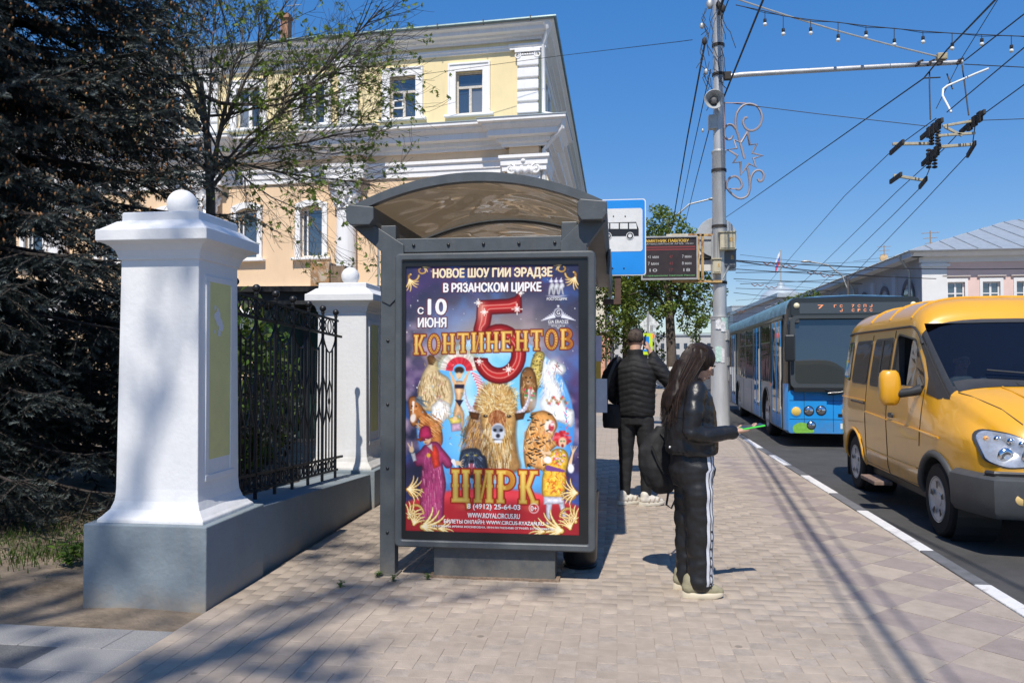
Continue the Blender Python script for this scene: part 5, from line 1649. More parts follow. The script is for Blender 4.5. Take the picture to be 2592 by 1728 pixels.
# --- young-leaved maple behind the fence
def maple(loc, label, seed=21):
    q = random.Random(seed); r = np.random.default_rng(seed)
    t = empty('maple_tree', loc, 0, label, 'tree')
    O = Vector(loc)
    segs = []; tips = []
    def W(u, v, d): return Vector(at_d(u, v, d)) - O
    def grow(p, d, ln, rad, depth, sag):
        n = 5; pts = [p]; cur = p.copy(); dd = d.normalized()
        for i in range(n):
            dd = (dd + Vector((q.uniform(-.16, .16), q.uniform(-.16, .16), q.uniform(-.12, .14) + sag))).normalized()
            cur = cur + dd * ln / n; pts.append(cur.copy())
        segs.append((pts, [max(rad * (1 - .62 * i / n), .0022) for i in range(n + 1)]))
        tips.append((pts[-1], dd))
        if depth > 0:
            k = 7 if depth > 1 else 5
            for i in range(k):
                s = q.uniform(.22, 1.0); j = min(int(s * n), n - 1); pp = pts[j].lerp(pts[j + 1], s * n - j) if j < n else pts[-1]
                bd = (pts[j + 1] - pts[j]).normalized()
                ax = bd.cross(Vector((q.gauss(0, 1), q.gauss(0, 1), q.gauss(0, 1)))).normalized()
                nd = (bd + ax * q.uniform(.45, .95)).normalized()
                grow(pp, nd, ln * q.uniform(.42, .68), rad * .42, depth - 1, q.choice((-.03, .0, .05, .07)))
    foot = Vector((0, 0, -.1)); fork = W(476, 322, 11.2)
    segs.append(([foot, Vector((fork.x * .4, fork.y * .5, 1.5)), W(484, 450, 11.2), fork], [.10, .085, .065, .05]))
    segs.append(([fork, W(468, 250, 11.2), W(462, 185, 11.2)], [.05, .04, .03]))
    segs.append(([W(300, 215, 11.3), W(380, 262, 11.3), W(455, 292, 11.2)], [.03, .07, .085]))
    mains = [((515, 240), (560, 60), 11.0, .034), ((462, 240), (420, 30), 11.6, .030), ((400, 270), (240, 130), 11.0, .032), ((600, 290), (790, 150), 10.8, .030), ((600, 330), (850, 300), 11.2, .026),
             ((640, 260), (880, 20), 11.4, .030), ((430, 230), (330, 0), 10.6, .028), ((580, 400), (860, 420), 11.0, .020), ((520, 200), (680, -20), 10.8, .028), ((390, 330), (300, 330), 11.4, .018), ((480, 380), (330, 420), 10.9, .016), ((540, 430), (720, 500), 10.7, .018),
             ((470, 220), (500, -30), 11.5, .026), ((560, 270), (740, 230), 11.6, .024), ((410, 200), (200, 20), 11.2, .026), ((620, 360), (800, 470), 11.5, .016), ((680, 240), (860, 190), 10.9, .020)]
    for (m, e, d_, rad) in mains:
        st0 = q.uniform(0, 1)
        a = (W(484, 450, 11.2).lerp(fork, st0 * 1.4) if (e[1] > 250 or st0 < .35) else fork.lerp(W(462, 190, 11.2), (st0 - .35) * 1.2))
        b_, c_ = W(*m, d_), W(*e, d_ + q.uniform(-.7, .7))
        pts = []
        for i in range(8):
            s = i / 7
            pts.append(a * (1 - s) ** 2 + b_ * 2 * s * (1 - s) + c_ * s * s + Vector((q.uniform(-.03, .03), q.uniform(-.03, .03), q.uniform(-.03, .03))))
        segs.append((pts, [rad * (1 - .7 * i / 7) for i in range(8)]))
        tips.append((pts[-1], (pts[-1] - pts[-2]).normalized()))
        for k in range(19):
            s = q.uniform(.25, 1.0); j = min(int(s * 7), 6); pp = pts[j].lerp(pts[j + 1], s * 7 - j); bd = (pts[j + 1] - pts[j]).normalized()
            ax = bd.cross(Vector((q.gauss(0, 1), q.gauss(0, 1), q.gauss(0, 1)))).normalized()
            grow(pp, (bd + ax * q.uniform(.4, .9)).normalized(), q.uniform(.5, 1.05), rad * .30, 1 if k % 3 else 2, q.choice((-.04, .02, .06, .08)))
    limb_tubes(segs, 6).build('trunk', mat('maple_bark', (.11, .095, .08), .9, var=.3, scale=12, bump=.4, bscale=40), t)
    # leaves: little palmate sprays at most twig ends
    Vs = []; Ts = []; Cs = []
    for p, d in tips:
        if q.random() < .72: continue
        for _ in range(q.randint(2, 4)):
            c = p + Vector((q.uniform(-.05, .05), q.uniform(-.05, .05), q.uniform(-.06, .03)))
            nrm = Vector((q.gauss(0, 1), q.gauss(0, 1), q.gauss(0, 1) + .8)).normalized(); a = nrm.orthogonal().normalized()
            if q.random() < .5: a = nrm.cross(a)
            b_ = nrm.cross(a); s = q.uniform(.035, .065)
            col = np.array([.19, .27, .04]) * q.uniform(.7, 1.25)
            for ang in (-1.25, -.62, 0, .62, 1.25):
                dv = a * math.cos(ang) + b_ * math.sin(ang); sv = a * -math.sin(ang) + b_ * math.cos(ang)
                l = s * (1 - .22 * abs(ang)) ; o = len(Vs)
                Vs += [tuple(c), tuple(c + dv * l * .55 + sv * l * .17), tuple(c + dv * l + nrm * (-.3 * l)), tuple(c + dv * l * .55 - sv * l * .17)]
                Ts += [(o, o + 1, o + 2), (o, o + 2, o + 3)]; Cs += [col] * 4
    fast_mesh('crown', Vs, Ts, LEAF, t, cols=np.array(Cs))
    return t
maple((-5.55, 10.6, 0), 'wide maple with thin bare twigs and fresh pale leaves before the yellow house')

# --- trees that stand behind the viewer and throw the dappled shade
leafy_tree('lime_tree', (-5.2, -9.5, 0), 12.5, .30, [((1.9, 2.4, 15.2), (1.5, 1.0, .8)), ((.3, 3.4, 16.2), (1.6, 1.0, .8)), ((3.4, 2.6, 14.6), (1.0, .8, .6)), ((1.0, 4.4, 17.0), (1.4, .9, .7)), ((2.9, 4.0, 16.4), (1.0, .7, .6))], 850, .15, (.06, .10, .02),
           'lime tree standing behind the viewer, its shade falling on the near pavement', 31)
leafy_tree('lime_tree', (-11.0, -5.0, 0), 11.5, .30, [((3.2, 2.6, 14.0), (1.7, 1.4, 1.0)), ((1.2, 3.0, 15.5), (2.0, 1.5, 1.1)), ((-.8, 2.2, 13.5), (1.8, 1.6, 1.1)), ((4.0, 4.4, 15.4), (1.2, 1.0, .8))], 1500, .16, (.06, .10, .02),
           'lime tree standing left behind the viewer, shading the spruce', 32)

# --- shrubs and undergrowth behind the fence
def shrub(name, loc, blobs, n, size, base, label, seed, cat='shrub'):
    r = np.random.default_rng(seed); q = random.Random(seed)
    t = empty(name, loc, 0, label, cat)
    segs = []
    for c, s in blobs:
        for _ in range(4):
            e = Vector(c) + Vector((q.uniform(-.6, .6) * s[0], q.uniform(-.6, .6) * s[1], q.uniform(0, .6) * s[2]))
            segs.append(([Vector((e.x * .3, e.y * .3, 0)), Vector((e.x * .7, e.y * .7, e.z * .5)), e], [.018, .012, .005]))
    limb_tubes(segs, 5).build('stems', BARKD, t)
    C, k = crown_points(r, blobs, n)
    C = C[C[:, 2] > .02]; n = len(C); k = k[:n]
    V, T, cc = leaf_faces(C, size, leaf_cols(r, n, base, .35), seed)
    fast_mesh('leaves', V, T, LEAF, t, cols=cc)
    return t
shrub('lilac_shrub', (-4.1, 8.2, 0), [((.1, -.3, 1.6), (.45, .7, .75)), ((.0, .5, 1.2), (.55, .7, .9)), ((-.3, .1, .7), (.7, 1.2, .6))], 2600, .07, (.07, .125, .02), 'leafy green lilac shrub seen through the iron fence', 41)
shrub('shaded_hedge', (-7.2, 11.6, 0), [((-2.6, 0, .9), (1.7, .8, 1.2)), ((-.4, .2, .9), (1.5, .8, 1.15)), ((1.5, -.2, .8), (1.1, .8, 1.1))], 9000, .07, (.022, .036, .014), 'hedge behind the spruce, shade put into its dark leaves', 42, 'hedge')  # dense undergrowth, its shade put into the dark leaf colour
# --- weed and grass on the bare soil
def grass(name, pts, n, h, base, label, seed, kind='stuff', cat=None):
    r = np.random.default_rng(seed)
    pts = np.array(pts); k = r.integers(len(pts), size=n)
    C = np.zeros((n, 3)); C[:, :2] = pts[k, :2] + r.normal(size=(n, 2)) * pts[k, 2:3]
    C[:, 2] = -.03
    a = r.uniform(0, 2 * PI, n); hh = h * r.uniform(.4, 1.2, n); ln = hh * r.uniform(.1, .7, n)
    dx = np.stack([np.cos(a), np.sin(a), np.zeros(n)], 1); sx = np.stack([-np.sin(a), np.cos(a), np.zeros(n)], 1) * .004
    top = C + dx * ln[:, None]; top[:, 2] += hh; mid = C + dx * (ln * .35)[:, None]; mid[:, 2] += hh * .6
    V = np.stack([C - sx, C + sx, mid + sx * .8, mid - sx * .8, top], 1).reshape(-1, 3)
    o = np.arange(n) * 5
    T = np.concatenate([np.stack([o, o + 1, o + 2], 1), np.stack([o, o + 2, o + 3], 1), np.stack([o + 3, o + 2, o + 4], 1)])
    cols = np.repeat(leaf_cols(r, n, base, .3), 5, axis=0)
    ob = fast_mesh(name, V, T, LEAF, cols=cols)
    return tag(ob, label, cat, None, kind)
grass('grass', [(-4.6, 5.9, .22), (-4.1, 5.95, .15), (-3.8, 6.0, .18), (-5.2, 6.2, .3), (-4.6, 6.6, .4), (-3.7, 6.7, .3), (-5.0, 7.2, .6)], 5200, .07, (.07, .12, .02), 'short green grass on the soil at the foot of the spruce', 51, cat='grass')
def weed(loc, n, h, label, seed, name='weed', size=.05):
    q = random.Random(seed)
    t = empty(name, loc, 0, label, 'weed')
    b = MB(); V = []; T = []
    for i in range(n):
        a = q.uniform(0, 2 * PI); hh = h * q.uniform(.55, 1); dx, dy = math.cos(a), math.sin(a); s = q.uniform(.1, .5) * h
        top = (dx * s, dy * s, hh)
        b.tube([(0, 0, 0), (dx * s * .4, dy * s * .4, hh * .6), top], [.0035, .003, .001], 4)
        for k in range(5):
            f = .35 + .16 * k; c = Vector((dx * s * f, dy * s * f, hh * f)); la = q.uniform(0, 2 * PI); l = size * q.uniform(.7, 1.3)
            d = Vector((math.cos(la), math.sin(la), q.uniform(-.1, .5))).normalized(); sv = d.cross(Vector((0, 0, 1))).normalized() * l * .22; o = len(V)
            V += [tuple(c), tuple(c + d * l * .5 + sv), tuple(c + d * l - Vector((0, 0, l * .2))), tuple(c + d * l * .5 - sv)]; T += [(o, o + 1, o + 2), (o, o + 2, o + 3)]
    b.build('stem', mat('weed_stem', (.07, .13, .03), .7), t)
    fast_mesh('leaves', V, T, LEAF, t, cols=leaf_cols(np.random.default_rng(seed), len(V), (.09, .17, .025), .2))
    return t
weed((-4.02, 5.55, -.03), 9, .26, 'bright green thistle-like weed on the bare soil', 61, size=.085)
for k, (x, y, l) in enumerate(((-1.66, 5.50, 'small weed at the foot of the left shelter post'), (-1.30, 5.48, 'small weed beside the light box base'), (-1.52, 5.40, 'tiny weed in a paving joint before the shelter'), (-1.83, 5.22, 'tiny weed in a paving joint left of the shelter'))):
    weed((x, y, 0), 6, .05, l, 70 + k, size=.025)
# --- fine young street trees far down the pavement
leafy_tree('street_tree', (2.75, 40.5, 0), 6.2, .24, [((-1.2, 0, 6.6), (1.5, 1.2, 1.3)), ((.9, .2, 6.0), (1.3, 1.2, 1.3)), ((-.2, 0, 8.0), (1.3, 1.2, 1.0)), ((-2.3, .3, 5.2), (1.2, 1.0, 1.1)), ((1.5, 0, 4.4), (1.0, .9, .9)), ((-1.4, -.3, 4.0), (1.4, 1.0, .8)), ((-2.6, 0, 6.4), (1.1, .9, 1.0)), ((.9, -.2, 3.4), (.9, .8, .9)), ((-.3, -.2, 5.4), (1.6, 1.1, 1.2)), ((1.6, 0, 7.0), (.9, .8, .8))], 12000, .12, (.16, .23, .04),
           'tall street tree with a thick pale trunk and whitewashed foot behind the display board', 81, lean=(-.25, 0))
leafy_tree('street_tree', (.55, 44.5, 0), 5.6, .22, [((-.4, 0, 3.6), (1.4, 1.2, 1.5)), ((.9, 0, 2.4), (1.0, .9, 1.2)), ((-1.3, .2, 2.3), (.9, .8, 1.1)), ((-1.2, 0, 5.4), (1.5, 1.3, 1.5)), ((.8, 0, 5.2), (1.4, 1.3, 1.4)), ((-.4, 0, 7.2), (1.6, 1.3, 1.2)), ((-1.3, .2, 8.4), (.7, .7, 1.2))], 10000, .12, (.14, .205, .035),
           'dense darker street tree just behind the shelter sign', 82)
MB().tube([(0, 0, .0), (0, 0, 1.15)], [.315, .275], 14).build('whitewash', mat('whitewash', (.74, .74, .72), .9, var=.08, scale=6), [o for o in bpy.data.objects if o.name == 'street_tree'][0], smooth=60)
leafy_tree('street_tree', (13.6, 62.0, 0), 4.5, .2, [((0, 0, 5.2), (2.0, 1.6, 1.4)), ((1.6, 0, 4.6), (1.4, 1.2, 1.1)), ((-1.4, 0, 4.4), (1.3, 1.2, 1.0))], 3200, .16, (.12, .18, .03), 'round green tree top showing above the blue bus', 83)
# ------------------------------------------------------------------ lamp pole, its fittings, overhead wires, signs
STEEL = mat('galvanised_steel', (.50, .50, .49), .45, metal=.35, var=.18, scale=5, bump=.1, bscale=30, col2=(.30, .24, .18), thr=(.62, .75), stretch=(1, 1, .25))
RUST = mat('rusty_paint', (.50, .33, .13), .8, var=.3, scale=14, col2=(.24, .10, .04), thr=(.5, .62))
WIRE = mat('wire_black', (.012, .012, .013), .6)
CAST = mat('cast_iron', (.03, .024, .02), .7, var=.3, scale=20)
GALV = mat('galvanised_light', (.45, .45, .42), .5, metal=.4, var=.15, scale=8)
PXY = (2.19, 17.6)
pole = empty('utility_pole', (PXY[0], PXY[1], 0), 0, 'tall stepped grey steel pole standing at the kerb behind the woman', 'pole')
b = MB().lathe([(.235, -.1), (.20, .0), (.19, 2.0), (.185, 2.35), (.20, 2.36), (.20, 2.42), (.145, 2.44), (.14, 5.9), (.15, 5.92), (.15, 5.97), (.118, 6.0), (.112, 10.5), (.0001, 10.52)], 24)
b.build('shaft', STEEL, pole, smooth=40)
for z_ in (2.42, 5.95): MB().lathe([(.155 if z_ > 3 else .205, z_ - .02), (.16 if z_ > 3 else .21, z_), (.155 if z_ > 3 else .205, z_ + .02)], 20).build('collar', GALV, pole, smooth=40)
for z_ in (7.62, 8.25, 5.55, 4.35, 3.15): MB().lathe([(.125 if z_ > 5.9 else .15, z_ - .03), (.135 if z_ > 5.9 else .16, z_ - .03), (.135 if z_ > 5.9 else .16, z_ + .03), (.125 if z_ > 5.9 else .15, z_ + .03)], 16).build('clamp', CAST, pole, smooth=40)
# flyers and old glue on the lower sleeve
prn = random.Random(9)
for k in range(9):
    a0 = prn.uniform(-2.6, -.5); z0 = prn.uniform(1.0, 2.2); w_ = prn.uniform(.35, .8); h_ = prn.uniform(.12, .34)
    rr_ = .2025 + .0007 * k
    v = []
    for i in range(7):
        a = a0 + w_ * i / 6
        v += [(rr_ * math.cos(a), rr_ * math.sin(a), z0 + prn.uniform(-.01, .01)), (rr_ * math.cos(a), rr_ * math.sin(a), z0 + h_ + prn.uniform(-.015, .015))]
    MB().add(v, [(2 * i, 2 * i + 2, 2 * i + 3, 2 * i + 1) for i in range(6)]).build('flyer', mat('flyer%d' % (k % 3), [(.68, .68, .68), (.45, .62, .55), (.60, .58, .52)][k % 3], .9, var=.3, scale=18), pole)
MB().box(-.10, .10, -.235, -.05, 4.9 - .15, 4.9 + .15) if False else None
# loudspeaker horn
hs_ = empty('horn_loudspeaker', (2.06, 17.42, 6.98), 0, 'round grey horn loudspeaker clamped to the pole', 'loudspeaker')
Mh = Matrix.Rotation(R(-8), 4, 'Z')
b = MB().lathe([(.03, .25), (.05, .1), (.10, -.05), (.185, -.17), (.21, -.20), (.20, -.205), (.175, -.165), (.09, -.04), (.04, .06)], 24, axis='y'); b.build('horn', mat('horn_grey', (.42, .44, .44), .45, var=.15, scale=12), hs_, smooth=50)
MB().lathe([(.0001, -.16), (.05, -.15), (.075, -.10), (.06, -.02), (.03, .05)], 16, axis='y').build('reflector', mat('horn_dark', (.10, .10, .10), .5), hs_, smooth=50)
MB().box(-.09, .09, .05, .2, -.55, -.25).build('transformer', RUST if False else GALV, hs_, bevel=.01)
# bracket arm over the road with tension rod and insulators at its end
arm = empty('bracket_arm', (PXY[0], PXY[1], 7.6), 0, 'long grey steel bracket arm reaching over the road', 'bracket arm')
E = Vector(at_y(2210, 143, 17.6)) - Vector((PXY[0], PXY[1], 7.6))
MB().tube([(.16, 0, -.03), (.5, 0, .0), (E.x * .6, 0, E.z * .6), (E.x, 0, E.z)], [.055, .055, .052, .05], 14).build('tube', STEEL, arm, smooth=50)
MB().box(.08, .26, -.06, .06, -.10, .07).build('hinge', CAST, arm, bevel=.01)
T0 = Vector((.12, 0, 1.75)); T1 = Vector((E.x - .42, 0, E.z + .12))
pts = [T0.lerp(T1, k / 10) + Vector((0, 0, -.07 * math.sin(PI * k / 10))) for k in range(11)]
MB().tube(pts, .017, 6).build('tension_rod', GALV, arm, smooth=50)
for q, d in ((E.x - .42, .10), (E.x - .05, .09), (E.x - .85, .08), (E.x - .62, .07)):
    MB().tube([(q - .1, -.12, E.z - .08), (q, 0, E.z + .02), (q + .12, .12, E.z + .12)], [.02, d * .62, .02], 8).build('insulator', CAST, arm, smooth=50)
MB().box(E.x - .50, E.x - .30, -.07, .07, E.z + .06, E.z + .2).build('clevis', mat('clevis', (.38, .32, .2), .7, var=.3, scale=20), arm, bevel=.02)
# star-and-scroll street decoration
dc = empty('star_decoration', (2.42, 17.55, 5.5), 0, 'wire star and scroll street decoration hanging from the pole', 'decoration')
TUBE = mat('led_tube', (.33, .29, .30), .5, var=.1, scale=20)
def DP(u, v):
    q = at_y(u, v, 17.55); return (q[0] - 2.42, 0, q[2] - 5.5)
def dcurve(pts, name='scroll'):
    if name == 'scroll':
        p = [np.array(q, float) for q in pts]; p = [2 * p[0] - p[1]] + p + [2 * p[-1] - p[-2]]; pts = []
        for i in range(1, len(p) - 2):
            a, b_, c_, d_ = p[i - 1], p[i], p[i + 1], p[i + 2]
            for k in range(5): t = k / 5; pts.append(tuple(.5 * (2 * b_ + (c_ - a) * t + (2 * a - 5 * b_ + 4 * c_ - d_) * t * t + (3 * b_ - a - 3 * c_ + d_) * t ** 3)))
        pts.append(tuple(p[-2]))
    MB().tube([DP(*p) for p in pts], (.026 if name != 'star' else .028), 6).build(name, TUBE, dc, smooth=60)
def spir(cx, cy, r0, r1, a0, a1, n=26):
    return [(cx + (r0 + (r1 - r0) * k / n) * math.cos(a0 + (a1 - a0) * k / n), cy + (r0 + (r1 - r0) * k / n) * math.sin(a0 + (a1 - a0) * k / n)) for k in range(n + 1)]
dcurve([(1710, 365), (1698, 320)] + spir(1720, 268, 31, 14, PI * .95, PI * 3.35)[0:0] + [(1690, 290), (1692, 262), (1706, 243), (1724, 239), (1741, 247), (1750, 268), (1745, 289), (1730, 300), (1715, 297), (1707, 283), (1710, 272), (1717, 270)])
dcurve([(1690, 297), (1682, 288), (1672, 287), (1664, 296), (1664, 310), (1670, 320), (1679, 319), (1682, 312)])
dcurve([(1716, 385), (1720, 402), (1722, 420), (1722, 434), (1716, 450), (1700, 456), (1684, 448), (1669, 430), (1673, 412), (1688, 405), (1700, 413), (1704, 427), (1698, 435), (1690, 434)])
dcurve([(1722, 425), (1726, 405), (1735, 393), (1747, 392), (1754, 401), (1752, 413), (1745, 417), (1740, 411)])
st = [(1717, 303), (1722, 333), (1738, 331), (1728, 352), (1752, 358), (1730, 364), (1736, 384), (1720, 376), (1701, 402), (1701, 372), (1684, 374), (1694, 358), (1672, 344), (1692, 341), (1686, 322), (1702, 328), (1717, 303)]
dcurve(st, 'star')
for (a, b_) in (((1662, 237), (1712, 237)), ((1663, 345), (1674, 345)), ((1662, 434), (1700, 434)), ((1664, 237), (1664, 436))): MB().tube([DP(*a), DP(*b_)], .012, 5).build('strut', mat('pink_steel', (.40, .27, .25), .6), dc)

# electronic arrivals board on its rusty frame
bd = empty('arrivals_board', at_y(1538, 640, 17.3), 0, 'dark electronic arrivals board in a rusty frame on the pole', 'display board')
o0 = Vector(at_y(1538, 640, 17.3))
def BP(u, v): q = Vector(at_y(u, v, 17.3)) - o0; return (q.x, q.z)
bx0, bz0 = BP(1476, 640); bx1, bz1 = BP(1599, 545)
frame_ring([(bx0 - .03, bz0 - .03), (bx1 + .03, bz0 - .03), (bx1 + .03, bz1 + .03), (bx0 - .03, bz1 + .03)], [(bx0, bz0), (bx1, bz0), (bx1, bz1), (bx0, bz1)], -.06, .10).build('casing', mat('board_casing', (.36, .36, .35), .6, var=.15, scale=10), bd)
MB().box(bx0, bx1, -.03, .09, bz0, bz1).build('screen', mat('board_screen', (.040, .026, .022), .28, var=.25, scale=6), bd)
bw, bh = bx1 - bx0, bz1 - bz0
AMB = mat('amber_led', (.55, .36, .05), .5, emit=(1, .62, .08), estr=.4); REDL = mat('red_led', (.16, .03, .03), .5, emit=(.6, .06, .06), estr=.10); WLED = mat('white_led', (.3, .3, .3), .5, emit=(.8, .8, .8), estr=.22); GLED = mat('green_led', (.1, .3, .1), .5, emit=(.3, .8, .3), estr=.25)
def btext(s, cx, cz, w, h, m): lettering('lettering', s, w * bw, h * bh, m, bd, Matrix.Translation((bx0 + cx * bw, -.0325, bz0 + cz * bh)) @ Matrix.Rotation(PI / 2, 4, 'X'), .01)
btext('ПАМЯТНИК ПАВЛОВУ', .43, .925, .86, .075, AMB)
btext('НАЧИСЛЯТЬСЯ АПД: 15:21', .48, .845, .92, .045, WLED)
for z_ in (.75, .69): MB().box(bx0 + .02 * bw, bx0 + .98 * bw, -.0322, -.03, bz0 + z_ * bh, bz0 + (z_ + .035) * bh).build('led_bar', REDL, bd)
for row, (l, m_, r_) in enumerate((('<1 мин', '47', '7 мин'), ('7 мин', '41', '8 мин'), ('10', '17', '18'))):
    z_ = .53 - .165 * row
    for s, cx, w_, mm in ((l, .20, .20, WLED), (m_, .53, .09, REDL), (r_, .82, .17, WLED)): btext(s, cx, z_, w_ * (.7 if len(s) < 3 else 1), .075, mm)
btext('С праздником Светлой Пасхи!', .5, .065, .94, .045, GLED)
fr = MB()
for (u0, v0, u1, v1) in ((1545, 538, 1640, 538), (1605, 536, 1605, 645), (1615, 536, 1615, 645), (1545, 645, 1660, 645)):
    a, c_ = BP(u0, v0), BP(u1, v1); fr.bar((a[0], .12, a[1]), (c_[0], .12, c_[1]), .05)
fr.build('mounting_frame', RUST, bd)
MB().box(bx0 + .5, bx0 + .95, -.02, .10, bz1 + .03, bz1 + .075).build('cable_tray', mat('cream_paint', (.55, .50, .38), .7, var=.2, scale=12), bd)
# boxes on the pole
CREAM = mat('cream_box', (.52, .46, .32), .7, var=.15, scale=12, col2=(.33, .24, .15), thr=(.64, .74))
for nm, (u0, v0, u1, v1), Y, m_, lb_ in (('control_box', (1654, 533, 1690, 573), 17.3, CREAM, 'cream metal control box on the right side of the pole'), ('meter_box', (1637, 595, 1657, 628), 17.32, CREAM, 'small cream meter box strapped low on the pole'), ('control_box', (1660, 574, 1691, 614), 17.5, mat('grey_box', (.12, .13, .14), .6, var=.15, scale=10), 'dark grey box below the cream control box on the pole')):
    a, c_ = at_y(u0, v1, Y), at_y(u1, v0, Y)
    t = empty(nm, (a[0], Y, a[2]), 0, lb_, 'box')
    w_, h_ = c_[0] - a[0], c_[2] - a[2]
    MB().box(0, w_, 0, .22, 0, h_).build('case', m_, t, bevel=.01)
    MB().box(.02, w_ - .02, -.012, .0, .03, h_ - .04).build('door', m_, t, bevel=.005)
    MB().box(w_ * .6, w_ * .8, -.016, -.012, h_ * .45, h_ * .7).build('plate', RUST, t)
    MB().box(-.02, w_ + .01, -.03, .24, h_, h_ + .02).build('lid', m_, t)
b = MB()
for (u0, v0, u1, v1) in ((1636, 540, 1636, 640), (1645, 535, 1645, 600), (1660, 640, 1675, 610)): b.tube([at_y(u0, v0, 17.38), at_y(u1, v1, 17.38)], .022, 6)
tag(b.build('conduit', GALV), 'grey steel conduits running up the pole beside the boxes', 'conduit')
# round sign seen from behind, on the pole
sg = empty('round_sign', at_y(1645, 545, 17.75), 0, 'large round traffic sign seen from its blank grey back', 'sign')
MB().lathe([(.0001, -.012), (.42, -.012), (.43, 0), (.42, .012), (.0001, .012)], 36, axis='y').build('plate', mat('sign_back', (.44, .46, .47), .5, metal=.3, var=.1, scale=8), sg, smooth=40)
MB().box(-.38, .38, -.04, -.013, -.05, .0).build('rail', GALV, sg)
s2 = empty('sign_plate', at_y(1647, 595, 17.78), 0, 'black and white plate behind the arrivals board on the pole', 'sign')
MB().box(-.38, .40, -.01, .01, -.26, .26).build('plate', mat('sign_white', (.66, .66, .65), .5, var=.05, scale=8), s2, bevel=.01)
MB().box(-.36, .1, -.016, -.0105, -.02, .10).build('bar', WIRE, s2)

# bus stop sign hung from the far end of the shelter roof
bs_ = empty('bus_stop_sign', (.10, 9.45, 0), R(0), 'blue bus stop sign with a black bus on a white square', 'sign')
BLUE = mat('sign_blue', (.015, .26, .72), .35, var=.06, scale=4, spec=.5); SWH = mat('sign_face_white', (.70, .70, .68), .45, var=.07, scale=14); BLK = mat('sign_black', (.014, .014, .016), .4)
c0 = Vector((.10, 9.45, 0))
def SP(u, v): q = Vector(at_y(u, v, 9.45)) - c0; return (q.x, q.z)
sx1, sz0 = SP(1484, 632); _, sz1 = SP(1484, 456); sx0 = sx1 - .68
MB().prism(rr_poly(sx0, sx1, sz0, sz1, .035), 0, .016, 'y').build('plate', mat('sign_rim', (.72, .73, .73), .4), bs_)
MB().prism(rr_poly(sx0 + .012, sx1 - .012, sz0 + .012, sz1 - .012, .028), -.003, .0, 'y').build('blue_field', BLUE, bs_)
wx1, wz0 = SP(1476, 577); _, wz1 = SP(1476, 478); wx0 = sx0 + (sx1 - wx1)
MB().prism(rr_poly(wx0, wx1, wz0, wz1, .03), -.006, -.003, 'y').build('white_field', SWH, bs_)
# pictogram
def q2(u, v): return SP(u, v)
bu = [q2(1374, 543), q2(1374, 527), q2(1383, 512), q2(1461, 510), q2(1467, 526), q2(1467, 542)]
MB().prism(bu, -.009, -.006, 'y').build('bus_symbol', BLK, bs_)
for (a, b_) in ((1388, 1399), (1402, 1421), (1424, 1442), (1445, 1461)):
    top = 513; MB().prism([q2(a - (3 if a == 1388 else 0), 526), q2(b_ + (2 if b_ == 1461 else 0), 526), q2(b_, top), q2(a, top)], -.012, -.009, 'y').build('bus_window', SWH, bs_)
for u in (1396, 1447):
    x, z_ = q2(u, 542)
    for r_, y_, m_ in ((.044, -.012, SWH), (.036, -.014, BLK), (.022, -.016, SWH)):
        MB().lathe([(.0001, y_), (r_, y_), (r_, y_ + .002)], 20, (x, 0, z_), axis='y').build('wheel_symbol', m_, bs_)
for u, v in ((1409, 497), (1436, 497), (1407, 616), (1433, 616)):
    x, z_ = q2(u, v); MB().lathe([(.0001, -.012), (.008, -.01), (.009, -.003)], 10, (x, 0, z_), axis='y').build('bolt', BLK, bs_)
b = MB()
px_, _ = SP(1419, 640); _, pz = SP(1419, 692)
b.box(px_ - .035, px_ + .035, .02, .05, pz - .03, sz0 + .5); b.box(-.25, px_ + .035, .021, .049, pz - .03, pz + .03)
b.build('bracket', mat('brown_steel', (.10, .055, .04), .6, var=.2, scale=12), bs_)

# ------------------------------------------------------------------ overhead wires
def wire(name, pts, r, label, cat='wire', group=None, sag=0.0, m=None):
    pts = [Vector(p) for p in pts]
    o = pts[0].copy()
    if len(pts) == 2 and sag:
        a, c_ = pts
        pts = [a.lerp(c_, k / 16) + Vector((0, 0, -sag * 4 * (k / 16) * (1 - k / 16))) for k in range(17)]
    b = MB().tube([p - o for p in pts], r, 5)
    ob = b.build(name, m or WIRE, smooth=60)
    ob.location = o
    return tag(ob, label, cat, group)
def on(z, u, v):
    """point at height z on the line of sight (u, v)"""
    r_ = ray(u, v); t_ = (z - CAM_H) / r_[2]; q = r_ * t_; return (float(q[0]), float(q[1]), float(z))
def run(name, a, c_, z, r, label, back=6.0, fwd=30.0, cat='wire', group=None):
    """straight wire at height z through two sightlines, carried on past both ends"""
    A, B = Vector(on(z, *a)), Vector(on(z, *c_)); d = (B - A).normalized()
    return wire(name, [A - d * back, A, B, B + d * fwd], r, label, cat, group)
wg = 'overhead wires of the trolley line'
frogA = Vector(at_y(2150, 272, 16.9)); frogB = Vector(at_y(2238, 268, 17.0))
run('contact_wire', (2352, 110), (2175, 258), 6.45, .011, 'contact wire meeting the left frog from the upper right edge', 4, .0, group=wg)
run('contact_wire', (2352, 195), (2235, 280), 6.35, .011, 'contact wire meeting the right frog from the right edge', 4, 0, group=wg)
wire('contact_wire', [frogA, at_d(2050, 345, 21), at_d(1940, 450, 29), at_d(1800, 610, 48), at_d(1690, 735, 110)], .011, 'leftmost contact wire running from the left frog down the street', group=wg)
wire('contact_wire', [frogB, at_d(2165, 345, 18.5), at_d(2060, 440, 24), at_d(1880, 615, 43), at_d(1740, 745, 100)], .011, 'second contact wire running from the frog down the street', group=wg)
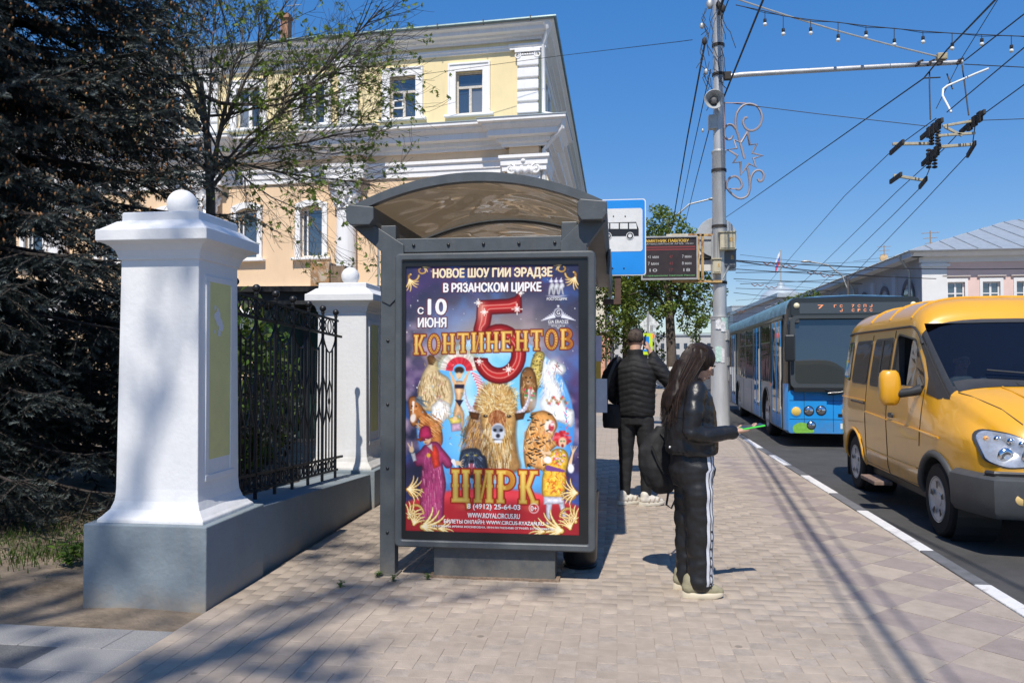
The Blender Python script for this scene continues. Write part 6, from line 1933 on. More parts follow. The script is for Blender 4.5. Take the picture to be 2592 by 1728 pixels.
wire('contact_wire', [at_d(2240, 285, 17.2), at_d(2232, 345, 18), at_d(2120, 465, 24), at_d(1960, 632, 40), at_d(1830, 745, 80)], .011, 'rightmost contact wire bending from the right frog down the street', group=wg)
wire('contact_wire', [at_d(2138, 380, 18), at_d(2120, 425, 20), at_d(2050, 495, 26), at_d(1900, 640, 44), at_d(1790, 745, 95)], .011, 'third contact wire running down the street below the switch', group=wg)
wire('feeder_cable', [at_d(2352, -68, 9.5), at_d(2175, 115, 15.6), at_d(2122, 180, 17), at_d(1710, 470, 40), at_d(1600, 545, 75)], .016, 'thick feeder cable crossing over the arm end and running far down the street', group=wg)
wire('span_wire', [at_y(1662, 235, 17.6), at_y(1880, 262, 17.4), at_y(2130, 290, 17.0)], .008, 'thin span wire from the pole to the left frog', group=wg)
wire('span_wire', [at_y(2245, 277, 17.0), at_y(2500, 268, 17.0), at_y(2900, 250, 17.0)], .008, 'thin span wire from the right frog out over the right edge', group=wg)
wire('span_wire', [at_y(2215, 148, 17.4), at_y(2352, 155, 17.4), at_y(2800, 175, 17.4)], .010, 'span wire leaving the arm tip to the right', group=wg)
wire('guy_wire', [at_d(2352, 33, 13.5), at_d(2215, 140, 16.6)], .013, 'guy wire from the upper right edge to the arm tip', group=wg)
wire('guy_wire', [at_d(2310, -30, 14.5), at_d(2205, 140, 16.6), at_d(2150, 250, 16.8)], .008, 'thin guy wire crossing the arm tip to the left frog', group=wg)
wire('aerial_cable', [at_y(1662, 225, 17.6), at_d(1755, -5, 12.8), at_d(1900, -330, 8.0), (2.6, -1, 7.9)], .019, 'thick black cable rising from the pole to the upper edge', 'cable')
for k, (u0, v0, u1, v1, d1, l) in enumerate(((1620, 95, 1545, 515, 40, 'thick twisted black cable falling from the pole to the far lamp'), (1632, 160, 1556, 520, 42, 'middle black cable falling from the pole to the far lamp'), (1636, 270, 1572, 520, 42, 'right black cable falling from the pole to the far lamp'))):
    wire('aerial_cable', [at_y(u0, v0, 17.55), at_d((u0 + u1) / 2 - 4, (v0 + v1) / 2 + 12, 26), at_d(u1, v1, d1)], .022 if k == 0 else .012, l, 'cable')
# heavy cables along the pavement overhead; their shadow crosses the paving
for k, (dx, dz, l) in enumerate(((0, 0, 'upper of the paired cables overhead along the kerb'), (.16, -.12, 'lower of the paired cables overhead along the kerb'), (-.12, .18, 'third cable overhead along the kerb'))):
    wire('aerial_cable', [(2.19 + dx * .3, 17.6, 8.9 + dz), (1.95 + dx, 9.5, 7.9 + dz), (1.25 + dx, 2.0, 7.6 + dz), (.35 + dx, -9, 8.6 + dz)], (.03, .012, .014)[k], l, 'cable')
wire('house_wire', [at_y(1590, 92, 17.5), at_y(1560, 96, 18.5), at_d(1290, 128, 25.5), at_d(850, 187, 26.2)], .008, 'thin wire from the pole across to the yellow house', 'wire')
# far cross spans above the road
far_spans = [((1690, 598), (2352, 617)), ((1690, 600), (2150, 640)), ((1690, 618), (2352, 640)), ((1690, 626), (2352, 600)), ((1685, 640), (2352, 655)), ((1700, 652), (2352, 610)), ((1690, 662), (2352, 668)), ((1685, 672), (2050, 700)), ((1660, 705), (1860, 690)), ((1600, 742), (1760, 730)), ((1605, 765), (1740, 752)), ((1690, 598), (2352, 690)), ((1700, 585), (2352, 650)), ((1690, 690), (2352, 630)), ((1700, 610), (2352, 585)), ((1640, 725), (1900, 700)), ((1690, 645), (2352, 700)), ((1960, 600), (2352, 545))]
for k, (a, c_) in enumerate(far_spans):
    d_ = 34 + 5 * k
    wire('span_wire', [at_d(*a, d_), at_d(*c_, d_ + 4)], .022, 'thin wire spanning the road in the tangle far down the street', group='far span wires over the road', sag=.15)
# wire hangers on the far contact wires
for k, (u, v) in enumerate(((1770, 605), (1812, 612), (1870, 628), (1900, 634), (1740, 655), (1772, 660), (1700, 715))):
    p = Vector(at_d(u, v, 46 + 4 * k))
    b = MB().tube([(-.45, 0, .1), (-.2, 0, -.08), (0, 0, .08), (.2, 0, -.06), (.45, 0, .05)], .035, 5)
    o = b.build('wire_hanger', mat('hanger_red', (.22, .08, .05), .7)); o.location = p
    tag(o, 'small rusty hanger on the far trolley wires above the bus', 'hanger', 'far wire hangers')

# trolley switch hanging under the arm tip
sw = empty('trolley_switch', tuple(frogA), 0, 'black trolley wire switch assembly hanging under the arm tip', 'trolley switch')
def SWP(u, v, Y): return Vector(at_y(u, v, Y)) - frogA
BEAM = mat('beam_cream', (.42, .38, .28), .7, var=.2, scale=14)
for (a, c_, w_) in (((2165, 290, 17.0), (2235, 278, 17.0), .05), ((2155, 312, 17.0), (2240, 306, 17.0), .05), ((2170, 292, 17.0), (2210, 312, 17.0), .05), ((2050, 331, 17.6), (2145, 330, 17.6), .06), ((2150, 338, 17.6), (2235, 332, 17.6), .06), ((2052, 403, 18.4), (2126, 415, 18.4), .06)):
    MB().bar(SWP(*a), SWP(*c_), w_).build('spreader', BEAM, sw, bevel=.008)
for (u0, v0, u1, v1, Y) in ((2115, 318, 2165, 275, 17.0), (2205, 305, 2262, 256, 17.0), (2118, 378, 2160, 336, 17.6), (2045, 352, 2075, 325, 17.6), (2222, 358, 2240, 328, 17.8), (2045, 418, 2070, 400, 18.4), (2112, 430, 2128, 410, 18.4)):
    a, c_ = SWP(u0, v0, Y + .5), SWP(u1, v1, Y - .5)
    MB().bar(a, c_, .05, .10).build('frog', CAST, sw, bevel=.01)
    if u1 - u0 > 35:
        for t_ in (.4, .6, .8): MB().box(-.03, .03, -.08, .08, -.12, .08).build('clamp', CAST, sw, loc=a.lerp(c_, t_))
for (u, v0, v1, Y) in ((2147, 296, 330, 17.3), (2140, 345, 384, 17.9)):
    for sx in (-.06, .06):
        for t_ in np.linspace(0, 1, 6):
            p = SWP(u, v0 + (v1 - v0) * t_, Y) + Vector((sx, 0, 0))
            MB().lathe([(.02, -.03), (.055, -.015), (.055, .01), (.02, .03)], 10).build('insulator', CAST, sw, loc=p, smooth=50)
for (a, c_) in (((2135, 165, 17.5), (2135, 200, 17.3)), ((2135, 200, 17.3), (2137, 275, 17.0)), ((2175, 170, 17.5), (2188, 205, 17.3)), ((2210, 150, 17.5), (2225, 265, 17.0)), ((2120, 180, 17.5), (2160, 178, 17.5))):
    MB().tube([SWP(*a), SWP(*c_)], .014, 6).build('hanger', CAST, sw)
MB().tube([SWP(2270, 158, 17.4), SWP(2240, 170, 17.35), SWP(2175, 198, 17.3), SWP(2166, 205, 17.3), SWP(2165, 220, 17.2), SWP(2185, 258, 17.0)], .022, 8).build('jumper_cable', mat('white_cable', (.72, .74, .74), .4), sw, smooth=60)
# string of bulbs
gl = empty('string_lights', at_y(1690, 12, 17.2), 0, 'string of small bulbs sagging from the pole across the road', 'string lights')
g0 = Vector(at_y(1690, 12, 17.2))
tops = [(1690, 12), (1757, 26), (1798, 37), (1862, 46), (1925, 52), (1990, 60), (2054, 66), (2120, 72), (2187, 77), (2255, 80), (2322, 83), (2390, 85), (2460, 86)]
MB().tube([Vector(at_y(u, v, 17.2 - .0 * i)) - g0 for i, (u, v) in enumerate(tops)], .010, 5).build('cord', WIRE, gl)
MB().tube([Vector(at_y(u, v + (4 if i % 2 else -1), 17.22)) - g0 for i, (u, v) in enumerate(tops)], .006, 5).build('carrier', WIRE, gl)
drops = [(1757, 52), (1799, 74), (1862, 72), (1925, 88), (1989, 80), (2054, 98), (2120, 92), (2187, 107), (2255, 97), (2323, 112)]
BULB = mat('bulb', (.75, .75, .70), .15, spec=.8)
for (ut, vt), (ub, vb) in zip(tops[1:11], drops):
    a, c_ = Vector(at_y(ub, vt, 17.2)) - g0, Vector(at_y(ub, vb - 8, 17.2)) - g0
    o = MB().tube([a, c_], .008, 5).lathe([(.03, c_.z), (.034, c_.z - .05), (.026, c_.z - .07)], 10, (c_.x, c_.y, 0)).build('socket', WIRE, gl)
    MB().sphere((c_.x, c_.y, c_.z - .115), .042, 12, 8).build('bulb', BULB, o, smooth=60)
# loose leads and small fittings knotted round the pole top
b = MB(); prn = random.Random(4)
for k in range(16):
    u0, v0 = prn.uniform(1612, 1660), prn.uniform(0, 190)
    pts = [(u0, v0)]
    for _ in range(5): pts.append((pts[-1][0] + prn.uniform(-11, 11), pts[-1][1] + prn.uniform(4, 30)))
    b.tube([at_y(u, v, 17.44) for u, v in pts], .009, 4)
tag(b.build('cable_tangle', WIRE), 'tangle of loose black leads round the top of the pole', 'cable')
for k, (u, v, s) in enumerate(((1612, 60, .08), (1618, 95, .1), (1622, 165, .08), (1660, 20, .11), (1630, 10, .13), (1650, 12, .1), (1614, 300, .05))):
    o = MB().sphere((0, 0, 0), s * .55, 10, 6, (1, .8, 1.6)).build('cable_clamp', CAST if k % 2 else GALV, smooth=60); o.location = at_y(u, v, 17.45)
    tag(o, 'small metal cable clamp fixed on the upper pole', 'clamp', 'cable clamps on the pole')
# far street furniture
def lamp_post(loc, h, out, label, rz=0):
    t = empty('street_lamp', loc, rz, label, 'street lamp')
    MB().tube([(0, 0, 0), (0, 0, h * .8), (0, 0, h)], [.10, .08, .06], 10).build('post', mat('lamp_post_dark', (.10, .09, .085), .7, var=.2, scale=8), t, smooth=60)
    MB().tube([(0, 0, h - .8), (out * .15, 0, h + .1), (out * .5, 0, h + .75), (out, 0, h + 1.0)], .045, 8).build('arm', GALV, t, smooth=60)
    MB().sphere((out * 1.08, 0, h + 1.0), .28, 12, 8, (1.2, .5, .3)).build('lamp_head', GALV, t, smooth=60)
q = at_y(1536, 825, 43); lamp_post((q[0], 43, 0), 8.9, 2.2, 'far street lamp with a curved arm behind the arrivals board')
q = at_y(1949, 825, 52); lamp_post((q[0], 52, 0), 6.6, -2.3, 'far street lamp leaning left before the pink house')
tl = empty('traffic_light', (at_y(1497, 825, 33)[0], 33, 0), 0, 'traffic light showing red beyond the man', 'traffic light')
MB().tube([(0, .1, 0), (0, .1, 2.9)], .05, 10).build('post', GALV, tl, smooth=60)
MB().box(-.15, .15, -.1, .12, 1.66, 2.62).build('housing', mat('tl_housing', (.35, .34, .32), .6), tl, bevel=.02)
for k, (z_, m_) in enumerate(((2.45, mat('tl_red', (.5, .05, .04), .3, emit=(1, .12, .08), estr=1.2)), (2.14, mat('tl_off', (.03, .03, .025), .3)), (1.83, mat('tl_off', (.03, .03, .025), .3)))):
    MB().lathe([(.0001, -.13), (.09, -.115), (.105, -.10)], 16, (0, 0, z_), axis='y').build('lamp', m_, tl, smooth=60)
sgn = empty('crossing_sign', (at_y(1474, 825, 32)[0], 32, 0), 0, 'yellow-green framed blue crossing sign beyond the man', 'sign')
MB().tube([(.25, .1, 0), (.25, .1, 3.4)], .04, 8).build('post', GALV, sgn)
MB().box(-.42, .42, -.01, .03, 1.7, 2.54).build('frame', mat('fluoro_yellow', (.55, .75, .03), .5), sgn)
MB().box(-.29, .29, -.02, -.01, 1.83, 2.41).build('blue_field', BLUE, sgn)
MB().add([(-.2, -.024, 1.9), (.2, -.024, 1.9), (0, -.024, 2.32)], [(0, 1, 2)]).build('triangle', SWH, sgn)
dsg = empty('diamond_sign', (at_y(1492, 825, 34)[0], 34, 0), 0, 'small white diamond sign among the leaves beyond the man', 'sign')
MB().tube([(0, .05, 0), (0, .05, 3.2)], .04, 8).build('post', GALV, dsg)
MB().prism([(0, 2.55), (.42, 2.97), (0, 3.39), (-.42, 2.97)], -.01, .02, 'y').build('plate', mat('mottled_white', (.62, .64, .62), .5, var=.5, scale=9), dsg)
# leaning bicycle far off, its yellow wheels showing between the two people
bk = empty('bicycle', (1.02, 14.6, 0), R(75), 'yellow-wheeled bicycle half hidden between the man and the woman', 'bicycle')
YEL = mat('bike_yellow', (.80, .55, .03), .4)
for x in (-.52, .52):
    b = MB(); pts = [(x + .31 * math.cos(2 * PI * k / 24), 0, .34 + .31 * math.sin(2 * PI * k / 24)) for k in range(25)]; b.tube(pts, .028, 6, cap=False); w_ = b.build('wheel', YEL, bk, smooth=60)
    b = MB()
    for k in range(8): b.tube([(x, 0, .34), (x + .3 * math.cos(k * PI / 4), 0, .34 + .3 * math.sin(k * PI / 4))], .003, 3)
    b.build('spokes', GALV, w_)
b = MB()
for a, c_ in (((-.52, 0, .34), (-.05, 0, .30)), ((-.05, 0, .30), (.40, 0, .80)), ((-.05, 0, .30), (-.2, 0, .85)), ((-.2, 0, .78), (.38, 0, .84)), ((-.52, 0, .34), (-.18, 0, .76)), ((.52, 0, .34), (.37, 0, .95))): b.tube([a, c_], .017, 6)
b.build('frame', mat('bike_black', (.02, .02, .02), .4), bk)
MB().tube([(.30, -.26, 1.02), (.37, 0, 1.0), (.30, .26, 1.02)], .014, 6).build('handlebar', WIRE, bk); MB().box(-.32, -.08, -.07, .07, .87, .91).build('saddle', WIRE, bk, bevel=.02)
# litter bin in the shade under the light box
bn = empty('litter_bin', (-.27, 6.0, 0), 0, 'squat black litter bin in the shade behind the light box', 'bin')
MB().lathe([(.11, .02), (.125, .06), (.135, .5), (.14, .55), (.125, .55)], 20).build('body', SB, bn, smooth=50); MB().lathe([(.12, 0), (.13, .02), (.11, .03)], 20).build('foot', SB, bn, smooth=50)
# papers taped to the far shelter post
pp = empty('paper_notices', (-.315, 8.0, 0), 0, 'paper notices taped to the shelter post behind the light box', 'notice')
for k, (x0, x1, z0, z1, c_) in enumerate(((.10, .175, 1.5, 1.75, (.66, .60, .70)), (.10, .165, 1.25, 1.5, (.75, .48, .08)), (.11, .225, 1.0, 1.33, (.74, .74, .77)))):
    MB().box(x0, x1, -.06 - .003 * k, -.058 - .003 * k, z0, z1).build('notice', mat('notice%d' % k, c_, .9, var=.1, scale=9), pp)
# ------------------------------------------------------------------ vehicles
BLACKP = mat('black_plastic', (.035, .036, .038), .5, var=.15, scale=10, bump=.05, bscale=200)
GREYP = mat('grey_plastic', (.06, .064, .068), .55, var=.12, scale=10)
RUBBER = mat('tyre_rubber', (.018, .018, .018), .85, var=.25, scale=30, bump=.2, bscale=90)
SILV = mat('hubcap_silver', (.62, .63, .64), .4, metal=.25, var=.08, scale=12)
CHROME = mat('chrome', (.75, .76, .78), .12, metal=1.0)
DGLASS = glass_mat('dark_glass', (.012, .014, .016), .04)
LENS = glass_mat('lens_glass', (.45, .47, .5), .05, see=.6, tint=(.95, .97, 1))
WSGLASS = glass_mat('windscreen_glass', (.012, .016, .03), .02, see=.5, tint=(.6, .66, .74))
class Loft:
    """car body as cross-sections along y; each section is a half outline (x, z) from sill to roof centre"""
    def __init__(s, ys, sec):
        s.ys = ys; s.sec = sec
    def half(s, y, z):
        pts = s.sec(y)
        if z > pts[-1][1] or z < pts[0][1]: return -1.0
        best = -1.0
        for (x0, z0), (x1, z1) in zip(pts[:-1], pts[1:]):
            if min(z0, z1) <= z <= max(z0, z1) and abs(z1 - z0) > 1e-7:
                best = max(best, x0 + (x1 - x0) * (z - z0) / (z1 - z0))
        return best
    def top(s, y, x):
        pts = s.sec(y); best = None
        for (x0, z0), (x1, z1) in zip(pts[:-1], pts[1:]):
            if min(x0, x1) <= abs(x) <= max(x0, x1) and abs(x1 - x0) > 1e-7:
                z = z0 + (z1 - z0) * (abs(x) - x0) / (x1 - x0); best = z if best is None else max(best, z)
        return best if best is not None else pts[-1][1]
    def front(s, x, z, y0, y1):
        """largest y at which (x, z) is inside the body"""
        lo, hi = y0, y1
        for _ in range(28):
            m = (lo + hi) / 2
            if s.half(m, z) >= abs(x): lo = m
            else: hi = m
        return lo
    def mesh(s, name, mats, parent, pick):
        b = MB(); n = None; v = []; f = []
        for y in s.ys:
            h = s.sec(y); ring = [(x, y, z) for x, z in h] + [(-x, y, z) for x, z in h[::-1][1:-1]]
            n = len(ring); v += ring
        m = len(s.ys)
        for i in range(m - 1):
            for k in range(n): f.append((i * n + k, i * n + (k + 1) % n, (i + 1) * n + (k + 1) % n, (i + 1) * n + k))
        f.append(tuple(range(n))[::-1]); f.append(tuple(range((m - 1) * n, m * n)))
        b.add(v, f)
        o = b.build(name, mats[0], parent, smooth=32)
        for q in mats[1:]: o.data.materials.append(q)
        for p in o.data.polygons:
            p.material_index = pick(p.center)
        return o
    def side_patch(s, poly_yz, out, sx, n=1):
        """flat-outlined patch lying on the flank, `out` proud of it"""
        P_ = []
        for y, z in poly_yz: P_.append((sx * (max(s.half(y, z), .2) + out), y, z))
        return P_
def cut(o, b, name='cut'):
    t = b.build(name, BLACKP, o.parent)
    bpy.context.view_layer.update()
    md = o.modifiers.new('cut', 'BOOLEAN'); md.operation = 'DIFFERENCE'; md.object = t; md.solver = 'EXACT'
    try: md.material_mode = 'TRANSFER'
    except Exception: pass
    baked(o)
    bpy.data.objects.remove(t)
def densify(poly, step=.12):
    out = []
    for i, a in enumerate(poly):
        c_ = poly[(i + 1) % len(poly)]; n = max(1, int(math.dist(a, c_) / step))
        out += [(a[0] + (c_[0] - a[0]) * k / n, a[1] + (c_[1] - a[1]) * k / n) for k in range(n)]
    return out
def round_poly(poly, r, n=4):
    out = []; m = len(poly)
    for i in range(m):
        p = Vector(poly[i]); a = (Vector(poly[i - 1]) - p); c_ = (Vector(poly[(i + 1) % m]) - p)
        ra = min(r, a.length * .45); rc = min(r, c_.length * .45); A = p + a.normalized() * ra; C_ = p + c_.normalized() * rc
        for k in range(n + 1):
            t = k / n; out.append(tuple(A * (1 - t) ** 2 + p * 2 * t * (1 - t) + C_ * t * t))
    return out
def flank(L, poly, out, sx, name, m, parent, thick=.012):
    """closed plate on the flank: outline in (y, z), `out` proud"""
    pl = densify(poly); n = len(pl)
    cy, cz = sum(p[0] for p in pl) / n, sum(p[1] for p in pl) / n
    f_ = L.side_patch(pl, out, sx); bk = L.side_patch(pl, out - thick, sx)
    cF = L.side_patch([(cy, cz)], out, sx)[0]
    b = MB().add(f_ + bk + [cF], [(k, (k + 1) % n, 2 * n) for k in range(n)] + [(k, n + k, n + (k + 1) % n, (k + 1) % n) for k in range(n)])
    return b.build(name, m, parent)
def wheel(t, x, y, r, w, sx, dish=.03):
    wh = empty('wheel', (x, y, r), 0); wh.parent = t
    MB().lathe([(r * .58, -w / 2), (r * .9, -w / 2), (r * .97, -w * .42), (r, -w * .25), (r, w * .25), (r * .97, w * .42), (r * .9, w / 2), (r * .58, w / 2)], 36, axis='x', cap=False).build('tyre', RUBBER, wh, smooth=30)
    s = sx
    MB().lathe([(.0001, s * (w / 2 - dish + .02)), (r * .16, s * (w / 2 - dish + .018)), (r * .2, s * (w / 2 - dish)), (r * .56, s * (w / 2 - .006)), (r * .62, s * (w / 2 + .004)), (r * .60, s * (w / 2 - .02))], 32, axis='x').build('rim', SILV, wh, smooth=30)
    for k in range(5):
        a = 2 * PI * k / 5 + .3
        b = MB()
        for da, rr0, rr1 in ((0, .30, .50),):
            c0, c1 = a + da * .7, a + da
            b.add([(s * (w / 2 + .002), r * rr0 * math.cos(c0 - .16), r * rr0 * math.sin(c0 - .16)), (s * (w / 2 + .002), r * rr0 * math.cos(c0 + .16), r * rr0 * math.sin(c0 + .16)), (s * (w / 2 + .004), r * rr1 * math.cos(c1 + .17), r * rr1 * math.sin(c1 + .17)), (s * (w / 2 + .004), r * rr1 * math.cos(c1 - .17), r * rr1 * math.sin(c1 - .17))], [(0, 1, 2, 3)])
        b.build('slot', BLACKP, wh)
    return wh

# --- yellow minibus
def lerp_tab(tab, y):
    for (y0, a), (y1, c_) in zip(tab[:-1], tab[1:]):
        if y0 <= y <= y1: return a + (c_ - a) * (y - y0) / (y1 - y0)
    return tab[0][1] if y < tab[0][0] else tab[-1][1]
ZT = [(-3.62, 2.12), (-3.52, 2.24), (-3.3, 2.29), (-1.6, 2.33), (-1.0, 2.31), (-.86, 2.26), (-.76, 2.17), (-.70, 2.075), (-.4, 1.83), (-.1, 1.58), (.06, 1.455), (.12, 1.43), (.3, 1.38), (.6, 1.27), (.82, 1.15), (.90, 1.06), (.95, .95), (.975, .80)]
ZS = [(-3.62, 1.90), (-3.52, 1.97), (-3.3, 2.0), (-.95, 2.01), (-.86, 1.99), (-.76, 1.95), (-.70, 1.885), (-.4, 1.635), (-.1, 1.40), (.06, 1.285), (.12, 1.26), (.3, 1.21), (.6, 1.09), (.82, .95), (.90, .87), (.95, .78), (.975, .66)]
WS = [(-3.62, .84), (-3.5, .89), (-3.0, .91), (-.9, .90), (-.5, .90), (.0, .91), (.3, .90), (.6, .84), (.82, .74), (.95, .62), (.975, .5)]
WM = [(-3.62, .95), (-3.52, 1.01), (-3.2, 1.03), (.0, 1.03), (.25, 1.01), (.5, .98), (.75, .92), (.90, .83), (.975, .66)]
def vsec(y):
    zt, zs, ws, wm = lerp_tab(ZT, y), lerp_tab(ZS, y), lerp_tab(WS, y), lerp_tab(WM, y)
    zb = .34
    pts = [(0, zb), (wm * .9, zb), (wm * .965, zb + .04), (wm * .985, zb + .14)]
    zk = min(.95, zs - .12)
    for k in range(1, 5): t = k / 4; pts.append((wm * (.985 + .015 * t), zb + .14 + (zk - zb - .14) * t))
    for k in range(1, 7): t = k / 6; pts.append((wm + (ws - wm) * (t ** 1.5), zk + (zs - zk) * t))
    for k in range(1, 9):
        a = k / 8 * PI / 2; pts.append((ws * math.cos(a) ** (.48 if y < -.72 else .62) if k < 8 else 0, zs + (zt - zs) * math.sin(a) ** (1.0 if y < -.72 else .9)))
    return pts
ysv = [-3.62, -3.59, -3.52, -3.42, -3.3, -3.0, -2.5, -2.0, -1.6, -1.2, -1.0, -.93, -.86, -.80, -.76, -.73, -.70, -.55, -.4, -.25, -.1, -.02, .06, .12, .2, .3, .45, .6, .72, .82, .87, .90, .93, .95, .965, .975]
VL = Loft(ysv, vsec)
PAINT = mat('taxi_yellow', (.76, .375, .018), .32, var=.05, scale=1.5, coat=.7, spec=.5, col2=(.60, .33, .05), thr=(.66, .8))
add_dirt(PAINT, (.30, .20, .10), .02, .62, .62, .06, 5)
van = empty('minibus', (4.00, 8.05, ROAD_Z), R(178.6), 'yellow minibus taxi driving towards the viewer at the right edge', 'minibus')
body = VL.mesh('body', [PAINT, BLACKP], van, lambda c: 1 if (-.705 < c[1] < .07 and c[2] > lerp_tab(ZS, c[1]) - .004) or (c[2] < .36) else 0)
c1 = MB().prism([(-.655, 2.03), (-.2, 2.4), (.7, 1.70), (.10, 1.465), (.0, 1.40), (-.1, .8), (-1.75, .8), (-1.75, 2.03)], -.855, .855, 'x'); cut(body, c1)
DW = round_poly([(-1.40, 1.38), (-.43, 1.38), (-.47, 1.50), (-.80, 1.86), (-1.36, 1.93)], .07)
for sx in (-1, 1):
    cut(body, MB().prism(DW, .6 if sx > 0 else -1.3, 1.3 if sx > 0 else -.6, 'x'))
    for yw in (0.0, -2.85):
        cy = [(yw + .405 * math.cos(2 * PI * k / 28), .345 + .405 * math.sin(2 * PI * k / 28)) for k in range(28)]
        cut(body, MB().prism(cy, .58 if sx > 0 else -1.3, 1.3 if sx > 0 else -.58, 'x'))
for p in body.data.polygons: p.use_smooth = True
body.data.set_sharp_from_angle(angle=R(30))
for sx in (-1, 1):
    for yw in (0.0, -2.85): wheel(van, sx * .90, yw, .345, .21, sx)
# windscreen, cowl, wiper
g = MB(); v = []
for i, y in enumerate([-.675, -.52, -.37, -.2, -.05, .06]):
    for x in np.linspace(-.87, .87, 13): v.append((x, y, VL.top(y, x) - .010))
g.add(v, [(i * 13 + k, i * 13 + k + 1, (i + 1) * 13 + k + 1, (i + 1) * 13 + k) for i in range(5) for k in range(12)])
g.build('windscreen', WSGLASS, van, smooth=60)
v = []
g = MB()
for y in (.06, .10, .15, .20):
    for x in np.linspace(-.84, .84, 15): v.append((x, y - .10 * (abs(x) / .84) ** 2, VL.top(y - .10 * (abs(x) / .84) ** 2, x) + .006))
g.add(v, [(i * 15 + k, i * 15 + k + 1, (i + 1) * 15 + k + 1, (i + 1) * 15 + k) for i in range(3) for k in range(14)])
cw = g.build('cowl', BLACKP, van, smooth=60)
for k in range(7): MB().bar((-.35, .095 + .012 * k, VL.top(.095 + .012 * k, .1) + .012), (.35, .095 + .012 * k, VL.top(.095 + .012 * k, .1) + .012), .004).build('vent_slat', GREYP, cw)
for x0, x1 in ((-.1, .55), (-.7, -.05)): MB().tube([(x0, .09, 1.49), (x0 + .1, .04, 1.51), (x1, -.02, 1.56)], .009, 6).build('wiper', BLACKP, van)
